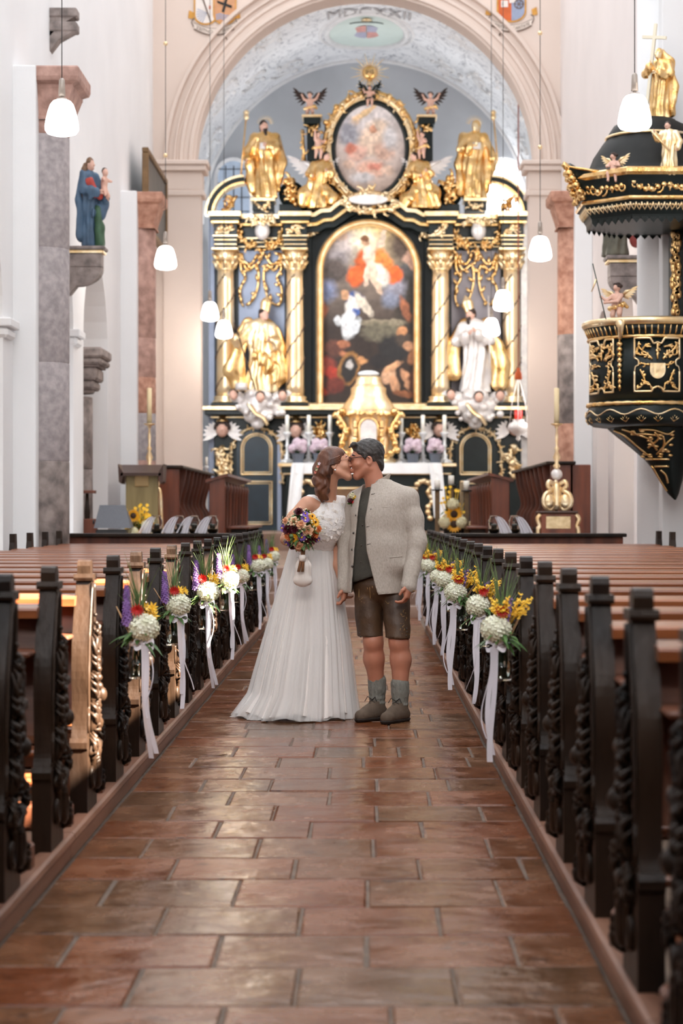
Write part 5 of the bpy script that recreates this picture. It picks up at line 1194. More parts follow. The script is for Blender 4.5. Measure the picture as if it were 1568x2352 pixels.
# --- the two gold saints on the cornice
def saint_extra(side):
    def f(t):
        rod(t, (side*.30, -.08, .30), (side*.24, -.02, 1.0), .010, M_GOLD); m = MB(); m.sphere((side*.235, -.02, 1.03), (.035, .035, .05), 8, 6); m.lathe([(.01, 0), (.04, .03), (.02, .06)], (side*.235, -.02, 1.05), 10); m.build('staff_finial', M_GOLDP, t)
        m = MB(); m.box((-.06, -.17, .60), (.07, -.13, .68), .006); m.build('book', M_WHITEGILT, t)
        m = MB()
        for k in range(14): a = PI*k/13; m.tube([(.055*math.cos(a), .02, .95+.05*math.sin(a)), (.11*math.cos(a), .02, .96+.10*math.sin(a))], [.006, .002], 4)
        m.build('halo_rays', M_GOLDP, t)
    return f
HS = 182*K
for px, sgn, lbl in ((610, -1, 'gilded bearded saint with dark hair and staff on the left of the cornice'), (1088, 1, 'gilded saint holding a book and staff on the right of the cornice')):
    figure('gilded_saint', ap(px, 461, -.22), HS, lbl, 'statue', 0, M_GOLD, M_SKINP if sgn < 0 else M_GOLDP, M_HAIRP if sgn < 0 else M_GOLD, (.015*sgn, -.5*sgn), [((-.21, -.02, .60), (-.22, -.12, .50)) if sgn < 0 else ((-.17, -.06, .62), (-.05, -.14, .64)), ((.17, -.06, .62), (.06, -.14, .64)) if sgn < 0 else ((.21, -.02, .60), (.23, -.10, .50))],
           hem=.15, beard=sgn < 0, cape=[([(-.13, .04, .78), (-.19, .05, .45), (-.15, .05, .12)], [.06, .07, .08]), ([(.13, .04, .78), (.19, .05, .45), (.14, .05, .15)], [.06, .07, .07])], ph=sgn, sway=-.02*sgn, extra=saint_extra(sgn))
# --- kneeling angels beside the oval
for px, sgn, lbl in ((737, 1, 'kneeling gilded angel with white wings left of the oval painting'), (962, -1, 'kneeling gilded angel with white wings right of the oval painting')):
    def ex(t, sgn=sgn): wing(t, -sgn, (-sgn*.06, .10, .66), .42, M_WHITEGILT, .8); wing(t, sgn, (sgn*.02, .12, .70), .26, M_WHITEGILT, 1.0)
    figure('kneeling_angel', ap(px, 486, -.35), 132*K, lbl, 'statue', 0, M_GOLD, M_SKINP, M_HAIRP, (.10*sgn, 1.0*sgn), [((-.20, -.08, .60), (-.06*sgn-.10, -.16, .56)), ((.20, -.08, .60), (.14, -.16, .62))], hem=.21, waist=.13, sway=-.08*sgn,
           cape=[([(-.10*sgn, .0, .40), (-.25*sgn, -.02, .25), (-.30*sgn, -.02, .10)], [.10, .12, .09]), ([(.05*sgn, -.05, .35), (.22*sgn, -.1, .16), (.28*sgn, -.1, .05)], [.09, .10, .06])], ph=2*sgn, extra=ex, amp=.018)
# --- putti on top
for px, sgn, lbl in ((712, -1, 'putto with dark wings and raised arm on the upper left block'), (988, 1, 'putto with dark wings and raised arm on the upper right block')):
    putto('altar_putto', ap(px, 276, -.15), 62*K, lbl, 'putto', 0, arms=[((-.22, -.03, .72), (-.30, -.05, .88)), ((.24, -.03, .74), (.33, -.05, .92))], wings=M_HAIRP, wspan=.52, sash=M_GOLD, lift=1.2, group='putti above the altar')
c0 = putto('cherub_bust', ap(849, 252, -.35), 48*K, 'dark-haired cherub head with black wings over the oval painting', 'putto', wings=M_BLACKGREEN, wspan=.5, sash=M_BLACKGREEN, lift=1.5)
for px, sgn, lbl in ((731, 1, 'small cherub leaning on the pilaster left of the oval'), (968, -1, 'small cherub leaning on the pilaster right of the oval')):
    putto('altar_putto', ap(px, 372, -.42), 62*K, lbl, 'putto', sgn*.6, arms=[((-.16, -.05, .84), (-.16, -.06, 1.0)), ((.20, -.06, .60), (.18, -.20, .66))], wings=None, sash=M_GOLD, group='putti above the altar')
# --- bishops in the niches
def mitre(t, hx=0.0, lean=0.0, crook=None, silver=False):
    s = SDF((-.2, -.2, .9), (.2, .2, 1.25), .012); s.cap((hx, -.01, .95), (hx+lean*.5, -.01, 1.04), .058, .062, .01, .8).cap((hx+lean*.5, -.01, 1.04), (hx+lean, -.01, 1.13), .060, .012, .02, .7); s.build('mitre', M_GOLDP, t)
    if crook:
        a, b = crook; rod(t, a, b, .009, M_HAIRP if not silver else M_WHITEGILT, 'crosier')
HB = 196*K
figure('bishop_statue', ap(598, 905, -.38), HB, 'gilded bishop statue with mitre and dark crosier in the left blue niche', 'statue', .2, M_GOLDP, M_SKINP, M_HAIRP, (.05, .5), [((-.24, -.06, .60), (-.28, -.10, .62)), ((.20, -.06, .58), (.12, -.15, .60))], hem=.19, waist=.12, shoulders=.14,
       cape=[([(-.12, .03, .80), (-.24, .02, .55), (-.30, 0, .26), (-.24, 0, .08)], [.07, .085, .10, .08]), ([(.12, .03, .80), (.24, .0, .52), (.26, 0, .22), (.20, 0, .08)], [.07, .08, .075, .06]), ([(-.02, -.10, .42), (.10, -.14, .30), (.18, -.12, .16)], [.07, .08, .06])], capem=M_GOLD, ph=.7, amp=.02, sway=.04,
       extra=lambda t: (mitre(t, .06, .03, ((-.08, -.22, .02), (-.31, -.12, .80))), rod(t, (-.24, -.2, .02), (-.24, -.2, .10), .07, M_WHITEGILT, 'small_tower')))
figure('bishop_statue', ap(1088, 905, -.38), HB, 'silver-robed bishop statue with gold cope and mitre in the right grey niche', 'statue', -.15, M_WHITEGILT, M_SKINP, M_HAIRP, (-.05, -.5), [((-.20, -.06, .60), (-.08, -.16, .66)), ((.20, -.06, .60), (.06, -.17, .68))], hem=.18, waist=.115, shoulders=.14, beard=True,
       cape=[([(-.13, .03, .80), (-.26, .0, .58), (-.28, 0, .36), (-.24, -.02, .22)], [.07, .08, .08, .07]), ([(.13, .03, .80), (.24, .0, .55), (.30, -.02, .32), (.28, -.02, .12)], [.07, .075, .10, .09])], capem=M_GOLD, ph=1.9, amp=.018, sway=.02,
       extra=lambda t: (mitre(t, -.06, -.05, ((.20, -.2, .1), (.16, -.05, 1.12)), True)))
# --- silvered cloud consoles with cherub heads
for px, lbl in ((597, 'silvery cloud console with cherub heads under the left bishop'), (1089, 'silvery cloud console with cherub heads under the right bishop')):
    r = random.Random(px); t = empty('cloud_console', ap(px, 985, -.5), lbl, 'cloud carving'); s = SDF((-.75, -.38, -.05), (.75, .42, .82), .026)
    for (a, b, c, rr) in ((0, 0, .08, .14), (-.1, 0, .25, .2), (.14, -.05, .28, .2), (-.25, 0, .45, .22), (.26, 0, .45, .22), (0, -.08, .48, .24), (-.42, .05, .62, .18), (.42, .05, .62, .18), (.1, -.1, .66, .16), (-.14, -.1, .68, .16), (-.6, .1, .70, .12), (.6, .1, .70, .12), (0, .1, .6, .25)): s.ell((a+r.uniform(-.03, .03), b, c), (rr, rr*.8, rr*.8), None, .03)
    for k in range(16): s.ell((r.uniform(-.5, .5), r.uniform(-.25, -.1), r.uniform(.15, .7)), r.uniform(.05, .09), None, .03)
    s.build('cloud', M_WHITEGILT, t)
    for a, b, c in ((-.52, -.1, .68), (.50, -.12, .66), (.05, -.28, .62)):
        m = MB(); m.sphere((a, b-.06, c), (.09, .09, .11), 10, 8); m.build('cherub_face', M_SKINP, t); m = MB(); m.sphere((a, b-.03, c+.045), (.10, .09, .09), 10, 8); m.build('cherub_hair', M_HAIRP, t)
    m = MB(); sp = smooth_path([(-.2, -.25, .5), (-.05, -.3, .3), (.1, -.3, .2), (.2, -.25, .05)], 5); m.tube(sp, [.06]*len(sp), 7, flat=.5); m.build('gilt_sash', M_GOLDP, t)
# ================================================================== side statues
def madonna_extra(t):
    s = SDF((-.05, -.35, .5), (.35, .1, .95), .012); s.ell((.14, -.16, .70), (.05, .05, .08), None, .02).cap((.14, -.17, .64), (.18, -.22, .55), .035, .02, .02).cap((.12, -.17, .64), (.10, -.24, .56), .035, .02, .02).cap((.17, -.16, .74), (.24, -.20, .72), .025, .015, .02).cap((.10, -.18, .74), (.08, -.24, .72), .025, .015, .02).ell((.15, -.17, .815), (.042, .044, .048), None, .01); s.build('child', M_SKINP, t)
    m = MB(); m.sphere((.155, -.15, .835), (.044, .046, .040), 10, 7); m.build('child_hair', M_HAIRP, t)
    s = SDF((-.2, -.3, .4), (.25, .0, .75), .014); s.chain([(-.08, -.10, .70), (-.02, -.13, .6), (.06, -.15, .56)], [.06, .055, .05], .03).disp(folds(.008, 9, 9, 2)); s.build('red_gown', mat('painted_red', lin(176, 62, 50), .5, var=.15, scale=9), t)
    s = SDF((-.2, -.3, -.02), (.3, .05, .5), .014); s.chain([(.06, -.10, .40), (.08, -.13, .2), (.10, -.12, .02)], [.05, .06, .07], .03).disp(folds(.012, 9, 9, 2)); s.build('green_lining', mat('painted_green', lin(60, 92, 66), .5, var=.2, scale=9), t)
    s = SDF((-.3, -.1, .25), (.1, .15, 1.0), .014); s.chain([(-.04, .05, .88), (-.10, .05, .7), (-.13, .04, .42)], [.05, .055, .04], .03).disp(lambda x, y, z: .006*np.sin(60*z+30*x)); s.build('long_hair', mat('painted_brown_hair', lin(120, 88, 64), .5, var=.2, scale=20), t)
M_BLUEP = mat('painted_blue', lin(74, 98, 122), .5, var=.2, scale=7)
Ym = 24.6; KM = Ym/FPX
MAD = figure('mother_and_child_statue', (X(206, Ym), Ym, Z(567, Ym)), 208*KM, 'painted wooden woman in blue mantle holding a child on a wall corbel', 'statue', .75, M_BLUEP, M_SKINP, mat('painted_brown_hair', lin(120, 88, 64), .5, var=.2, scale=20), (.0, .3), [((-.16, -.08, .62), (-.02, -.17, .60)), ((.19, -.06, .62), (.16, -.17, .56))], hem=.13, waist=.11, shoulders=.10,
       cape=[([(-.12, .03, .80), (-.17, .03, .5), (-.14, .02, .12)], [.05, .06, .07]), ([(.12, .0, .62), (.18, -.08, .48), (.12, -.10, .38), (.0, -.10, .36)], [.06, .08, .07, .05])], extra=madonna_extra, ph=.3, amp=.012, h=.014); MAD.scale = (MAD.scale[0]*.74, MAD.scale[1]*.8, MAD.scale[2])
def corbel(name, px, py, Y, w_, s_, label, wallx):
    t = empty(name, (wallx+s_*.012, Y, Z(py, Y)), label, 'corbel'); L_ = abs(X(px, Y)-wallx)+w_/2
    def bx(z0, z1, l, hw): m = MB(); a, b = sorted((0, s_*l)); m.box((a, -hw, z0), (b, hw, z1), .012); return m
    bx(-.045, 0, L_+.05, w_*.62).build('slab', M_STONE_D, t); bx(-.085, -.045, L_+.03, w_*.58).build('gilt_band', M_GOLDP, t); bx(-.26, -.085, L_, w_*.5).build('block', M_STONE_D, t)
    m = MB(); pts = [(0, -.26), (s_*L_, -.26)]+[(s_*(L_*.28+L_*.72*math.cos(q)), -.26-.22*math.sin(q)) for q in [PI/2*k/8 for k in range(1, 9)]]+[(s_*L_*.10, -.58), (0, -.60)]
    m.prism(pts, -w_*.5, w_*.5, 'y'); m.build('bracket', M_STONE_D, t); return t
corbel('statue_corbel', 209, 568, Ym, .26, 1, 'grey stone corbel with gilt band carrying the blue-mantled statue', WL)
Ys = 24.4
figure('robed_statue', (X(1412, Ys), Ys, Z(590, Ys)), 1.15, 'painted robed statue in grey and red behind the pulpit canopy', 'statue', -.6, mat('painted_grey_green', lin(96, 92, 78), .5, var=.35, scale=6), M_SKINP, M_HAIRP, (0, 0), [((-.2, -.06, .6), (-.25, -.15, .66)), ((.2, -.06, .6), (.2, -.18, .62))], cape=[([(.1, 0, .78), (.24, -.02, .5), (.26, -.05, .16)], [.07, .09, .08])], capem=mat('painted_crimson', lin(118, 40, 34), .45, var=.4, scale=4), hem=.15, ph=2.2)
corbel('statue_corbel', 1428, 590, Ys, .30, -1, 'grey stone corbel with gilt band under the pulpit canopy', WR)
M_LECT0 = mat('old_gilt_frame', lin(120, 92, 60), .45, metal=.3, var=.2, scale=6)
# framed dark panel leaning over the left rear capital
t = empty('framed_panel', (-3.42, 32.75, 5.75), 'dark framed painting standing against the left wall above a red capital', 'picture'); hh = 1.28
m = MB(); m.box((-.04, -1.45, .06), (.0, 1.45, hh-.06), .005); m.build('canvas', mat('dark_canvas', lin(84, 82, 80), .5, var=.2, scale=2), t)
for lo, hi in (((-.06, -1.55, 0), (.04, 1.55, .08)), ((-.06, -1.55, hh-.08), (.04, 1.55, hh)), ((-.06, -1.55, .08), (.04, -1.46, hh-.08)), ((-.06, 1.46, .08), (.04, 1.55, hh-.08))): m = MB(); m.box(lo, hi, .01); m.build('frame_bar', M_LECT0, t)
for y in (-1.0, 1.0): m = MB(); m.box((-.25, y-.05, .1), (-.05, y+.05, .2)); m.build('wall_bracket', M_BLACK, t)
# ================================================================== pulpit
YP = 20.6; KP = YP/FPX; PX = 1490; XP = X(PX, YP)
def pz(py): return Z(py, YP)
def ring_pt(px, py, R): # point on a round body of radius R (metres) facing the camera
    x = (px-PX)*KP; x = max(-R*.985, min(R*.985, x)); return Vector((x, -math.sqrt(R*R-x*x), 0))
pul = empty('pulpit', (XP, YP, pz(985)), 'black and gold carved pulpit on the right pier', 'pulpit')
z0 = pz(985)
def PL(prof, name, mt, n=48, parent=pul, cx=0, rot=0): m = MB(); m.lathe([(r*KP, pz(py)-z0) for r, py in prof], (cx, 0, 0), n, n > 10, rot, rot+2*PI); return m.build(name, mt, parent)
PL([(150, 757), (154, 750), (154, 744), (148, 740), (120, 740), (120, 760)], 'rim', M_GOLDP); PL([(148, 757), (143, 768), (137, 780), (137, 783)], 'cove', M_BLACKGREEN); PL([(137, 783), (137, 925)], 'drum', M_BLACKGREEN); PL([(137, 925), (139, 940), (146, 955), (143, 970), (128, 980), (90, 985), (0, 985)], 'bulge', M_BLACKGREEN)
PL([(120, 745), (118, 900), (0, 900)], 'inside', M_WOOD_RED)
def rope(py, R, rd, n=70, name='rope_moulding', parent=pul):
    m = MB(); path = [(R*KP*math.cos(2*PI*k/n), R*KP*math.sin(2*PI*k/n), pz(py)-z0) for k in range(n+1)]; m.tube(path, [rd*(1.18 if k % 2 else .86) for k in range(n+1)], 7, cap=False); return m.build(name, M_GOLD, parent)
rope(783, 138, .018); rope(932, 139, .022)
m = MB()
for k in range(64):
    a = 2*PI*k/64; c, s_ = math.cos(a), math.sin(a); m.tube([(147*KP*c, 147*KP*s_, pz(759)-z0), (141.5*KP*c, 141.5*KP*s_, pz(770)-z0), (138*KP*c, 138*KP*s_, pz(778)-z0)], [.006, .011, .007], 5)
m.build('gadroons', M_GOLD, pul)
Rb = 138.5*KP
def on_drum(pts, lift=.008, R=Rb): return [ring_pt(a, b, R+lift)+Vector((0, 0, pz(b)-z0)) for a, b in pts]
def drum_tube(m, pts, rd, sm=True, R=Rb):
    sp = smooth_path(pts, 5) if sm else pts; n = len(sp); m.tube(on_drum(sp, .008, R), [rd*(1-.4*k/n) for k in range(n)] if sm else rd, 6)
def leaf_scroll(m, pts, rd, r, R=Rb):
    drum_tube(m, pts, rd, True, R); sp = smooth_path(pts, 5)
    for k in range(2, len(sp)-1, 2):
        a, b = sp[k]; an = r.uniform(0, 6.28); l = r.uniform(5, 9); drum_tube(m, [(a, b), (a+l*.6*math.cos(an), b+l*.6*math.sin(an)), (a+l*math.cos(an+.5), b+l*math.sin(an+.5))], rd*1.1, True, R)
def straight(m, pts, rd, R=Rb):
    out = []
    for p, q in zip(pts[:-1], pts[1:]): out += [(p[0]+(q[0]-p[0])*k/5, p[1]+(q[1]-p[1])*k/5) for k in range(5)]
    m.tube(on_drum(out+[pts[-1]], .006, R), rd, 6)
def panel(cx, sx, name, shieldq, parent=pul):
    r = random.Random(cx); f = lambda a, b: (cx+a*sx, b)
    m = MB()
    for s_ in (-1, 1):
        straight(m, [f(s_*12, 795), f(s_*16, 788), f(s_*50, 788), f(s_*50, 832)], .012); straight(m, [f(s_*50, 862), f(s_*50, 907), f(s_*13, 907), f(s_*10, 900), f(0, 896)], .012)
        drum_tube(m, [f(s_*50, 832), f(s_*42, 838), f(s_*42, 848), f(s_*48, 852), f(s_*50, 862)], .011); drum_tube(m, [f(s_*12, 795), f(s_*8, 800), f(0, 797)], .012)
    m.build('panel_frame', M_GOLDP, parent)
    m = MB()
    for s_ in (-1, 1):
        leaf_scroll(m, [f(s_*12, 835), f(s_*22, 824), f(s_*34, 816), f(s_*42, 804), f(s_*40, 796)], .012, r); leaf_scroll(m, [f(s_*20, 826), f(s_*30, 826), f(s_*42, 824), f(s_*44, 814)], .010, r); leaf_scroll(m, [f(s_*14, 808), f(s_*26, 806), f(s_*34, 812)], .010, r)
        leaf_scroll(m, [f(s_*18, 848), f(s_*30, 846), f(s_*38, 842)], .010, r); leaf_scroll(m, [f(s_*38, 858), f(s_*32, 872), f(s_*28, 884), f(s_*36, 896), f(s_*46, 902)], .012, r); leaf_scroll(m, [f(s_*28, 884), f(s_*18, 890), f(s_*14, 902)], .010, r)
    leaf_scroll(m, [f(0, 800), f(0, 815), f(0, 835)], .014, r); m.build('panel_foliage', M_GOLD, parent)
    if shieldq:
        c = on_drum([f(0, 860)], .012)[0]; m = MB(); pts = [(-.075, .07), (.075, .07)]+[(.078*math.cos(q), -.0-.085*math.sin(q)) for q in [PI*k/12 for k in range(13)]]
        m.prism([(a, b) for a, b in pts], c.y-.012, c.y+.02, 'y'); m.v = [(a+c.x, b, d+c.z) for a, b, d in m.v]; m.build('small_shield', M_GOLDP, parent)
panel(1489, 1.0, 'front', True); panel(1372, .46, 'side', False)
for px in (1408, 1566):
    m = MB(); r = random.Random(px)
    for k, py in enumerate((800, 812, 824, 836, 848, 860, 872, 884, 896)): c = on_drum([(px, py)], .015)[0]; m.sphere(c, (.034-.002*k, .02, .026), 6, 4)
    drum_tube(m, [(px, 790), (px, 905)], .010); m.build('drop_ornament', M_GOLD, pul); m = MB(); q = on_drum([(px, 768)], .03)[0]; sp = smooth_path([(0, -.02, .06), (0, -.06, .05), (0, -.05, -.02), (0, 0, -.09)], 5); m.tube([q+Vector(p) for p in sp], [.05-.002*k for k in range(len(sp))], 8); m.build('acanthus_bracket', M_GOLDP, pul)
m = MB(); n = 96; Rz = 145*KP
m.tube([((143+2*math.sin(PI*.5))*KP*math.cos(2*PI*k/n), 145*KP*math.sin(2*PI*k/n), pz(952+6*math.cos(2*PI*k/8))-z0) for k in range(n+1)], .009, 5, cap=False); m.build('lambrequin', M_GOLDP, pul)
m = MB()
for k in range(24):
    a = 2*PI*k/24
    for j in (-2, -1, 0, 1, 2): an = a+j*.035; m.tube([(139*KP*math.cos(a), 139*KP*math.sin(a), pz(974)-z0), (145*KP*math.cos(an), 145*KP*math.sin(an), pz(966-3*(2-abs(j)))-z0)], [.006, .003], 4)
m.build('palmettes', M_GOLD, pul)
# tapering foot sweeping back to the pier
m = MB(); rows = [(985, 95, 0), (1000, 84, 6), (1030, 62, 22), (1056, 46, 36), (1075, 38, 44), (1105, 26, 50), (1135, 12, 56), (1148, 2, 60)]
m.grid(lambda u, v: (lambda t_: Vector(((rows[t_][2]+rows[t_][1]*math.cos(2*PI*u))*KP, (rows[t_][1]*math.sin(2*PI*u))*KP+.0, pz(rows[t_][0])-z0)))(int(round(v*(len(rows)-1)))), 32, len(rows)-1, True, True); m.build('foot', M_BLACKGREEN, pul)
m = MB(); r = random.Random(2)
def on_foot(px, py):
    for (y0, r0, c0_), (y1, r1, c1) in zip(rows[:-1], rows[1:]):
        if y0 <= py <= y1: t_ = (py-y0)/(y1-y0); R = (r0+(r1-r0)*t_)*KP; cx = (c0_+(c1-c0_)*t_)*KP; x = max(-R*.96, min(R*.96, (px-PX)*KP-cx)); return Vector((cx+x, -math.sqrt(max(1e-6, (R+.008)**2-x*x)), pz(py)-z0))
def ft(pts, rd): sp = smooth_path(pts, 5); m.tube([on_foot(a, b) for a, b in sp], rd, 6)
for pts in ([(1405, 990), (1430, 1004), (1462, 1030), (1490, 1052)], [(1420, 988), (1450, 1000), (1480, 1012), (1500, 1036)], [(1455, 990), (1490, 992), (1520, 1000), (1536, 992)], [(1480, 1030), (1500, 1010), (1490, 996)], [(1500, 1045), (1520, 1020), (1536, 1006)], [(1476, 1055), (1510, 1056), (1530, 1056)], [(1490, 1070), (1510, 1100), (1530, 1128)], [(1500, 1072), (1530, 1072)], [(1512, 1080), (1524, 1092), (1530, 1110)], [(1440, 1000), (1470, 1000), (1500, 1004)], [(1510, 1040), (1514, 1020), (1510, 1004)]): ft(pts, .012)
for k in range(26): q = on_foot(r.uniform(1440, 1535), r.uniform(992, 1050)); m.sphere(q, (.03, .012, .016), 6, 4)
m.build('foot_scrollwork', M_GOLD, pul)
# back board to the pier
m = MB(); m.box((60*KP, .25, pz(740)-z0), (96*KP, .45, pz(515)-z0), .01); m.build('back_board', M_BLACKGREEN, pul)
m = MB(); r = random.Random(6)
for k in range(60): m.sphere((r.uniform(62, 78)*KP, .24, r.uniform(pz(715), pz(530))-z0), (.03, .02, .05), 6, 5)
m.build('back_board_carving', M_GOLD, pul)
# ---- sounding board
sb = empty('pulpit_canopy', (XP, YP, pz(530)), 'black and gold octagonal canopy with bell roof above the pulpit', 'pulpit canopy'); z0 = pz(530); ROT = PI/8
def PC(prof, name, mt, n=8): return PL(prof, name, mt, n, sb, 0, ROT)
PC([(148, 522), (150, 512), (158, 500), (0, 500)], 'soffit_edge', M_BLACKGREEN); PC([(160, 500), (166, 484), (172, 482), (172, 478), (0, 478)], 'lower_band', M_BLACKGREEN); PC([(172, 482), (176, 479), (174, 474), (170, 473)], 'gilt_strip', M_GOLD)
PC([(170, 474), (184, 440), (190, 428), (0, 428)], 'panel_band', M_BLACKGREEN); PC([(190, 430), (197, 424), (197, 416), (190, 412), (0, 412)], 'top_moulding', M_GOLD)
PL([(175, 414), (150, 408), (140, 395), (128, 365), (108, 335), (98, 322), (96, 318), (92, 308), (80, 290), (62, 281), (60, 278), (0, 276)], 'bell_roof', mat('dull_black_roof', lin(36, 35, 33), .55, var=.2, scale=4, spec=.2), 16, sb, 0, ROT)
m = MB(); m.tube([(98*KP*math.cos(2*PI*k/48), 98*KP*math.sin(2*PI*k/48), pz(319)-z0) for k in range(49)], .016, 6, cap=False); m.build('roof_band', M_GOLDP, sb)
def oct_pt(u, R):  # u in 0..8 around the octagon
    i = int(u) % 8; f = u-int(u); a0 = ROT+i*PI/4; a1 = a0+PI/4; return Vector((R*(math.cos(a0)*(1-f)+math.cos(a1)*f), R*(math.sin(a0)*(1-f)+math.sin(a1)*f), 0))
m = MB(); r = random.Random(12)   # scroll frieze on the panels
for i in range(8):
    for j in range(9):
        u = i+.08+j*.098; cx = u+.02
        sp = spiral((0, 0), .062, .01, j*1.1, j*1.1+5, 9); m.tube([oct_pt(min(i+.97, max(i+.03, cx+a*1.6)), (178+3*b)*KP)+Vector((0, 0, pz(452)+b*1.25-z0)) for a, b in sp], .011, 5)
        m.sphere(oct_pt(u, 179*KP)+Vector((0, 0, pz(452+r.uniform(-9, 9))-z0)), (.035, .02, .03), 6, 4)
tag(m.build('scroll_frieze', M_GOLD, sb), kind='stuff')
m = MB(); n = 8*10
for k in range(n):
    u = 8*k/n; um = u+.4/10*1.0; ue = u+.1
    m.tube([oct_pt(u, 166*KP)+Vector((0, 0, pz(487)-z0)), oct_pt(u+.02, 161*KP)+Vector((0, 0, pz(497)-z0)), oct_pt(u+.05, 157*KP)+Vector((0, 0, pz(503)-z0)), oct_pt(u+.08, 161*KP)+Vector((0, 0, pz(497)-z0)), oct_pt(min(u+.0999, int(u)+.999), 166*KP)+Vector((0, 0, pz(487)-z0))], .008, 5); m.sphere(oct_pt(u+.05, 163*KP)+Vector((0, 0, pz(492)-z0)), .016, 6, 4)
m.build('tassel_fringe', M_GOLDP, sb)
m = MB()
for k in range(48): u = 8*k/48; a = oct_pt(u+.02, 149*KP); b = oct_pt(u+.145, 149*KP); c = oct_pt(u+.083, 148*KP); zt = pz(520)-z0; m.add([(a.x, a.y, zt+.02), (b.x, b.y, zt+.02), (b.x, b.y, zt-.015), (c.x, c.y, zt-.05), (a.x, a.y, zt-.015)], [(0, 1, 2, 3, 4), (4, 3, 2, 1, 0)])
m.build('pendant_fringe', M_BLACKGREEN, sb)
for i in (3, 4, 5):   # upturned corner acroteria towards nave and camera
    a = ROT+i*PI/4+PI/4*0; d = Vector((math.cos(a), math.sin(a), 0)); 
    if i != 4: continue
    T_ = d*(214*KP)+Vector((0, 0, pz(397)-z0)); A_ = oct_pt(3.55, 190*KP)+Vector((0, 0, pz(414)-z0)); B_ = oct_pt(4.45, 190*KP)+Vector((0, 0, pz(414)-z0)); C_ = oct_pt(4.0, 173*KP)+Vector((0, 0, pz(474)-z0)); m = MB(); m.add([T_, A_, B_, C_], [(0, 1, 3), (0, 3, 2), (0, 2, 1), (1, 2, 3)]); m.build('corner_panel', M_BLACKGREEN, sb)
    m = MB(); [m.tube([p, q], .014, 5) for p, q in ((T_, A_), (T_, B_))]; [m.sphere(C_.lerp(T_, f)+(A_-B_)*g*(.16*(1-f))+Vector((0, 0, .0))-d*-.02, (.05, .05, .04), 7, 5) for f in (.25, .45, .65, .8) for g in (-1, 1)]; m.build('corner_carving', M_GOLD, sb)
    m = MB(); sp = smooth_path([(172, 470), (188, 430), (206, 404), (222, 392), (216, 402)], 5); m.tube([d*(q*KP)+Vector((0, 0, pz(b)-z0)) for q, b in sp], [.05-.0015*k for k in range(len(sp))], 8); m.build('corner_volute', M_GOLD, sb)
    m = MB(); m.tube([d*(q*KP)+Vector((0, 0, pz(b)-z0)) for q, b in smooth_path([(150, 412), (180, 408), (208, 396)], 4)], .06, 6, flat=.5); m.build('corner_cap', M_BLACKGREEN, sb)
# ---- figures on the pulpit
def cross_extra(t):
    m = MB(); a, b = Vector((-.16, -.14, .02)), Vector((-.02, -.12, 1.30)); u = (b-a).normalized(); w_ = .022
    M_CR = mat('cream_cross', lin(240, 230, 206), .5)
    m.tube([a, b], .028, 4, smooth=False); m.build('cross_shaft', M_CR, t); m = MB(); c = a+(b-a)*.86; m.tube([c+Vector((-.17, 0, .02)), c+Vector((.17, 0, -.03))], .028, 4, smooth=False); m.build('cross_arm', M_CR, t)
figure('cross_bearing_statue', (X(1516, YP), YP, pz(277)), 168*KP, 'gilded hooded figure holding a tall cream cross on top of the canopy', 'statue', -.5, M_GOLD, M_GOLDP, M_GOLD, (-.02, -.5), [((-.18, -.08, .64), (-.10, -.16, .72)), ((.18, -.06, .62), (.05, -.16, .62))], hem=.14, cape=[([(.0, .04, .93), (.10, .05, .78), (.15, .05, .45), (.14, .05, .12)], [.06, .075, .08, .07]), ([(-.1, .04, .78), (-.14, .05, .45), (-.12, .05, .1)], [.05, .06, .06])], extra=cross_extra, ph=1.2)
figure('gilded_figure_with_staff', (X(1512, YP), YP-.72, Z(405, YP-.72)), 128*(YP-.72)/FPX, 'gilded figure in short robe holding a rod on the canopy rim', 'statue', -.2, M_GOLDP, M_SKINP, M_HAIRP, (-.03, -.3), [((-.2, -.06, .66), (-.24, -.16, .74)), ((.2, -.06, .6), (.16, -.12, .5))], hem=.17, ph=.5, extra=lambda t: rod(t, (-.30, -.22, .78), (.02, -.18, .42), .02, M_GOLDP, 'gilt_rod'))
putto('seated_putto', (X(1393, YP), YP-.60, Z(424, YP-.6)), 74*(YP-.6)/FPX, 'seated putto with gold wings on the canopy edge', 'putto', -.5, legs=[((-.12, -.20, .34), (-.10, -.24, .10)), ((.12, -.22, .34), (.16, -.26, .06))], arms=[((-.2, -.08, .56), (-.10, -.20, .54)), ((.2, -.08, .56), (.10, -.22, .56))], head=(-.02, -.7), wings=M_GOLDP, wspan=.36, sash=M_GOLD)
m0_ = putto('staff_putto', (X(1405, YP), YP-.42, pz(752)), 92*KP, 'winged putto holding a long dark staff on the pulpit rim', 'putto', -.6, arms=[((-.24, -.10, .56), (-.36, -.16, .66)), ((.10, -.18, .52), (-.22, -.24, .50))], head=(.0, -.4), wings=M_GOLDP, wspan=.36, sash=M_GOLD, lift=.8, extra=lambda t: (rod(t, (-.16, -.26, .05), (-.62, -.10, 1.5), .014, M_HAT), rod(t, (-.50, -.14, 1.1), (-.62, -.16, .80), .03, M_GOLDP, 'ribbon_scroll', .012)))
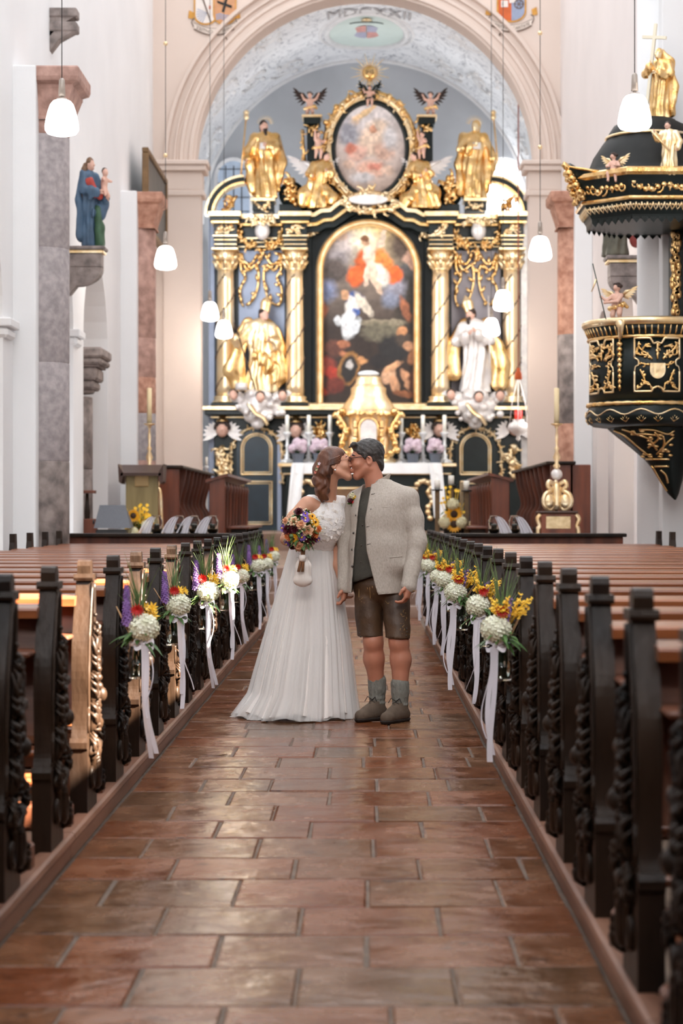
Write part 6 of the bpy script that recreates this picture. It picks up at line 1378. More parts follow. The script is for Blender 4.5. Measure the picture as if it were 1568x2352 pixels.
# ================================================================== pendant lamps
M_SHADE = mat('lit_opal_shade', (1, 1, 1), .4, emit=(1.0, .97, .93), estr=3.2); M_NECK = mat('brushed_beige_metal', lin(168, 156, 146), .4, metal=.5); M_CORD = mat('dark_cord', lin(60, 58, 58), .6); M_BEAD = mat('brass_bead', (.9, .68, .4), .3, metal=.8)
LAMPS = [(142, 312, 17.6, 'near left by the tall granite half column', ()), (380, 620, 26.4, 'before the dark framed painting', (100, 357)), (482, 738, 32.6, 'at the left end of the altarpiece, the higher one', ()), (514, 778, 34.2, 'at the left end of the altarpiece, the lower one', ()),
         (1457, 300, 17.6, 'beside the pulpit canopy figures', ()), (1240, 600, 25.4, 'before the right rear column', (76, 338)), (1155, 715, 29.8, 'before the right bishop, the higher one', ()), (1128, 773, 34.2, 'before the right bishop, the lower one', ())]
for px, py, Yl, wh, beads in LAMPS:
    b = P(px, py, Yl); t = empty('pendant_lamp', b, f'white glowing glass pendant lamp {wh}', 'pendant lamp', 'pendant lamps')
    R = .15
    m = MB(); m.lathe([(0, 0), (R*.5, .004), (R*.85, .02), (R*.985, .05), (R, .08), (R*.94, .14), (R*.82, .215), (R*.68, .275), (R*.52, .305), (R*.3, .318), (0, .32)], n=28); m.build('glass_shade', M_SHADE, t)
    m = MB(); m.lathe([(.05, .317), (.045, .33), (.014, .335), (.014, .345), (.032, .35), (.026, .49), (.012, .51), (0, .51)], n=16); m.build('socket', M_NECK, t)
    m = MB(); m.tube([(0, 0, .5), (0, 0, 14.5-b.z)], .0045, 6); m.build('cord', M_CORD, t)
    for bp_ in beads: m = MB(); m.sphere((0, 0, Z(bp_, Yl)-b.z), .03, 10, 8); m.build('bead', M_BEAD, t)
    ld = bpy.data.lights.new('lamp_light', 'POINT'); ld.energy = 14; ld.color = (1, .9, .78); ld.shadow_soft_size = .2; lo_ = bpy.data.objects.new('lamp_light', ld); COL.objects.link(lo_); lo_.parent = t; lo_.location = (0, 0, -.12)
# ================================================================== chancel furniture
FZ = .60
def stall_row(name, label, s_, xf, ya, yb, n, ztop, depth, seatz):
    """row of stalls along the side; s_=+1 stands left (faces +x)"""
    t = empty(name, (xf, ya, FZ), label, 'choir stalls'); Ln = yb-ya
    m = MB(); ed = depth if s_ > 0 else .56; m.box((min(0, -s_*ed), 0, .0), (max(0, -s_*ed), .05, ztop-FZ), .01)
    m.build('end_panel', M_WOOD_RED, t)
    m = MB(); a, b = sorted((-s_*depth, -s_*(depth-.05))); m.box((a, 0, 0), (b, Ln, ztop-FZ), .01); m.build('back_panel', M_WOOD_RED, t)
    m = MB(); a, b = sorted((s_*.06, -s_*(depth+.03))); m.box((a, -.05, ztop-FZ), (b, Ln, ztop-FZ+.045), .012); m.build('cornice', M_WOOD_DARK, t)
    m = MB(); a, b = sorted((s_*.0, -s_*depth)); m.box((a, .05, seatz-.04), (b, Ln, seatz), .01); m.build('seat_board', M_WOOD_DARK, t)
    m = MB(); a, b = sorted((-s_*.02, -s_*.06)); m.box((a, .05, 0), (b, Ln, seatz-.04), .01); m.build('seat_front', M_WOOD_DARK, t)
    for k in range(1, n):
        y = Ln*k/n; m = MB(); sp = smooth_path([(0, .0), (-.02, .2), (.03, seatz+.15), (-.05, seatz+.35), (.02, ztop-FZ-.2), (.05, ztop-FZ)], 4)
        m.prism([(s_*a, b) for a, b in sp]+[(-s_*depth*.6, ztop-FZ), (-s_*depth*.6, 0)], y-.02, y+.02, 'y'); m.build('divider', M_WOOD_RED, t)
    return t
stall_row('choir_stalls', 'red-brown choir stalls with curved dividers along the left', 1, -2.62, 28.2, 34.2, 9, Z(1076, 28.2), .45, .48)
stall_row('choir_stalls', 'red-brown choir stalls with tall end panel along the right', -1, 2.58, 27.6, 34.2, 9, Z(1067, 27.6), .32, .48)
def desk(label, s_, px0, px1, Y0, Y1, py):
    """slatted desk front running in depth"""
    xa, xb = X(px0, Y0), X(px1, Y0); t = empty('choir_desk', ((xa+xb)/2, Y0, FZ), label, 'choir desk'); hw = abs(xb-xa)/2; ht = Z(py, Y0)-FZ; Ln = Y1-Y0
    m = MB(); m.box((-hw, 0, 0), (hw, .05, ht-.03), .008); m.build('end_panel', M_WOOD_RED, t)
    m = MB(); m.prism([(-hw-.05, ht-.09 if s_ > 0 else ht-.0), (-hw-.05, ht-.05 if s_ > 0 else ht+.04), (hw+.05, ht+.04 if s_ > 0 else ht-.05), (hw+.05, ht if s_ > 0 else ht-.09)], -.06, Ln+.05, 'y'); m.build('sloping_top', M_WOOD_RED, t)
    n = 9
    for k in range(n):
        y = .15+(Ln-.2)*k/(n-1); m = MB(); m.lathe([(.025, .35), (.04, .4), (.025, .5), (.03, ht-.25), (.045, ht-.15), (.025, ht-.08)], (s_*(hw-.03), y, 0), 10); m.build('baluster', M_WOOD_RED, t)
    m = MB(); a, b = sorted((s_*(hw-.06), s_*hw)); m.box((a, .05, 0), (b, Ln, .36), .008); m.build('lower_panel', M_WOOD_DARK, t); m = MB(); m.box((-hw+.02, .05, 0), (hw-.1, Ln, .33), .008); m.build('inner_shelf', M_WOOD_DARK, t)
    m = MB(); a, b = sorted((s_*hw, s_*(hw+.32))); m.box((a, .5, .46), (b, Ln-1.5, .50), .01); m.build('bench_seat', M_WOOD_RED, t)
    m = MB(); m.box((a+.05, .6, 0), (b-.05, .7, .46), .008); m.build('bench_leg', M_WOOD_DARK, t); m = MB(); m.box((a+.05, Ln-1.7, 0), (b-.05, Ln-1.6, .46), .008); m.build('bench_leg', M_WOOD_DARK, t)
desk('slatted red-brown choir desk left of the couple', 1, 480, 516, 28.6, 34.4, 1094); desk('slatted red-brown choir desk right of the couple', -1, 1128, 1170, 28.6, 34.4, 1092)
# lectern
Yq = 27.0; KQ = Yq/FPX; t = empty('lectern', (X(326, Yq), Yq, FZ), 'wooden lectern with dark slanted top and plaque on the left', 'lectern'); M_LECT = mat('olive_gilt_wood', lin(128, 112, 70), .5, var2=lin(160, 142, 96), scale=3, stretch=(3, 3, .4))
zt = Z(1090, Yq)-FZ; m = MB(); m.box((-37*KQ, -.02, 0), (37*KQ, .03, zt), .006); m.build('front_panel', M_LECT, t); m = MB(); m.box((-33*KQ, .03, 0), (33*KQ, .3, zt), .006); m.build('body', M_WOOD_RED, t)
m = MB(); m.add([(-51*KQ, .28, zt+.10), (50*KQ, .28, zt+.10), (46*KQ, -.16, zt-.02), (-46*KQ, -.16, zt-.02), (-51*KQ, .28, zt+.14), (50*KQ, .28, zt+.14), (46*KQ, -.16, zt+.02), (-46*KQ, -.16, zt+.02)], [(3, 2, 1, 0), (4, 5, 6, 7), (0, 1, 5, 4), (1, 2, 6, 5), (2, 3, 7, 6), (3, 0, 4, 7)])
m.prism([(-52*KQ, zt+.14), (-50*KQ, zt-.10), (-44*KQ, zt-.13), (-40*KQ, zt+.02)], -.16, .28, 'y'); m.prism([(52*KQ, zt+.14), (50*KQ, zt-.10), (44*KQ, zt-.13), (40*KQ, zt+.02)], -.16, .28, 'y'); m.build('slanted_top', mat('dark_walnut', lin(58, 32, 20), .4, var=.2, scale=5), t)
m = MB(); m.box((-16*KQ, -.05, zt-.16), (16*KQ, -.02, zt+.0), .005); m.build('plaque', mat('tan_plaque', lin(176, 146, 96), .5, var=.1), t)
# floor monitor speaker
Yq = 25.9; KQ = Yq/FPX; t = empty('monitor_speaker', (X(257, Yq), Yq, FZ), 'grey wedge monitor speaker beside the lectern', 'speaker'); M_GREYF = mat('grey_grille', lin(96, 98, 104), .7, var=.08, scale=60); zt = Z(1160, Yq)-FZ
m = MB(); m.box((-.2, -.1, 0), (.2, .1, zt-.32), .01); m.build('stand', M_BLACK, t)
m = MB(); v = [(-.22, -.12, zt-.30), (.26, -.16, zt-.30), (.16, .12, zt), (-.18, .16, zt), (-.24, .24, zt-.28), (.26, .2, zt-.28)]
m.add(v, [(0, 1, 2, 3), (1, 5, 2), (0, 3, 4), (3, 2, 5, 4), (0, 4, 5, 1)]); m.build('wedge_cabinet', M_GREYF, t)
m = MB(); m.lathe([(.03, .0), (.03, .02), (0, .02)], n=12, M=Matrix.Translation((-.225, -.02, zt-.22)) @ Matrix.Rotation(-PI/2, 4, 'Y')); m.build('port', M_BLACK, t)
# small table by the aisle column
Yq = 27.5; t = empty('side_table', (X(200, Yq-1.0), Yq-1.0, FZ), 'small brown side table by the grey aisle column', 'side table'); zt = Z(1128, Yq)-FZ
m = MB(); m.box((-.11, -.1, zt-.04), (.11, .1, zt), .006); m.build('top', M_WOOD_RED, t); m = MB(); m.lathe([(.03, 0), (.035, .1), (.02, .25), (.04, zt-.3), (.02, zt-.04)], n=12); m.build('stem', M_WOOD_DARK, t); m = MB(); m.box((-.13, -.1, 0), (.13, .1, .62), .01); m.build('base_cabinet', M_WOOD_RED, t)
# big gilded candlesticks
def big_candlestick(px, Yq, label, ped):
    KQ = Yq/FPX; t = empty('gilded_candlestick', (X(px, Yq), Yq, FZ), label, 'candlestick'); zz = lambda py: Z(py, Yq)-FZ
    zb = 0
    if ped:
        zb = zz(1174); m = MB(); m.box((-40*KQ, -.22, 0), (40*KQ, .22, zb-.03), .01); m.build('pedestal', M_WOOD_RED, t); m = MB(); m.box((-45*KQ, -.25, zb-.03), (45*KQ, .25, zb), .01); m.build('pedestal_top', mat('dark_walnut'), t)
        m = MB(); m.box((-28*KQ, -.235, zz(1214)), (28*KQ, -.215, zz(1186)), .006); m.build('pedestal_panel', mat('cream_gilt_panel', lin(206, 176, 128), .5, var2=lin(232, 208, 164), scale=20, bump=.3), t)
        for s_ in (-1, 1): m = MB(); sp = smooth_path([(s_*40*KQ, zb-.04), (s_*47*KQ, zb-.1), (s_*42*KQ, zb-.2), (s_*46*KQ, zb-.27), (s_*42*KQ, 0)], 5); m.tube([(a, -.2, b) for a, b in sp], .028, 6); m.build('side_scroll', M_GOLDP, t)
    z1, z2, z3 = zz(1108), zz(1086), zz(975)
    for k in range(3):
        a = -PI/2+2*PI*k/3+PI/3; d = Vector((math.cos(a), math.sin(a), 0)); m = MB(); sp = [(0.02+.0*q, 0) for q in (0,)]
        pr = smooth_path([(.05, z1-.02), (.12, z1+.01), (.14, z1-.05), (.09, z1-.10), (.18, z1-.16), (.21, zb+.12), (.16, zb+.03), (.09, zb+.02), (.06, zb+.1)], 5); m.tube([d*a_+Vector((0, 0, b)) for a_, b in pr], [.03]*len(pr), 7); m.build('scroll_foot', M_GOLDP, t)
        m = MB(); c = d*.13+Vector((0, 0, zb+.13)); m.sphere(c, (.085, .06, .10), 12, 9); m.build('foot_cartouche', M_GOLDP, t)
    m = MB(); m.lathe([(.08, zb+.02), (.06, zb+.1), (.07, z1-.1), (.05, z1)], n=16); m.build('core', M_GOLDP, t)
    m = MB(); m.sphere((0, 0, z2-.02), (.075, .075, .075), 16, 12); m.build('knop', M_WHITEGILT, t)
    hh = z3-z2; m = MB(); m.lathe([(.03, z2+.05), (.05, z2+.09), (.02, z2+.13), (.05, z2+hh*.32), (.02, z2+hh*.45), (.035, z2+hh*.5), (.015, z2+hh*.56), (.022, z2+hh*.75), (.012, z2+hh*.9), (.03, z3-.02), (.075, z3), (.08, z3+.012), (0, z3+.012)], n=16); m.build('stem', M_GOLDP, t)
    m = MB(); m.lathe([(.034, z3+.012), (.034, zz(892)), (.02, zz(891)), (0, zz(891))], n=16); m.build('candle', mat('ivory_wax', lin(228, 208, 166), .45, sss=.1), t)
big_candlestick(1278, 26.2, 'tall gilded candlestick on carved pedestal at the right', True); big_candlestick(343, 27.75, 'tall gilded candlestick with ivory candle behind the lectern', False)
# flower arrangements
M_SUNF = mat('sunflower_yellow', lin(238, 168, 30), .55, var=.15, scale=20); M_SEED = mat('sunflower_seed', lin(58, 36, 20), .8, var=.3, scale=60); M_CREAM = mat('cream_flower', lin(236, 228, 190), .6, var=.06, scale=20)
def arrangement(name, loc, label, w_, h, seed, items, stand=0.0):
    r = random.Random(seed); t = empty(name, loc, label, 'flower arrangement')
    m = MB(); m.lathe([(w_*.30, 0), (w_*.34, .12), (w_*.2, .14)], n=14); m.build('bowl', M_BLACK, t)
    m = MB()
    for k in range(90): a = r.uniform(0, 6.28); e = r.uniform(-.2, 1.3); leaf(m, (r.uniform(-.3, .3)*w_, -.05, .1+r.uniform(0, .6)*h), (math.cos(a), math.sin(a)*.6-.3, e), r.uniform(.14, .28)*h, .06*h, droop=.5)
    m.build('foliage', M_LEAF, t)
    m = MB()
    for k in range(30): q = Vector((r.uniform(-.5, .5)*w_, r.uniform(-.15, .05), .12+r.uniform(.1, .95)*h)); m.tube([(q.x*.3, 0, .15), q], .006, 4); floret(m, q, (r.uniform(-.5, .5), -1, .4), .03, 6)
    m.build('yellow_sprigs', M_YEL, t)
    for a, b, kind in items:
        q = Vector((a*w_, -.16, b*h))
        if kind == 'h': ball_of_florets(q, .13*h, 70, .03*h/.5, r).build('hydrangea', M_CREAM, t)
        else:
            m = MB()
            for ring_, (n_, R_) in enumerate(((18, .11), (14, .09))):
                for k in range(n_): an = 2*PI*(k+.5*ring_)/n_; leaf(m, q, (math.cos(an), -.25-.2*ring_, math.sin(an)), R_*h/.5, .04*h/.5, (0, 1, 0), 0)
            m.build('sunflower_petals', M_SUNF, t); m = MB(); m.sphere(q+Vector((0, -.03, 0)), (.045*h/.5, .02, .045*h/.5), 12, 8); m.build('sunflower_disc', M_SEED, t)
    return t
arrangement('flower_arrangement', (X(316, 26.3), 26.3, .905), 'arrangement of sunflowers and cream hydrangeas before the lectern', .36, .42, 3, [(-.1, .35, 'h'), (.15, .15, 'h'), (.35, .55, 'h'), (-.1, .85, 's'), (.3, .3, 's')]); 
m = MB(); tt = empty('flower_stand', (X(316, 26.3), 26.3, FZ), 'low wooden stand under the lectern flowers', 'stand'); m.box((-.14, -.12, .26), (.14, .12, .30), .01); m.build('top', M_WOOD_RED, tt)
for a in (-.11, .11):
    for b in (-.09, .09): m = MB(); m.box((a-.015, b-.015, 0), (a+.015, b+.015, .26), .004); m.build('leg', M_WOOD_RED, tt)
Yq = 30.0
arrangement('flower_arrangement', (X(1038, Yq), Yq, .98), 'arrangement with a big sunflower and cream hydrangeas right of the groom', .42, .62, 6, [(-.28, .28, 'h'), (.30, .28, 'h'), (.02, .72, 'h'), (.05, .48, 's'), (.05, .24, 's')])
tt = empty('flower_stand', (X(1038, Yq), Yq, FZ), 'low stand under the sunflower arrangement right of the groom', 'stand'); m = MB(); m.box((-.16, -.14, .34), (.16, .14, .375), .01); m.build('top', M_WOOD_DARK, tt); m = MB(); m.lathe([(.14, 0), (.13, .03), (.03, .06), (.03, .34)], n=12); m.build('column', M_BLACK, tt)
for px, py, l in ((1004, 1102, 'pillar candle on thin rusty stand, left of the sunflower arrangement'), (1036, 1092, 'pillar candle on thin rusty stand, behind the sunflower arrangement'), (1071, 1104, 'pillar candle on thin rusty stand, right of the sunflower arrangement')):
    yq = Yq+(.35 if px == 1036 else .0)-.05; t = empty('candle_stand', (X(px, yq), yq, FZ), l, 'candle stand', 'rusty candle stands by the altar'); zt = Z(py+22, yq)-FZ
    m = MB(); m.box((-.035, -.035, 0), (.035, .035, zt-.02), .004); m.build('post', mat('rusty_iron', lin(112, 88, 60), .7, var=.25, scale=12), t); m = MB(); m.lathe([(.08, zt-.02), (.085, zt), (0, zt)], n=16); m.build('tray', M_BLACK, t); m = MB(); m.lathe([(.045, zt), (.045, zt+.14), (.03, zt+.145), (0, zt+.145)], n=16); m.build('pillar_candle', M_WAX, t)
# candle jars with tulle on the parapets
M_TULLE = mat('white_tulle', lin(244, 242, 248), .8, alpha=.7); M_SAND = mat('peach_sand', lin(228, 196, 160), .8, var=.1, scale=40)
def candle_jar(px, s_, label):
    Yq = 21.93; t = empty('candle_jar', (X(px, Yq), Yq, PZ+.985), label, 'candle jar', 'candle jars on the front parapets')
    m = MB(); m.lathe([(.05, 0), (.062, .01), (.064, .14), (.048, .17), (.048, .195), (.052, .198), (.046, .198), (.045, .168), (.060, .138), (.058, .012), (0, .01)], n=20); m.build('glass_jar', M_GLASS, t)
    m = MB(); m.lathe([(0, .012), (.055, .012), (.056, .045), (0, .05)], n=16); m.build('sand', M_SAND, t); m = MB(); m.lathe([(.03, .046), (.03, .10), (.02, .104), (0, .104)], n=14); m.build('candle', M_WAX, t)
    m = MB(); m.grid(lambda u, v: Vector((s_*(.03+v*(.03+.14*u)), -.055-.012*math.sin(16*u)*(.3+v), .185-.18*v**1.25+.035*math.sin(PI*v)*u)), 24, 8); m.build('tulle_bow', M_TULLE, t)
    m = MB(); m.grid(lambda u, v: Vector((s_*(.01+.10*v+.06*(u-.5)*(.3+v)), -.066-.012*math.sin(11*u+3*v), .18-.18*v**1.2)), 12, 8); m.build('tulle_tail', M_TULLE, t)
for px, s_, l in ((360, -1, 'candle jar with white tulle, leftmost on the left parapet'), (412, -1, 'candle jar with white tulle, second from the left on the left parapet'), (446, -1, 'candle jar with white tulle, third from the left on the left parapet'), (488, -1, 'candle jar with white tulle, rightmost on the left parapet'),
                 (1134, 1, 'candle jar with white tulle, left one on the right parapet'), (1181, 1, 'candle jar with white tulle, right one on the right parapet')): candle_jar(px, s_, l)
# sanctuary lamp and tasselled cord
Yq = 37.5; KQ = Yq/FPX; b = P(1190, 1008, Yq); t = empty('sanctuary_lamp', b, 'hanging silver sanctuary lamp with red glass right of the altar', 'hanging lamp')
m = MB(); m.lathe([(.0, -.05), (.05, 0), (.03, .05), (.13, .12), (.21, .2), (.18, .28), (.10, .33), (.12, .36), (.0, .36)], n=20); m.build('bowl', M_WHITEGILT, t); m = MB(); m.lathe([(.06, .36), (.075, .42), (.075, .55), (.06, .55)], n=14); m.build('red_glass', mat('red_glass', lin(170, 24, 20), .15, emit=(.8, .05, .03), estr=.4), t)
for k in range(3): a = 2*PI*k/3+.4; m = MB(); m.tube([(.2*math.cos(a), .2*math.sin(a), .24), (.14*math.cos(a), .14*math.sin(a), .7), (0, 0, 1.2)], .008, 5); m.build('chain', M_WHITEGILT, t)
ztop = VZ+math.sqrt(VR**2-(b.x-VX)**2)-.03-b.z; m = MB(); m.tube([(0, 0, 1.2), (0, 0, ztop)], .008, 5); m.build('long_chain', M_CORD, t)
Yq = 36.8; b = P(1190, 872, Yq); t = empty('tasselled_bell_cord', b, 'red bell cord with orange tassel hanging before the right outer column', 'cord')
m = MB(); m.lathe([(.05, 0), (.07, .01), (.06, .12), (.03, .17), (.035, .2), (.015, .22)], n=14); m.build('tassel', mat('orange_tassel', lin(206, 92, 40), .7, var=.2, scale=30), t); ztop = VZ+math.sqrt(VR**2-(b.x-VX)**2)-.03-b.z; m = MB(); m.tube([(0, 0, .2), (0, 0, ztop)], .012, 6); m.build('cord', mat('red_cord', lin(170, 92, 76), .7), t)
# wooden stair seen in the right arcade opening
t = empty('wooden_stair', (3.95, 26.0, .02), 'brown wooden stair with white handrail in the right arcade opening', 'stair')
for k in range(6): m = MB(); m.box((-.45+.12*k, -.3, 0), (.5, .3, .26*(k+1)), .006); m.build('step', M_WOOD_DARK, t)
for a, b in ((-.40, 1.0), (.05, 1.9)): m = MB(); m.tube([(a, -.34, 0), (a, -.34, b+.55)], .014, 6); m.build('rail_post', M_SILV, t)
m = MB(); m.tube([(-.42, -.34, 1.1), (.10, -.34, 2.45)], .016, 6); m.build('handrail', M_SILV, t)
# two slim white candles by the left chancel jamb
for px, l in ((462, 'slim white candle on stand, left of the pair by the left stalls'), (474, 'slim white candle on stand, right of the pair by the left stalls')):
    Yq = 35.9; t = empty('slim_candle_stand', (X(px, Yq), Yq, FZ), l, 'candle stand', 'slim white candles'); zz = lambda py: Z(py, Yq)-FZ
    m = MB(); m.lathe([(.09, 0), (.08, .03), (.02, .06), (.018, zz(1078)), (.045, zz(1074)), (.03, zz(1070))], n=12); m.build('stand', M_SILV, t); m = MB(); m.lathe([(.022, zz(1070)), (.022, zz(1050)), (0, zz(1049))], n=10); m.build('candle', M_WAX, t)
# ================================================================== bride and groom
GY, BY, HY = 12.48, 12.74, 12.56
def wp(px, py, dy=0.0, Y=12.56):
    """photo pixel at the couple's distance -> world point (numpy), shifted in depth"""
    return np.array((X(px, Y), Y+dy, Z(py, Y)))
M_SKIN = mat('skin', lin(206, 150, 122), .48, var=.05, scale=14, sss=.12); M_SKIN2 = mat('ruddy_skin', lin(192, 128, 102), .48, var=.06, scale=14, sss=.12)
M_LIP = mat('lips', lin(176, 92, 84), .4)
M_LINEN = mat('oatmeal_linen', lin(172, 160, 148), .85, var2=lin(188, 177, 166), scale=110, stretch=(1, 1, .5), bump=.22, bscale=160, detail=4)
M_VEST = mat('grey_green_wool', lin(66, 62, 54), .85, var=.12, scale=40, bump=.1)
M_LEATHER = mat('brown_leather', lin(54, 36, 24), .5, var2=lin(88, 62, 40), scale=6, bump=.2, bscale=30)
M_STITCH = mat('ochre_embroidery', lin(158, 124, 74), .7); M_SOCK = mat('grey_knit', lin(128, 126, 118), .9, var=.15, scale=60, bump=.5, bscale=120, stretch=(1, 1, .4))
M_SUEDE = mat('taupe_suede', lin(98, 82, 68), .85, var=.15, scale=20, bump=.15, bscale=80); M_SOLE = mat('dark_sole', lin(40, 32, 28), .7); M_HORN = mat('dark_horn_button', lin(60, 50, 44), .35)
M_GHAIR = mat('greying_dark_hair', lin(30, 24, 21), .5, var2=lin(78, 72, 68), scale=26, stretch=(1, .35, 1), bump=.5, bscale=60)
M_BHAIR = mat('auburn_hair', lin(70, 38, 25), .42, var2=lin(122, 74, 50), scale=22, stretch=(1, 1, .16), bump=.4, bscale=50, coat=.15)
M_SATIN = mat('ivory_satin', lin(236, 226, 218), .4, var=.03, scale=8); M_LACE = mat('white_lace', lin(246, 240, 237), .7, var=.05, scale=40, bump=.5, bscale=70)
M_LINING = mat('ivory_lining', lin(252, 244, 238), .8); M_TULLE2 = mat('bridal_tulle', lin(253, 249, 246), .8, alpha=.45)
def head_sdf(s, C, e, sc, k=1.0, female=False):
    R = _rot(e); C = np.array(C, float)
    def T(p): return C+R @ (np.array(p, float)*sc)
    def el(p, r, kk=.012, sub=False): s.ell(T(p), np.array(r)*sc, e, kk*sc, sub)
    def cp(a, b, ra, rb, kk=.012): s.cap(T(a), T(b), ra*sc, rb*sc, kk*sc)
    el((0, .018, .045), (.074, .094, .084)); el((0, -.032, -.012), (.060, .066, .082), .03)
    for sx in (-1, 1):
        cp((sx*.052, .0, -.045), (sx*.020, -.066, -.090), .020, .020, .02); el((sx*.040, -.062, -.018), (.024, .024, .022), .02)
        el((sx*.032, -.106, .020), (.017, .016, .012), .008, True); el((sx*.031, -.082, .018), (.014, .013, .011), .004)
        el((sx*.013, -.107, -.022), (.009, .010, .008), .008)
        el((sx*.075, .012, -.004), (.009, .020, .032), .006); el((sx*.080, .008, -.002), (.006, .010, .017), .005, True)
    cp((-.034, -.087, .036), (.034, -.087, .036), .011, .011, .015); cp((0, -.094, .026), (0, -.117, -.016), .0085, .0125, .010)
    el((0, -.068, -.094), (.027, .026, .022), .02)
    el((0, -.100, -.050), (.020, .013, .0085), .008); el((0, -.098, -.0605), (.018, .012, .0085), .008)
    return T
def hand_sdf(s, wrist, d, n, side, curl=.5, sc=1.0):
    """wrist point, d pointing to the fingertips, n palm normal; side: direction of the thumb"""
    w_ = np.array(wrist, float); d = np.array(d, float)/np.linalg.norm(d); n = np.array(n, float); n = n-d*(n @ d); n /= np.linalg.norm(n); u = np.cross(d, n); u = u if u @ np.array(side) > 0 else -u
    s.cap(w_, w_+d*.05*sc, .024*sc, .028*sc, .02); s.cap(w_+d*.035*sc-u*.016*sc, w_+d*.085*sc-u*.022*sc, .017*sc, .014*sc, .015); s.cap(w_+d*.035*sc+u*.016*sc, w_+d*.085*sc+u*.022*sc, .018*sc, .014*sc, .015); s.cap(w_+d*.04*sc, w_+d*.088*sc, .018*sc, .015*sc, .015)
    for i, L_ in enumerate((.078, .084, .078, .062)):
        o = u*(.027-.018*i)*sc; p = w_+d*.086*sc+o; a1, a2 = curl*.8, curl*1.9
        q = p+(d*math.cos(a1)+n*math.sin(a1))*L_*.48*sc; e = q+(d*math.cos(a2)+n*math.sin(a2))*L_*.34*sc; f = e+(d*math.cos(a2+.5*curl)+n*math.sin(a2+.5*curl))*L_*.22*sc
        s.chain([p, q, e, f], [.0092*sc, .0085*sc, .0078*sc, .0065*sc], .0025)
    p = w_+d*.025*sc+u*.022*sc; q = p+(d*.55+u*.6+n*.35)*.045*sc; e = q+(d*.85+u*.05+n*.5)*.032*sc; s.chain([p, q, e], [.013*sc, .0105*sc, .008*sc], .006)
def wr_(amp, seed, f=26):
    r = np.random.RandomState(seed); K_ = [(r.randn(3)*f*(.5+r.rand()), r.rand()*6.28) for _ in range(5)]
    def fn(x, y, z): return amp*sum(np.sin(k[0]*.6*x+k[1]*.5*y+k[2]*z+ph+1.3*np.sin(9*x+7*z)) for k, ph in K_)/3
    return fn
# ------------------------------------------------------------------ groom
ge = (.10, .0, -PI/2+.10); GH = wp(841, 1058, -.01); gC = wp(868, 1650); gC = np.array((gC[0], GY, 0))
YAW = -.54
gs = SDF((X(772, 12.5), 12.0, -.01), (X(985, 12.5), 12.86, 1.80), .0058)
Th = head_sdf(gs, GH, ge, 1.0)
gs.cap(GH+(.035, .0, -.06), wp(866, 1135, -.0), .056, .066, .03)
gs.ell(wp(872, 1185, -.02), (.17, .10, .15), (0, 0, YAW), .04).ell(wp(868, 1280, -.03), (.155, .11, .16), (0, 0, YAW), .05)
gs.chain([wp(932, 1156, -.11), wp(955, 1243, -.17), wp(936, 1338, -.25)], [.038, .036, .03], .012).chain([wp(826, 1160, .085), wp(796, 1240, .10), wp(791, 1346, .0)], [.042, .038, .03], .03)
hand_sdf(gs, wp(934, 1336, -.255), (-.06, -.10, -1), (-.9, .3, 0), (-.3, -1, 0), .75); hand_sdf(gs, wp(789, 1344, .0), (0, -.05, -1), (-1, .1, 0), (0, -1, 0), .8)
LK = [wp(849, 1370, -.02), wp(857, 1472, -.05), wp(858, 1512, -.03), wp(866, 1580, -.01), wp(866, 1618, -.01)]; RK = [wp(905, 1370, -.06), wp(915, 1472, -.12), wp(919, 1512, -.11), wp(918, 1585, -.12), wp(918, 1624, -.12)]
for Kx in (LK, RK): gs.chain(Kx, [.064, .058, .062, .044, .042], .03); gs.ell(Kx[1]+(-.01, -.03, -.0), (.04, .035, .05), None, .03); gs.ell(Kx[2]+(.01, .025, .0), (.045, .045, .09), None, .03)
gm = gs.mesh('body', M_SKIN2); 
for v in gm.vertices: v.co = v.co-Vector(gC)
groom = link('person', gm, None, gC); tag(groom, 'man in oatmeal linen jacket and brown leather shorts kissing the bride', 'person')
def gb(s, name, mt, parent=None):
    me = s.mesh(name, mt)
    if isinstance(s, SDF):
        co = np.empty(len(me.vertices)*3, np.float32); me.vertices.foreach_get('co', co); co = co.reshape(-1, 3)-np.array(gC, np.float32); me.vertices.foreach_set('co', co.ravel()); me.update()
    return link(name, me, parent or groom)
def gmb(mb, name, mt, parent=None): mb.v = [tuple(Vector(p)-Vector(gC)) for p in mb.v]; return mb.build(name, mt, parent or groom)
# hair
hs = SDF(GH-.16, GH+.17, .005)
Rg = _rot(ge); TG = lambda p: GH+Rg @ np.array(p, float)
hs.ell(TG((0, .020, .052)), (.081, .101, .087), ge, .01).cap(TG((-.035, -.066, .104)), TG((.035, -.070, .107)), .018, .019, .02).cap(TG((.0, -.078, .106)), TG((.01, -.098, .094)), .010, .006, .015).ell(TG((0, .085, -.03)), (.05, .025, .05), ge, .03)
hs.ell(TG((0, -.098, -.012)), (.10, .070, .088), ge, .008, True).ell(TG((0, -.03, -.075)), (.12, .062, .075), ge, .01, True)
for sx in (-1, 1): hs.cap(TG((sx*.073, -.018, .04)), TG((sx*.074, -.016, .012)), .008, .006, .008).ell(TG((sx*.082, .012, -.012)), (.014, .020, .034), ge, .004, True)
hs.disp(lambda x, y, z: .0022*np.sin(150*x+90*z)*np.sin(120*y+60*z)); gb(hs, 'hair', M_GHAIR)
m = MB()
for sx in (-1, 1): m.tube([TG((sx*.030, -.092, .040)), TG((sx*.045, -.086, .043)), TG((sx*.056, -.074, .036))], [.004, .005, .003], 6)
gmb(m, 'eyebrows', M_GHAIR)
m = MB()
for sx in (-1, 1): m.tube([TG((sx*.019, -.096, .016)), TG((sx*.031, -.098, .013)), TG((sx*.044, -.088, .016))], .0018, 5)
gmb(m, 'eyelashes', M_GHAIR)
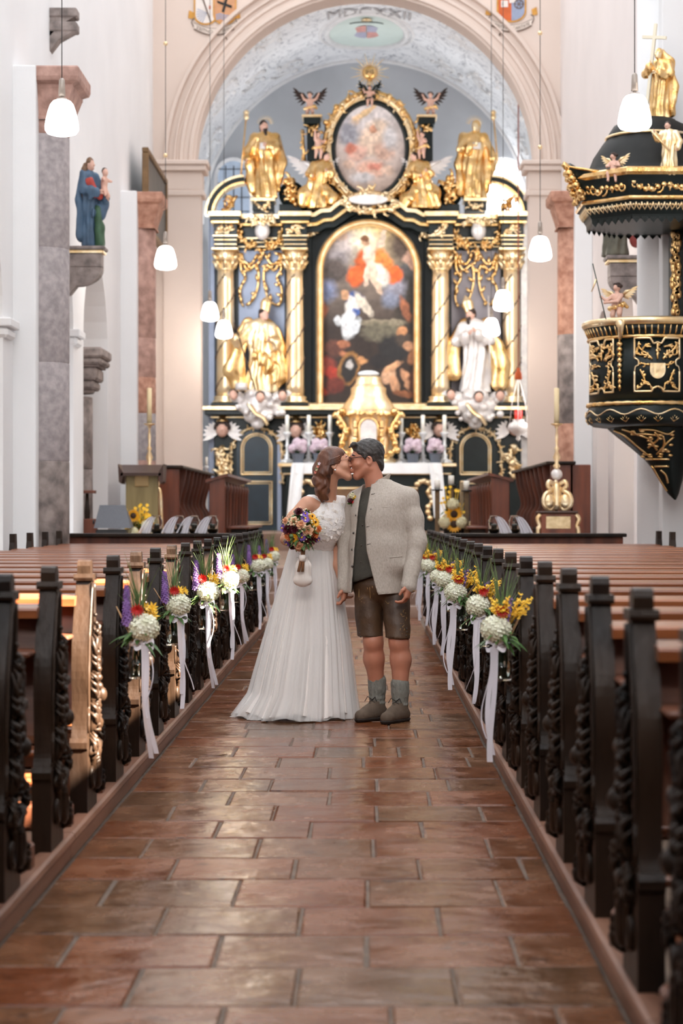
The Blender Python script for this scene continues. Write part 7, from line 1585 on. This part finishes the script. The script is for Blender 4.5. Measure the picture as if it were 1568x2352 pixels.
# glasses
g = None
m = MB()
for sx in (-1, 1): m.tube([TG((sx*(.034+.023*math.cos(2*PI*k/16)), -.108+.006*abs(math.cos(2*PI*k/16)), .018+.015*math.sin(2*PI*k/16))) for k in range(17)], .0017, 5, cap=False); m.tube([TG((sx*.057, -.100, .024)), TG((sx*.072, -.05, .026)), TG((sx*.079, .0, .022)), TG((sx*.078, .02, .006))], .0022, 5)
m.tube([TG((-.011, -.110, .022)), TG((0, -.116, .025)), TG((.011, -.110, .022))], .0017, 5); gmb(m, 'glasses', M_BLACK)
# jacket
js = SDF((X(765, 12.5), 11.95, .72), (X(992, 12.5), 12.92, 1.56), .0075)
js.ell(wp(874, 1178, -.02), (.200, .135, .18), (0, 0, YAW), .05).ell(wp(870, 1262, -.03), (.192, .142, .21), (0, 0, YAW), .06).cap(wp(873, 1190, -.02), wp(868, 1362, -.035), .172, .200, .05, .80)
js.cap(wp(826, 1152, .085), wp(928, 1150, -.11), .060, .060, .05).cap(wp(878, 1116, -.01), wp(938, 1143, -.12), .056, .054, .04).cap(wp(858, 1118, .02), wp(822, 1147, .09), .056, .05, .04).cap(wp(866, 1126, -.01), wp(868, 1100, .01), .085, .072, .04).cap(wp(916, 1165, -.09), wp(914, 1290, -.10), .082, .085, .05)
js.chain([wp(936, 1145, -.12), wp(949, 1190, -.14), wp(957, 1243, -.17), wp(936, 1342, -.25)], [.062, .056, .052, .048], .04).chain([wp(817, 1152, .1), wp(795, 1240, .10), wp(792, 1352, .0)], [.062, .055, .048], .035)
js.disp(wr_(.003, 3, 24)); 
def ring_w(x, y, z):   # sleeve creases
    px = CX+(x)*FPX/12.5; w_ = np.clip((px-938)/20, 0, 1)*np.clip((z-.80)/.1, 0, 1)*np.clip((1.28-z)/.1, 0, 1); return -.0016*w_*np.sin(110*z+70*x+4*np.sin(38*y+30*z)+2*np.sin(21*z))
js.disp(ring_w)
js.plane_cut((0, 0, -1), -(Z(1362, 12.5))); js.plane_cut((0.10, 0, 1), 1.522+.10*X(868, 12.5))
OPN = [(1085, 842, 15), (1122, 839, 14), (1190, 829, 11), (1264, 827, 15), (1333, 833, 25), (1385, 838, 34)]
for (a, b, c), (a2, b2, c2) in zip(OPN[:-1], OPN[1:]): js.cap(wp(b, a, -.26), wp(b2, a2, -.26), c*.00276, c2*.00276, .004, 8.0, True)
js.cap(GH+(.03, .0, -.06), wp(866, 1128, .0), .060, .074, .006, 1, True)
gb(js, 'jacket', M_LINEN)
# stand collar
m = MB()
def col_pt(a, h, r=.074):
    c = wp(864, 1116, .01); return (c[0]+r*math.cos(a)+.014*h/.05, c[1]+r*.95*math.sin(a), c[2]+h-.008+.042*math.cos(a))
A0, A1 = -PI*.60, PI*1.22
for rr, fl in ((.081, 1), (.074, -1)):
    n = 26; v = [col_pt(A0+(A1-A0)*k/n, hh, rr) for k in range(n+1) for hh in (-.03, .045)]; m.add(v, [(2*k, 2*k+2, 2*k+3, 2*k+1) for k in range(n)], True)
n = 26; v = [col_pt(A0+(A1-A0)*k/n, .045, rr) for k in range(n+1) for rr in (.074, .081)]; m.add(v, [(2*k, 2*k+2, 2*k+3, 2*k+1) for k in range(n)], True); gmb(m, 'stand_collar', M_LINEN)
# waistcoat
vs = SDF((X(775, 12.5), 12.05, .84), (X(950, 12.5), 12.80, 1.50), .008)
vs.ell(wp(872, 1178, -.02), (.178, .112, .165), (0, 0, YAW), .05).ell(wp(868, 1262, -.025), (.172, .122, .19), (0, 0, YAW), .06).cap(wp(870, 1190, -.02), wp(862, 1318, -.025), .150, .160, .05, .78).cap(wp(866, 1130, -.01), wp(866, 1112, .0), .085, .07, .04).disp(wr_(.002, 9, 20))
vs.plane_cut((0.35, 0, -1), .35*X(818, 12.5)-Z(1336, 12.5)); vs.cap(GH+(.03, .0, -.06), wp(866, 1128, .0), .060, .070, .006, 1, True); gb(vs, 'waistcoat', M_VEST)
def front_y(px, py, sdf_):   # first surface towards the camera of a distance field
    p = wp(px, py); i = int(round((p[0]-sdf_.lo[0])/sdf_.h)); k_ = int(round((p[2]-sdf_.lo[2])/sdf_.h)); colm = sdf_.d[min(max(i, 0), sdf_.n[0]-1), :, min(max(k_, 0), sdf_.n[2]-1)]; j = np.argmax(colm < 0)
    return sdf_.lo[1]+j*sdf_.h if colm[j] < 0 else 12.5
def on_front(px, py, sdf_, lift=.004): y = front_y(px, py, sdf_)-lift; return Vector((X(px, 12.56), y, Z(py, 12.56)))
for px, py in ((818, 1184), (812, 1224), (809, 1262), (809, 1300)): m = MB(); m.sphere(on_front(px, py, js), (.008, .005, .008), 8, 6); gmb(m, 'jacket_button', M_HORN)
for px, py in ((834, 1150), (832, 1206), (830, 1252), (829, 1290)): m = MB(); m.sphere(on_front(px, py, vs), (.006, .004, .006), 8, 6); gmb(m, 'waistcoat_button', M_HORN)
for px, py in ((846, 1170), (844, 1209), (845, 1249), (850, 1288), (855, 1135)): m = MB(); m.tube([on_front(px-3, py+1, js), on_front(px+6, py-1, js)], .0022, 5); gmb(m, 'buttonhole', M_VEST)
for pts in ([(874, 1166), (885, 1165), (905, 1163)], [(893, 1279), (905, 1278), (922, 1276)]): m = MB(); m.tube([on_front(a, b, js, .002) for a, b in pts], .004, 6); gmb(m, 'pocket_welt', M_LINEN)
m = MB(); m.tube([on_front(a, b, js, -.001) for a, b in ((868, 1362), (880, 1361), (896, 1360), (912, 1359))], .004, 6); gmb(m, 'jacket_hem', M_LINEN)
# leather shorts
ss = SDF((X(795, 12.5), 12.02, .44), (X(955, 12.5), 12.80, .98), .0075)
ss.ell(wp(868, 1348, -.02), (.165, .118, .12), (0, 0, YAW*.7), .05).cap(wp(846, 1378, -.02), wp(850, 1466, -.04), .090, .080, .012).cap(wp(908, 1376, -.07), wp(913, 1462, -.13), .088, .076, .012); ss.disp(wr_(.003, 5, 16)); ss.plane_cut((-.03, 0, -1), -.03*X(868, 12.5)-Z(1463, 12.5)); gb(ss, 'leather_shorts', M_LEATHER)
def emb(pts, rd=.0022, sm=True): m = MB(); sp = smooth_path(pts, 4) if sm else pts; m.tube([on_front(a, b, ss, .001) for a, b in sp], rd, 5); gmb(m, 'embroidery', M_STITCH)
emb([(826, 1334), (824, 1368), (830, 1380), (842, 1384), (850, 1376), (848, 1340)]); emb([(842, 1336), (846, 1362), (856, 1384)]); emb([(852, 1330), (858, 1362), (866, 1382)]); emb([(830, 1374), (838, 1366), (846, 1374)]); emb([(884, 1378), (890, 1384), (898, 1376)]); emb([(939, 1380), (940, 1420), (938, 1455)], .002)
for k in range(9): cx, cy = 928-4*(k % 3), 1400+6*k; emb(spiral((cx, cy), 7, 1.5, k*1.3, k*1.3+5, 8), .0018, False)
for a, b in ((932, 1440), (933, 1448), (931, 1456), (826, 1452), (828, 1460)): m = MB(); m.sphere(on_front(a, b, ss), .0055, 8, 6); gmb(m, 'side_button', M_HORN)
# socks and shoes
for Kx, nm in ((LK, 'left'), (RK, 'right')):
    a = Kx[3]+(.0, 0, .055); ks = SDF(Kx[4]+(-.12, -.12, -.04), Kx[3]+(.12, .12, .12), .006); ks.chain([Kx[3]+(-.002, .002, .045), Kx[3]+(0, 0, .0), Kx[4]+(0, 0, .0)], [.058, .052, .050], .02)
    ks.disp(lambda x, y, z: .0016*np.sin(46*np.arctan2(y-Kx[3][1], x-Kx[3][0]))-.003*np.sin(190*z)*np.clip((Kx[4][2]+.07-z)/.05, 0, 1)); gb(ks, 'sock', M_SOCK)
    f = Kx[4]*np.array((1, 1, 0)); dv = np.array((-.62, -.78, 0)) if nm == 'left' else np.array((-.52, -.85, 0)); dv /= np.linalg.norm(dv); 
    sh = SDF(f+(-.26, -.28, -.01), f+(.14, .14, .17), .006)
    sh.cap(f+(0, 0, .045)-dv*.035, f+dv*.06+(0, 0, .05), .046, .048, .02).cap(f+dv*.06+(0, 0, .048), f+dv*.165+(0, 0, .036), .048, .040, .02).cap(f+(0, 0, .06), f+(0, 0, .105), .052, .050, .02).cap(f+dv*.03+(0, 0, .09), f+dv*.11+(0, 0, .066), .036, .03, .02)
    sh.cap(f+(0, 0, .11), f+(0, 0, .17), .044, .044, .004, 1, True); sh.plane_cut((0, 0, -1), -.018); so_ = gb(sh, 'shoe', M_SUEDE)
    sl = SDF(f+(-.26, -.28, -.01), f+(.14, .14, .06), .006); sl.cap(f+(0, 0, .03)-dv*.035, f+dv*.06+(0, 0, .03), .050, .050, .02).cap(f+dv*.06+(0, 0, .03), f+dv*.168+(0, 0, .03), .050, .043, .02); sl.plane_cut((0, 0, 1), .022); sl.plane_cut((0, 0, -1), -.001); gb(sl, 'sole', M_SOLE, so_)
    m = MB(); sd2 = np.array((dv[1], -dv[0], 0))
    for k in range(4): c = f+dv*(.055+.022*k)+(0, 0, .122-.013*k); m.tube([c-sd2*.022+(0, 0, -.008), c+(0, 0, .004), c+sd2*.022+(0, 0, -.008)], .003, 5)
    c = f+dv*.05+(0, 0, .13); m.tube([c, c+sd2*.03+(0, 0, .02)+dv*.01, c+sd2*.045+(0, 0, -.01)+dv*.02], .0028, 5); m.tube([c, c-sd2*.03+(0, 0, .02)+dv*.01, c-sd2*.05+(0, 0, -.005)+dv*.02], .0028, 5); gmb(m, 'laces', M_SOLE, so_)
m = MB(); c = wp(946, 1353, -.27); m.lathe([(.0105, -.002), (.0115, 0), (.0105, .002)], c, 14, M=None); gmb(m, 'ring', M_GOLD)
# boutonniere
bt = empty('boutonniere', on_front(808, 1150, js, .01), 'small boutonniere with cream and yellow flowers pinned on the jacket', 'boutonniere'); r = random.Random(4)
m = MB()
for k in range(14): a = r.uniform(0, 6.28); leaf(m, (0, 0, r.uniform(-.03, .03)), (math.cos(a), -.5, math.sin(a)), .035, .014, (0, 1, 0), 0)
m.build('leaves', M_LEAF, bt)
for (a, c, rr, mt, nm) in ((.0, .03, .016, M_CREAM, 'cream_bud'), (-.012, .0, .013, mat('burgundy_petals', lin(84, 18, 34), .5, var=.2, scale=20), 'dark_bud'), (.012, -.012, .010, M_REDF, 'red_berry'), (.014, .022, .011, M_YEL, 'yellow_bud')):
    ball_of_florets((a, -.016, c), rr, 22, rr*.7, r).build(nm, mt, bt)
m = MB(); m.tube([(.0, -.006, -.02), (.004, -.006, -.065)], .005, 6); m.build('stem', M_LEAF, bt)

# ------------------------------------------------------------------ bride
be = (-.16, .10, PI/2-.08); BH = wp(772, 1069, .0); bC = np.array((X(716, 12.56), BY, 0)); YB = -.35
bs = SDF((X(625, 12.56), 12.28, .0), (X(818, 12.56), 13.0, 1.74), .0058)
TB = head_sdf(bs, BH, be, .93, female=True)
SH_L, SH_R = wp(706, 1160, .02), wp(786, 1166, .14)
bs.cap(BH+(-.03, .0, -.06), wp(752, 1150, .08), .043, .052, .03); bs.cap(SH_L+(.02, 0, .0), SH_R+(-.02, 0, 0), .048, .046, .04)
bs.ell(wp(744, 1192, .08), (.125, .09, .13), (0, 0, .3), .04).ell(wp(718, 1262, .17), (.105, .082, .12), (0, 0, .3), .05)
bs.chain([SH_L+(-.004, 0, .004), wp(676, 1190, -.02), wp(659, 1238, -.06), wp(690, 1256, -.20)], [.052, .045, .036, .024], .025)
bs.chain([SH_R, wp(786, 1190, .15), wp(770, 1250, .16), wp(776, 1300, .10), wp(786, 1345, .06)], [.046, .040, .034, .030, .022], .025)
hand_sdf(bs, wp(690, 1256, -.20), (.75, -.4, .25), (.1, .5, .9), (0, 0, 1), .9, .86); hand_sdf(bs, wp(785, 1338, .06), (.1, -.2, -1), (.9, .2, 0), (0, -1, 0), .8, .86)
for px in (700, 740): bs.chain([wp(px-10, 1300, .18), wp(px-14, 1450, .18), wp(px-16, 1640, .18)], [.075, .06, .045], .04)
bm = bs.mesh('body', M_SKIN)
for v in bm.vertices: v.co = v.co-Vector(bC)
bride = link('person', bm, None, bC); tag(bride, 'bride in white lace and tulle gown with half-up auburn hair', 'person')
def bb(s, name, mt, parent=None):
    me = s.mesh(name, mt); co = np.empty(len(me.vertices)*3, np.float32); me.vertices.foreach_get('co', co); co = co.reshape(-1, 3)-np.array(bC, np.float32); me.vertices.foreach_set('co', co.ravel()); me.update(); return link(name, me, parent or bride)
def bmb(mb, name, mt, parent=None): mb.v = [tuple(Vector(p)-Vector(bC)) for p in mb.v]; return mb.build(name, mt, parent or bride)
Rb_ = _rot(be); TBp = lambda p: BH+Rb_ @ (np.array(p, float)*.93)
hs = SDF(BH+(-.24, -.17, -.33), BH+(.16, .17, .15), .005); q = .93
hs.ell(TBp((0, .022, .050)), np.array((.080, .102, .086))*q, be, .01).ell(TBp((0, .066, .0)), np.array((.062, .052, .07))*q, be, .03)
for sx, off in ((-1, .0), (1, .0)): hs.chain([TBp((sx*.052, .035, .03)), TBp((sx*.050, .075, -.04)), BH+(-.080, sx*-.035, -.12), BH+(-.060, sx*-.04, -.21)], [.030, .034, .029, .014], .03)
hs.chain([TBp((0, .11, .0)), BH+(-.100, 0, -.09), BH+(-.092, -.01, -.165), BH+(-.085, -.015, -.225)], [.05, .044, .035, .012], .03)
hs.ell(TBp((0, -.106, -.022)), np.array((.10, .078, .098))*q, be, .008, True)
for sx in (-1, 1): hs.ell(TBp((sx*.084, .0, -.016)), np.array((.018, .026, .040))*q, be, .006, True)
hs.disp(lambda x, y, z: .0035*np.sin(130*x+70*y+3*np.sin(45*z))*np.clip((BH[2]+.10-z)/.15, .25, 1)+.003*np.sin(60*z+90*x)*np.clip((BH[2]-.05-z)/.08, 0, 1)); bb(hs, 'hair', M_BHAIR)
m = MB()
for k in range(5): m.tube([TBp((-.070+.004*k, -.04, .05-.01*k)), TBp((-.084, .01, .035-.008*k)), TBp((-.078, .07, .015-.006*k)), TBp((-.02, .115, .0))], [.006, .008, .008, .006], 6)
bmb(m, 'hair_twist', M_BHAIR)
m = MB()
for sx in (-1, 1): m.tube([TBp((sx*.022, -.094, .042)), TBp((sx*.036, -.088, .046)), TBp((sx*.050, -.074, .040))], [.002, .003, .002], 5); m.tube([TBp((sx*.020, -.098, .014)), TBp((sx*.031, -.100, .011)), TBp((sx*.044, -.090, .014))], .0018, 5)
bmb(m, 'eyebrows_and_lashes', M_BHAIR)
m = MB()
for sx in (-1, 1): m.tube([TBp((sx*(.034+.024*math.cos(2*PI*k/16)), -.110+.006*abs(math.cos(2*PI*k/16)), .010+.020*math.sin(2*PI*k/16))) for k in range(17)], .0012, 5, cap=False); m.tube([TBp((sx*.058, -.102, .018)), TBp((sx*.072, -.05, .02)), TBp((sx*.079, .0, .016))], .0012, 5)
bmb(m, 'glasses', mat('rose_gold_wire', lin(170, 120, 100), .3, metal=.7))
m = MB(); m.sphere(TBp((-.082, .006, -.040)), .006, 8, 6); bmb(m, 'earring', M_WHITE)
hf = empty('hair_flowers', Vector(TBp((-.035, .125, .0))), 'small pink and white flowers pinned in the bride\'s hair', 'hair flowers'); r = random.Random(9)
for k, (mt, nm) in enumerate(((mat('coral_petals', lin(222, 134, 116), .5, var=.15, scale=30), 'coral_flower'), (M_CREAM, 'cream_flower'), (mat('coral_petals'), 'coral_flower'), (M_PINK, 'pink_flower'))):
    m = MB(); c = Vector((-.012+.008*k, -.02-.008*k, -.03+.018*k)); [floret(m, c, (-.8+.3*j, -.8, .2*j), .012, 5, .5) for j in range(3)]; m.build(nm, mt, hf)
m = MB(); [leaf(m, (0, -.015, -.02+.008*k), (-.6+.12*k, -.5, .6-.2*k), .03, .010) for k in range(8)]; m.build('leaves', M_LEAF, hf)
# bodice
ds = SDF((X(640, 12.56), 12.38, 1.04), (X(812, 12.56), 13.0, 1.46), .0058)
ds.ell(wp(746, 1196, .08), (.142, .108, .145), (0, 0, .3), .05).cap(wp(732, 1215, .10), wp(717, 1262, .17), .126, .136, .05, .84).cap(wp(712, 1150, .035), wp(786, 1152, .13), .040, .040, .05)
ds.cap(wp(748, 1128, .05), wp(748, 1100, .05), .072, .09, .01, 1.1, True)
ds.cap(wp(668, 1150, -.02), wp(686, 1210, .0), .066, .050, .01, 1.6, True); ds.cap(wp(816, 1150, .15), wp(808, 1215, .15), .066, .05, .01, 1.6, True)
ds.plane_cut((0, 0, 1), Z(1136, 12.56)); ds.plane_cut((0, 0, -1), -Z(1272, 12.56)); bod = bb(ds, 'lace_bodice', M_LACE)
m = MB(); r = random.Random(31)
for k in range(95):
    px, py = r.uniform(690, 786), r.uniform(1148, 1240); p = wp(px, py); i = int(round((p[0]-ds.lo[0])/ds.h)); kk = int(round((p[2]-ds.lo[2])/ds.h))
    if not (0 <= i < ds.n[0] and 0 <= kk < ds.n[2]): continue
    cm = ds.d[i, :, kk]; j = np.argmax(cm < 0)
    if cm[j] >= 0: continue
    c = Vector((p[0], ds.lo[1]+j*ds.h-.002, p[2])); nn = Vector((ds.d[min(i+2, ds.n[0]-1), j, kk]-ds.d[max(i-2, 0), j, kk], -.03, ds.d[i, j, min(kk+2, ds.n[2]-1)]-ds.d[i, j, max(kk-2, 0)]))
    a = r.uniform(0, 6.28); e = Vector((math.cos(a), 0, math.sin(a))); leaf(m, c-e*.014, e+nn.normalized()*.25, r.uniform(.024, .036), r.uniform(.013, .02), tuple(-nn.normalized()), 0)
tag(bmb(m, 'lace_applique', M_SATIN, bod), kind='stuff')
m = MB(); wc = wp(716, 1254, .17)
def belt(a, z, r=1.0): return Vector((wc[0]+.145*r*math.cos(a), wc[1]+.132*r*math.sin(a), wc[2]+z))
m.grid(lambda u, v: belt(2*PI*u, -.026+.05*v, 1.0+.012*math.sin(PI*v)), 48, 4, True, True); bl = bmb(m, 'belt', M_SATIN)
m = MB(); [m.sphere(belt(-PI+PI*k/40, -.013+.012*j, 1.015), .0035, 6, 4) for k in range(41) for j in range(3)]; bmb(m, 'belt_beads', mat('pearl_beads', lin(206, 198, 196), .25, metal=.3), bl)
# skirt
SK = [(1258, 663, 769, .138), (1300, 651, 775, .165), (1340, 640, 782, .19), (1480, 600, 803, .27), (1600, 568, 815, .33), (1652, 548, 821, .36)]
def skirt_pt(u, v, sc, amp, ph, n, zoff=0.0):
    py = 1258+(1652-1258)*v; i = max(j for j in range(len(SK)-1) if SK[j][0] <= py+1e-6); t_ = (py-SK[i][0])/(SK[i+1][0]-SK[i][0]); L_, R_, D_ = [SK[i][j]+(SK[i+1][j]-SK[i][j])*t_ for j in (1, 2, 3)]
    a = 2*PI*u; cx = X((L_+R_)/2, 12.56); hw = (X(R_, 12.56)-X(L_, 12.56))/2
    f = 1+amp*(.25+v)*(math.sin(n*a+ph+1.2*math.sin(3*a))+.6*math.sin((n*1.7)*a+2.3*ph))/max(.6, 1)
    tr = max(0, v-.86)/.14; z = max(.006, 1.084*(1-v)+.006+zoff+.018*math.sin(7*a+ph)*tr)
    return Vector((cx+hw*sc*f*math.cos(a)-.05*tr*max(0, -math.cos(a)), BY-.0+D_*sc*f*math.sin(a), z))
m = MB(); m.grid(lambda u, v: skirt_pt(u, v*.985, .955, .022, .4, 17, .012), 260, 40, True, True); bmb(m, 'skirt_lining', M_LINING)
m = MB(); m.grid(lambda u, v: skirt_pt(u, v, 1.0, .034, 1.1, 21), 320, 44, True, True); bmb(m, 'tulle_skirt', M_TULLE2)
m = MB(); m.grid(lambda u, v: skirt_pt(u, v*.995, .98, .030, 2.3, 26, .004), 320, 44, True, True); bmb(m, 'tulle_underskirt', M_TULLE2)
# bouquet
BQ = wp(697, 1214, -.235); bq = empty('bridal_bouquet', BQ, 'round bridal bouquet of peach roses, purple asters and burgundy dahlias', 'bouquet'); r = random.Random(15)
M_PEACH = mat('peach_petals', lin(236, 178, 138), .5, var2=lin(248, 206, 172), scale=18); M_ORG2 = mat('orange_rose', lin(238, 146, 84), .5, var=.1, scale=18); M_BURG = mat('burgundy_petals', lin(84, 18, 34), .5, var=.2, scale=20); M_AST = mat('violet_aster', lin(132, 92, 190), .5, var=.15, scale=20); M_GRB = mat('golden_petals', lin(240, 176, 40), .5, var=.12, scale=20)
def bloom(c, n, R, mt, nm, rings, cup, core=None):
    n = Vector(n).normalized(); u = n.orthogonal().normalized(); v = n.cross(u); m = MB(); c = Vector(c)
    for i, (cnt, rf, lift) in enumerate(rings):
        for k in range(cnt): a = 2*PI*(k+.5*i)/cnt; d = (u*math.cos(a)+v*math.sin(a))*rf+n*lift; leaf(m, c, d, R*d.length, R*cup, tuple(n), 0)
    m.sphere(c+n*R*.12, R*.26, 8, 6); o = m.build(nm, mt, bq)
    if core: m = MB(); m.sphere(c+n*R*.3, R*.2, 8, 6); m.build('flower_eye', core, o)
ROSE = ((7, .95, .12), (6, .78, .4), (5, .5, .65), (4, .25, .75)); DAH = ((14, 1.0, .1), (12, .82, .35), (10, .6, .55), (7, .35, .7)); DAISY = ((18, 1.0, .12), (14, .8, .3))
FL = [(-.005, .025, .040, 'P'), (.035, -.012, .046, 'P'), (-.048, .045, .038, 'P'), (.075, -.035, .036, 'O'), (-.08, -.045, .036, 'O'), (-.02, -.098, .038, 'P'), (-.085, -.008, .042, 'B'), (.055, -.062, .046, 'B'), (-.02, .105, .036, 'B'), (-.045, .0, .034, 'B'),
      (.02, .062, .034, 'A'), (.0, -.048, .034, 'A'), (-.118, .005, .030, 'A'), (-.092, -.088, .030, 'A'), (.095, -.065, .026, 'A'), (.02, .09, .026, 'A'), (.078, .04, .036, 'Y'), (-.048, -.055, .034, 'Y'), (.06, .075, .030, 'Y'), (-.10, .05, .03, 'P'), (.10, .0, .028, 'O'), (-.062, -.11, .026, 'B')]
for a, c, R, kd in FL:
    rr = math.sqrt(a*a+c*c); y = -math.sqrt(max(.0004, .135**2-rr*rr))*.75; n = (a, y*1.1-.03, c)
    if kd == 'P': bloom((a, y, c), n, R, M_PEACH, 'peach_rose', ROSE, .75)
    elif kd == 'O': bloom((a, y, c), n, R, M_ORG2, 'orange_rose', ROSE, .75)
    elif kd == 'B': bloom((a, y, c), n, R, M_BURG, 'burgundy_dahlia', DAH, .38)
    elif kd == 'A': bloom((a, y, c), n, R, M_AST, 'violet_aster', DAISY, .2, M_YEL)
    else: bloom((a, y, c), n, R, M_GRB, 'golden_gerbera', DAISY, .28, M_SEED)
m = MB(); m.sphere((0, 0, 0), (.105, .085, .105), 14, 10)
for k in range(70): n = Vector((r.gauss(0, 1), r.gauss(-.6, 1), r.gauss(0, 1))).normalized(); leaf(m, n*.08, n+Vector((r.uniform(-.5, .5), 0, r.uniform(-.5, .5))), .07, .026, droop=.2)
m.build('leaves', M_LEAF, bq)
m = MB()
for k in range(130):
    n = Vector((r.gauss(0, 1), -abs(r.gauss(.7, .6)), r.gauss(0, 1))).normalized(); side = r.choice(((-.7, .75), (.8, -.55), (0, 0))); n = (n+Vector((side[0], 0, side[1]))*.8).normalized(); floret(m, n*r.uniform(.12, .145), n, .0065, 5, .3)
m.build('baby_breath', M_CREAM, bq)
for k in range(5): m = MB(); m.sphere((r.uniform(-.08, .0), -.09, r.uniform(-.1, .06)), .016, 8, 6); m.build('poppy_pod', M_GRASS, bq)
for k in range(6): a = k*1.05; m = MB(); m.tube([(.012*math.cos(a), .012*math.sin(a), -.06), (.008*math.cos(a)+.004, .008*math.sin(a)-.03, -.16), (-.010+.016*math.cos(a), .014*math.sin(a)-.075, -.262)], .0055, 6); m.build('stem', mat('brown_stem', lin(128, 84, 52), .7, var=.2, scale=20), bq)
m = MB(); m.lathe([(.02, -.02), (.021, 0), (.02, .02)], (.0, -.042, -.18), 12); m.build('binding_ribbon', M_SATIN, bq)
# little satin pouch
pc = wp(698, 1312, -.24); t = empty('satin_pouch', pc, 'small white satin pouch hanging below the bouquet', 'pouch'); s = SDF((-.09, -.07, -.09), (.10, .07, .13), .0045)
s.chain([(0, 0, .10), (.004, 0, .04), (.0, 0, -.04)], [.016, .045, .052], .02, .75).cap((-.035, 0, -.052), (.035, 0, -.052), .022, .022, .02); s.disp(lambda x, y, z: .004*np.sin(12*np.arctan2(y, x)+20*z)*np.clip((z+.05)/.1, 0, 1)); s.build('pouch_bag', M_SATIN, t)
m = MB(); m.tube([(0, 0, .09), (-.01, 0, .16), (.0, .03, .22)], .004, 6); m.build('drawstring', M_SATIN, t); m = MB(); [m.strip([(0, -.02, .10), (sx*.03, -.03, .12), (sx*.04, -.03, .09), (sx*.005, -.025, .095)], .012, (0, 1, .3)) for sx in (-1, 1)]; m.build('bow', M_SATIN, t)
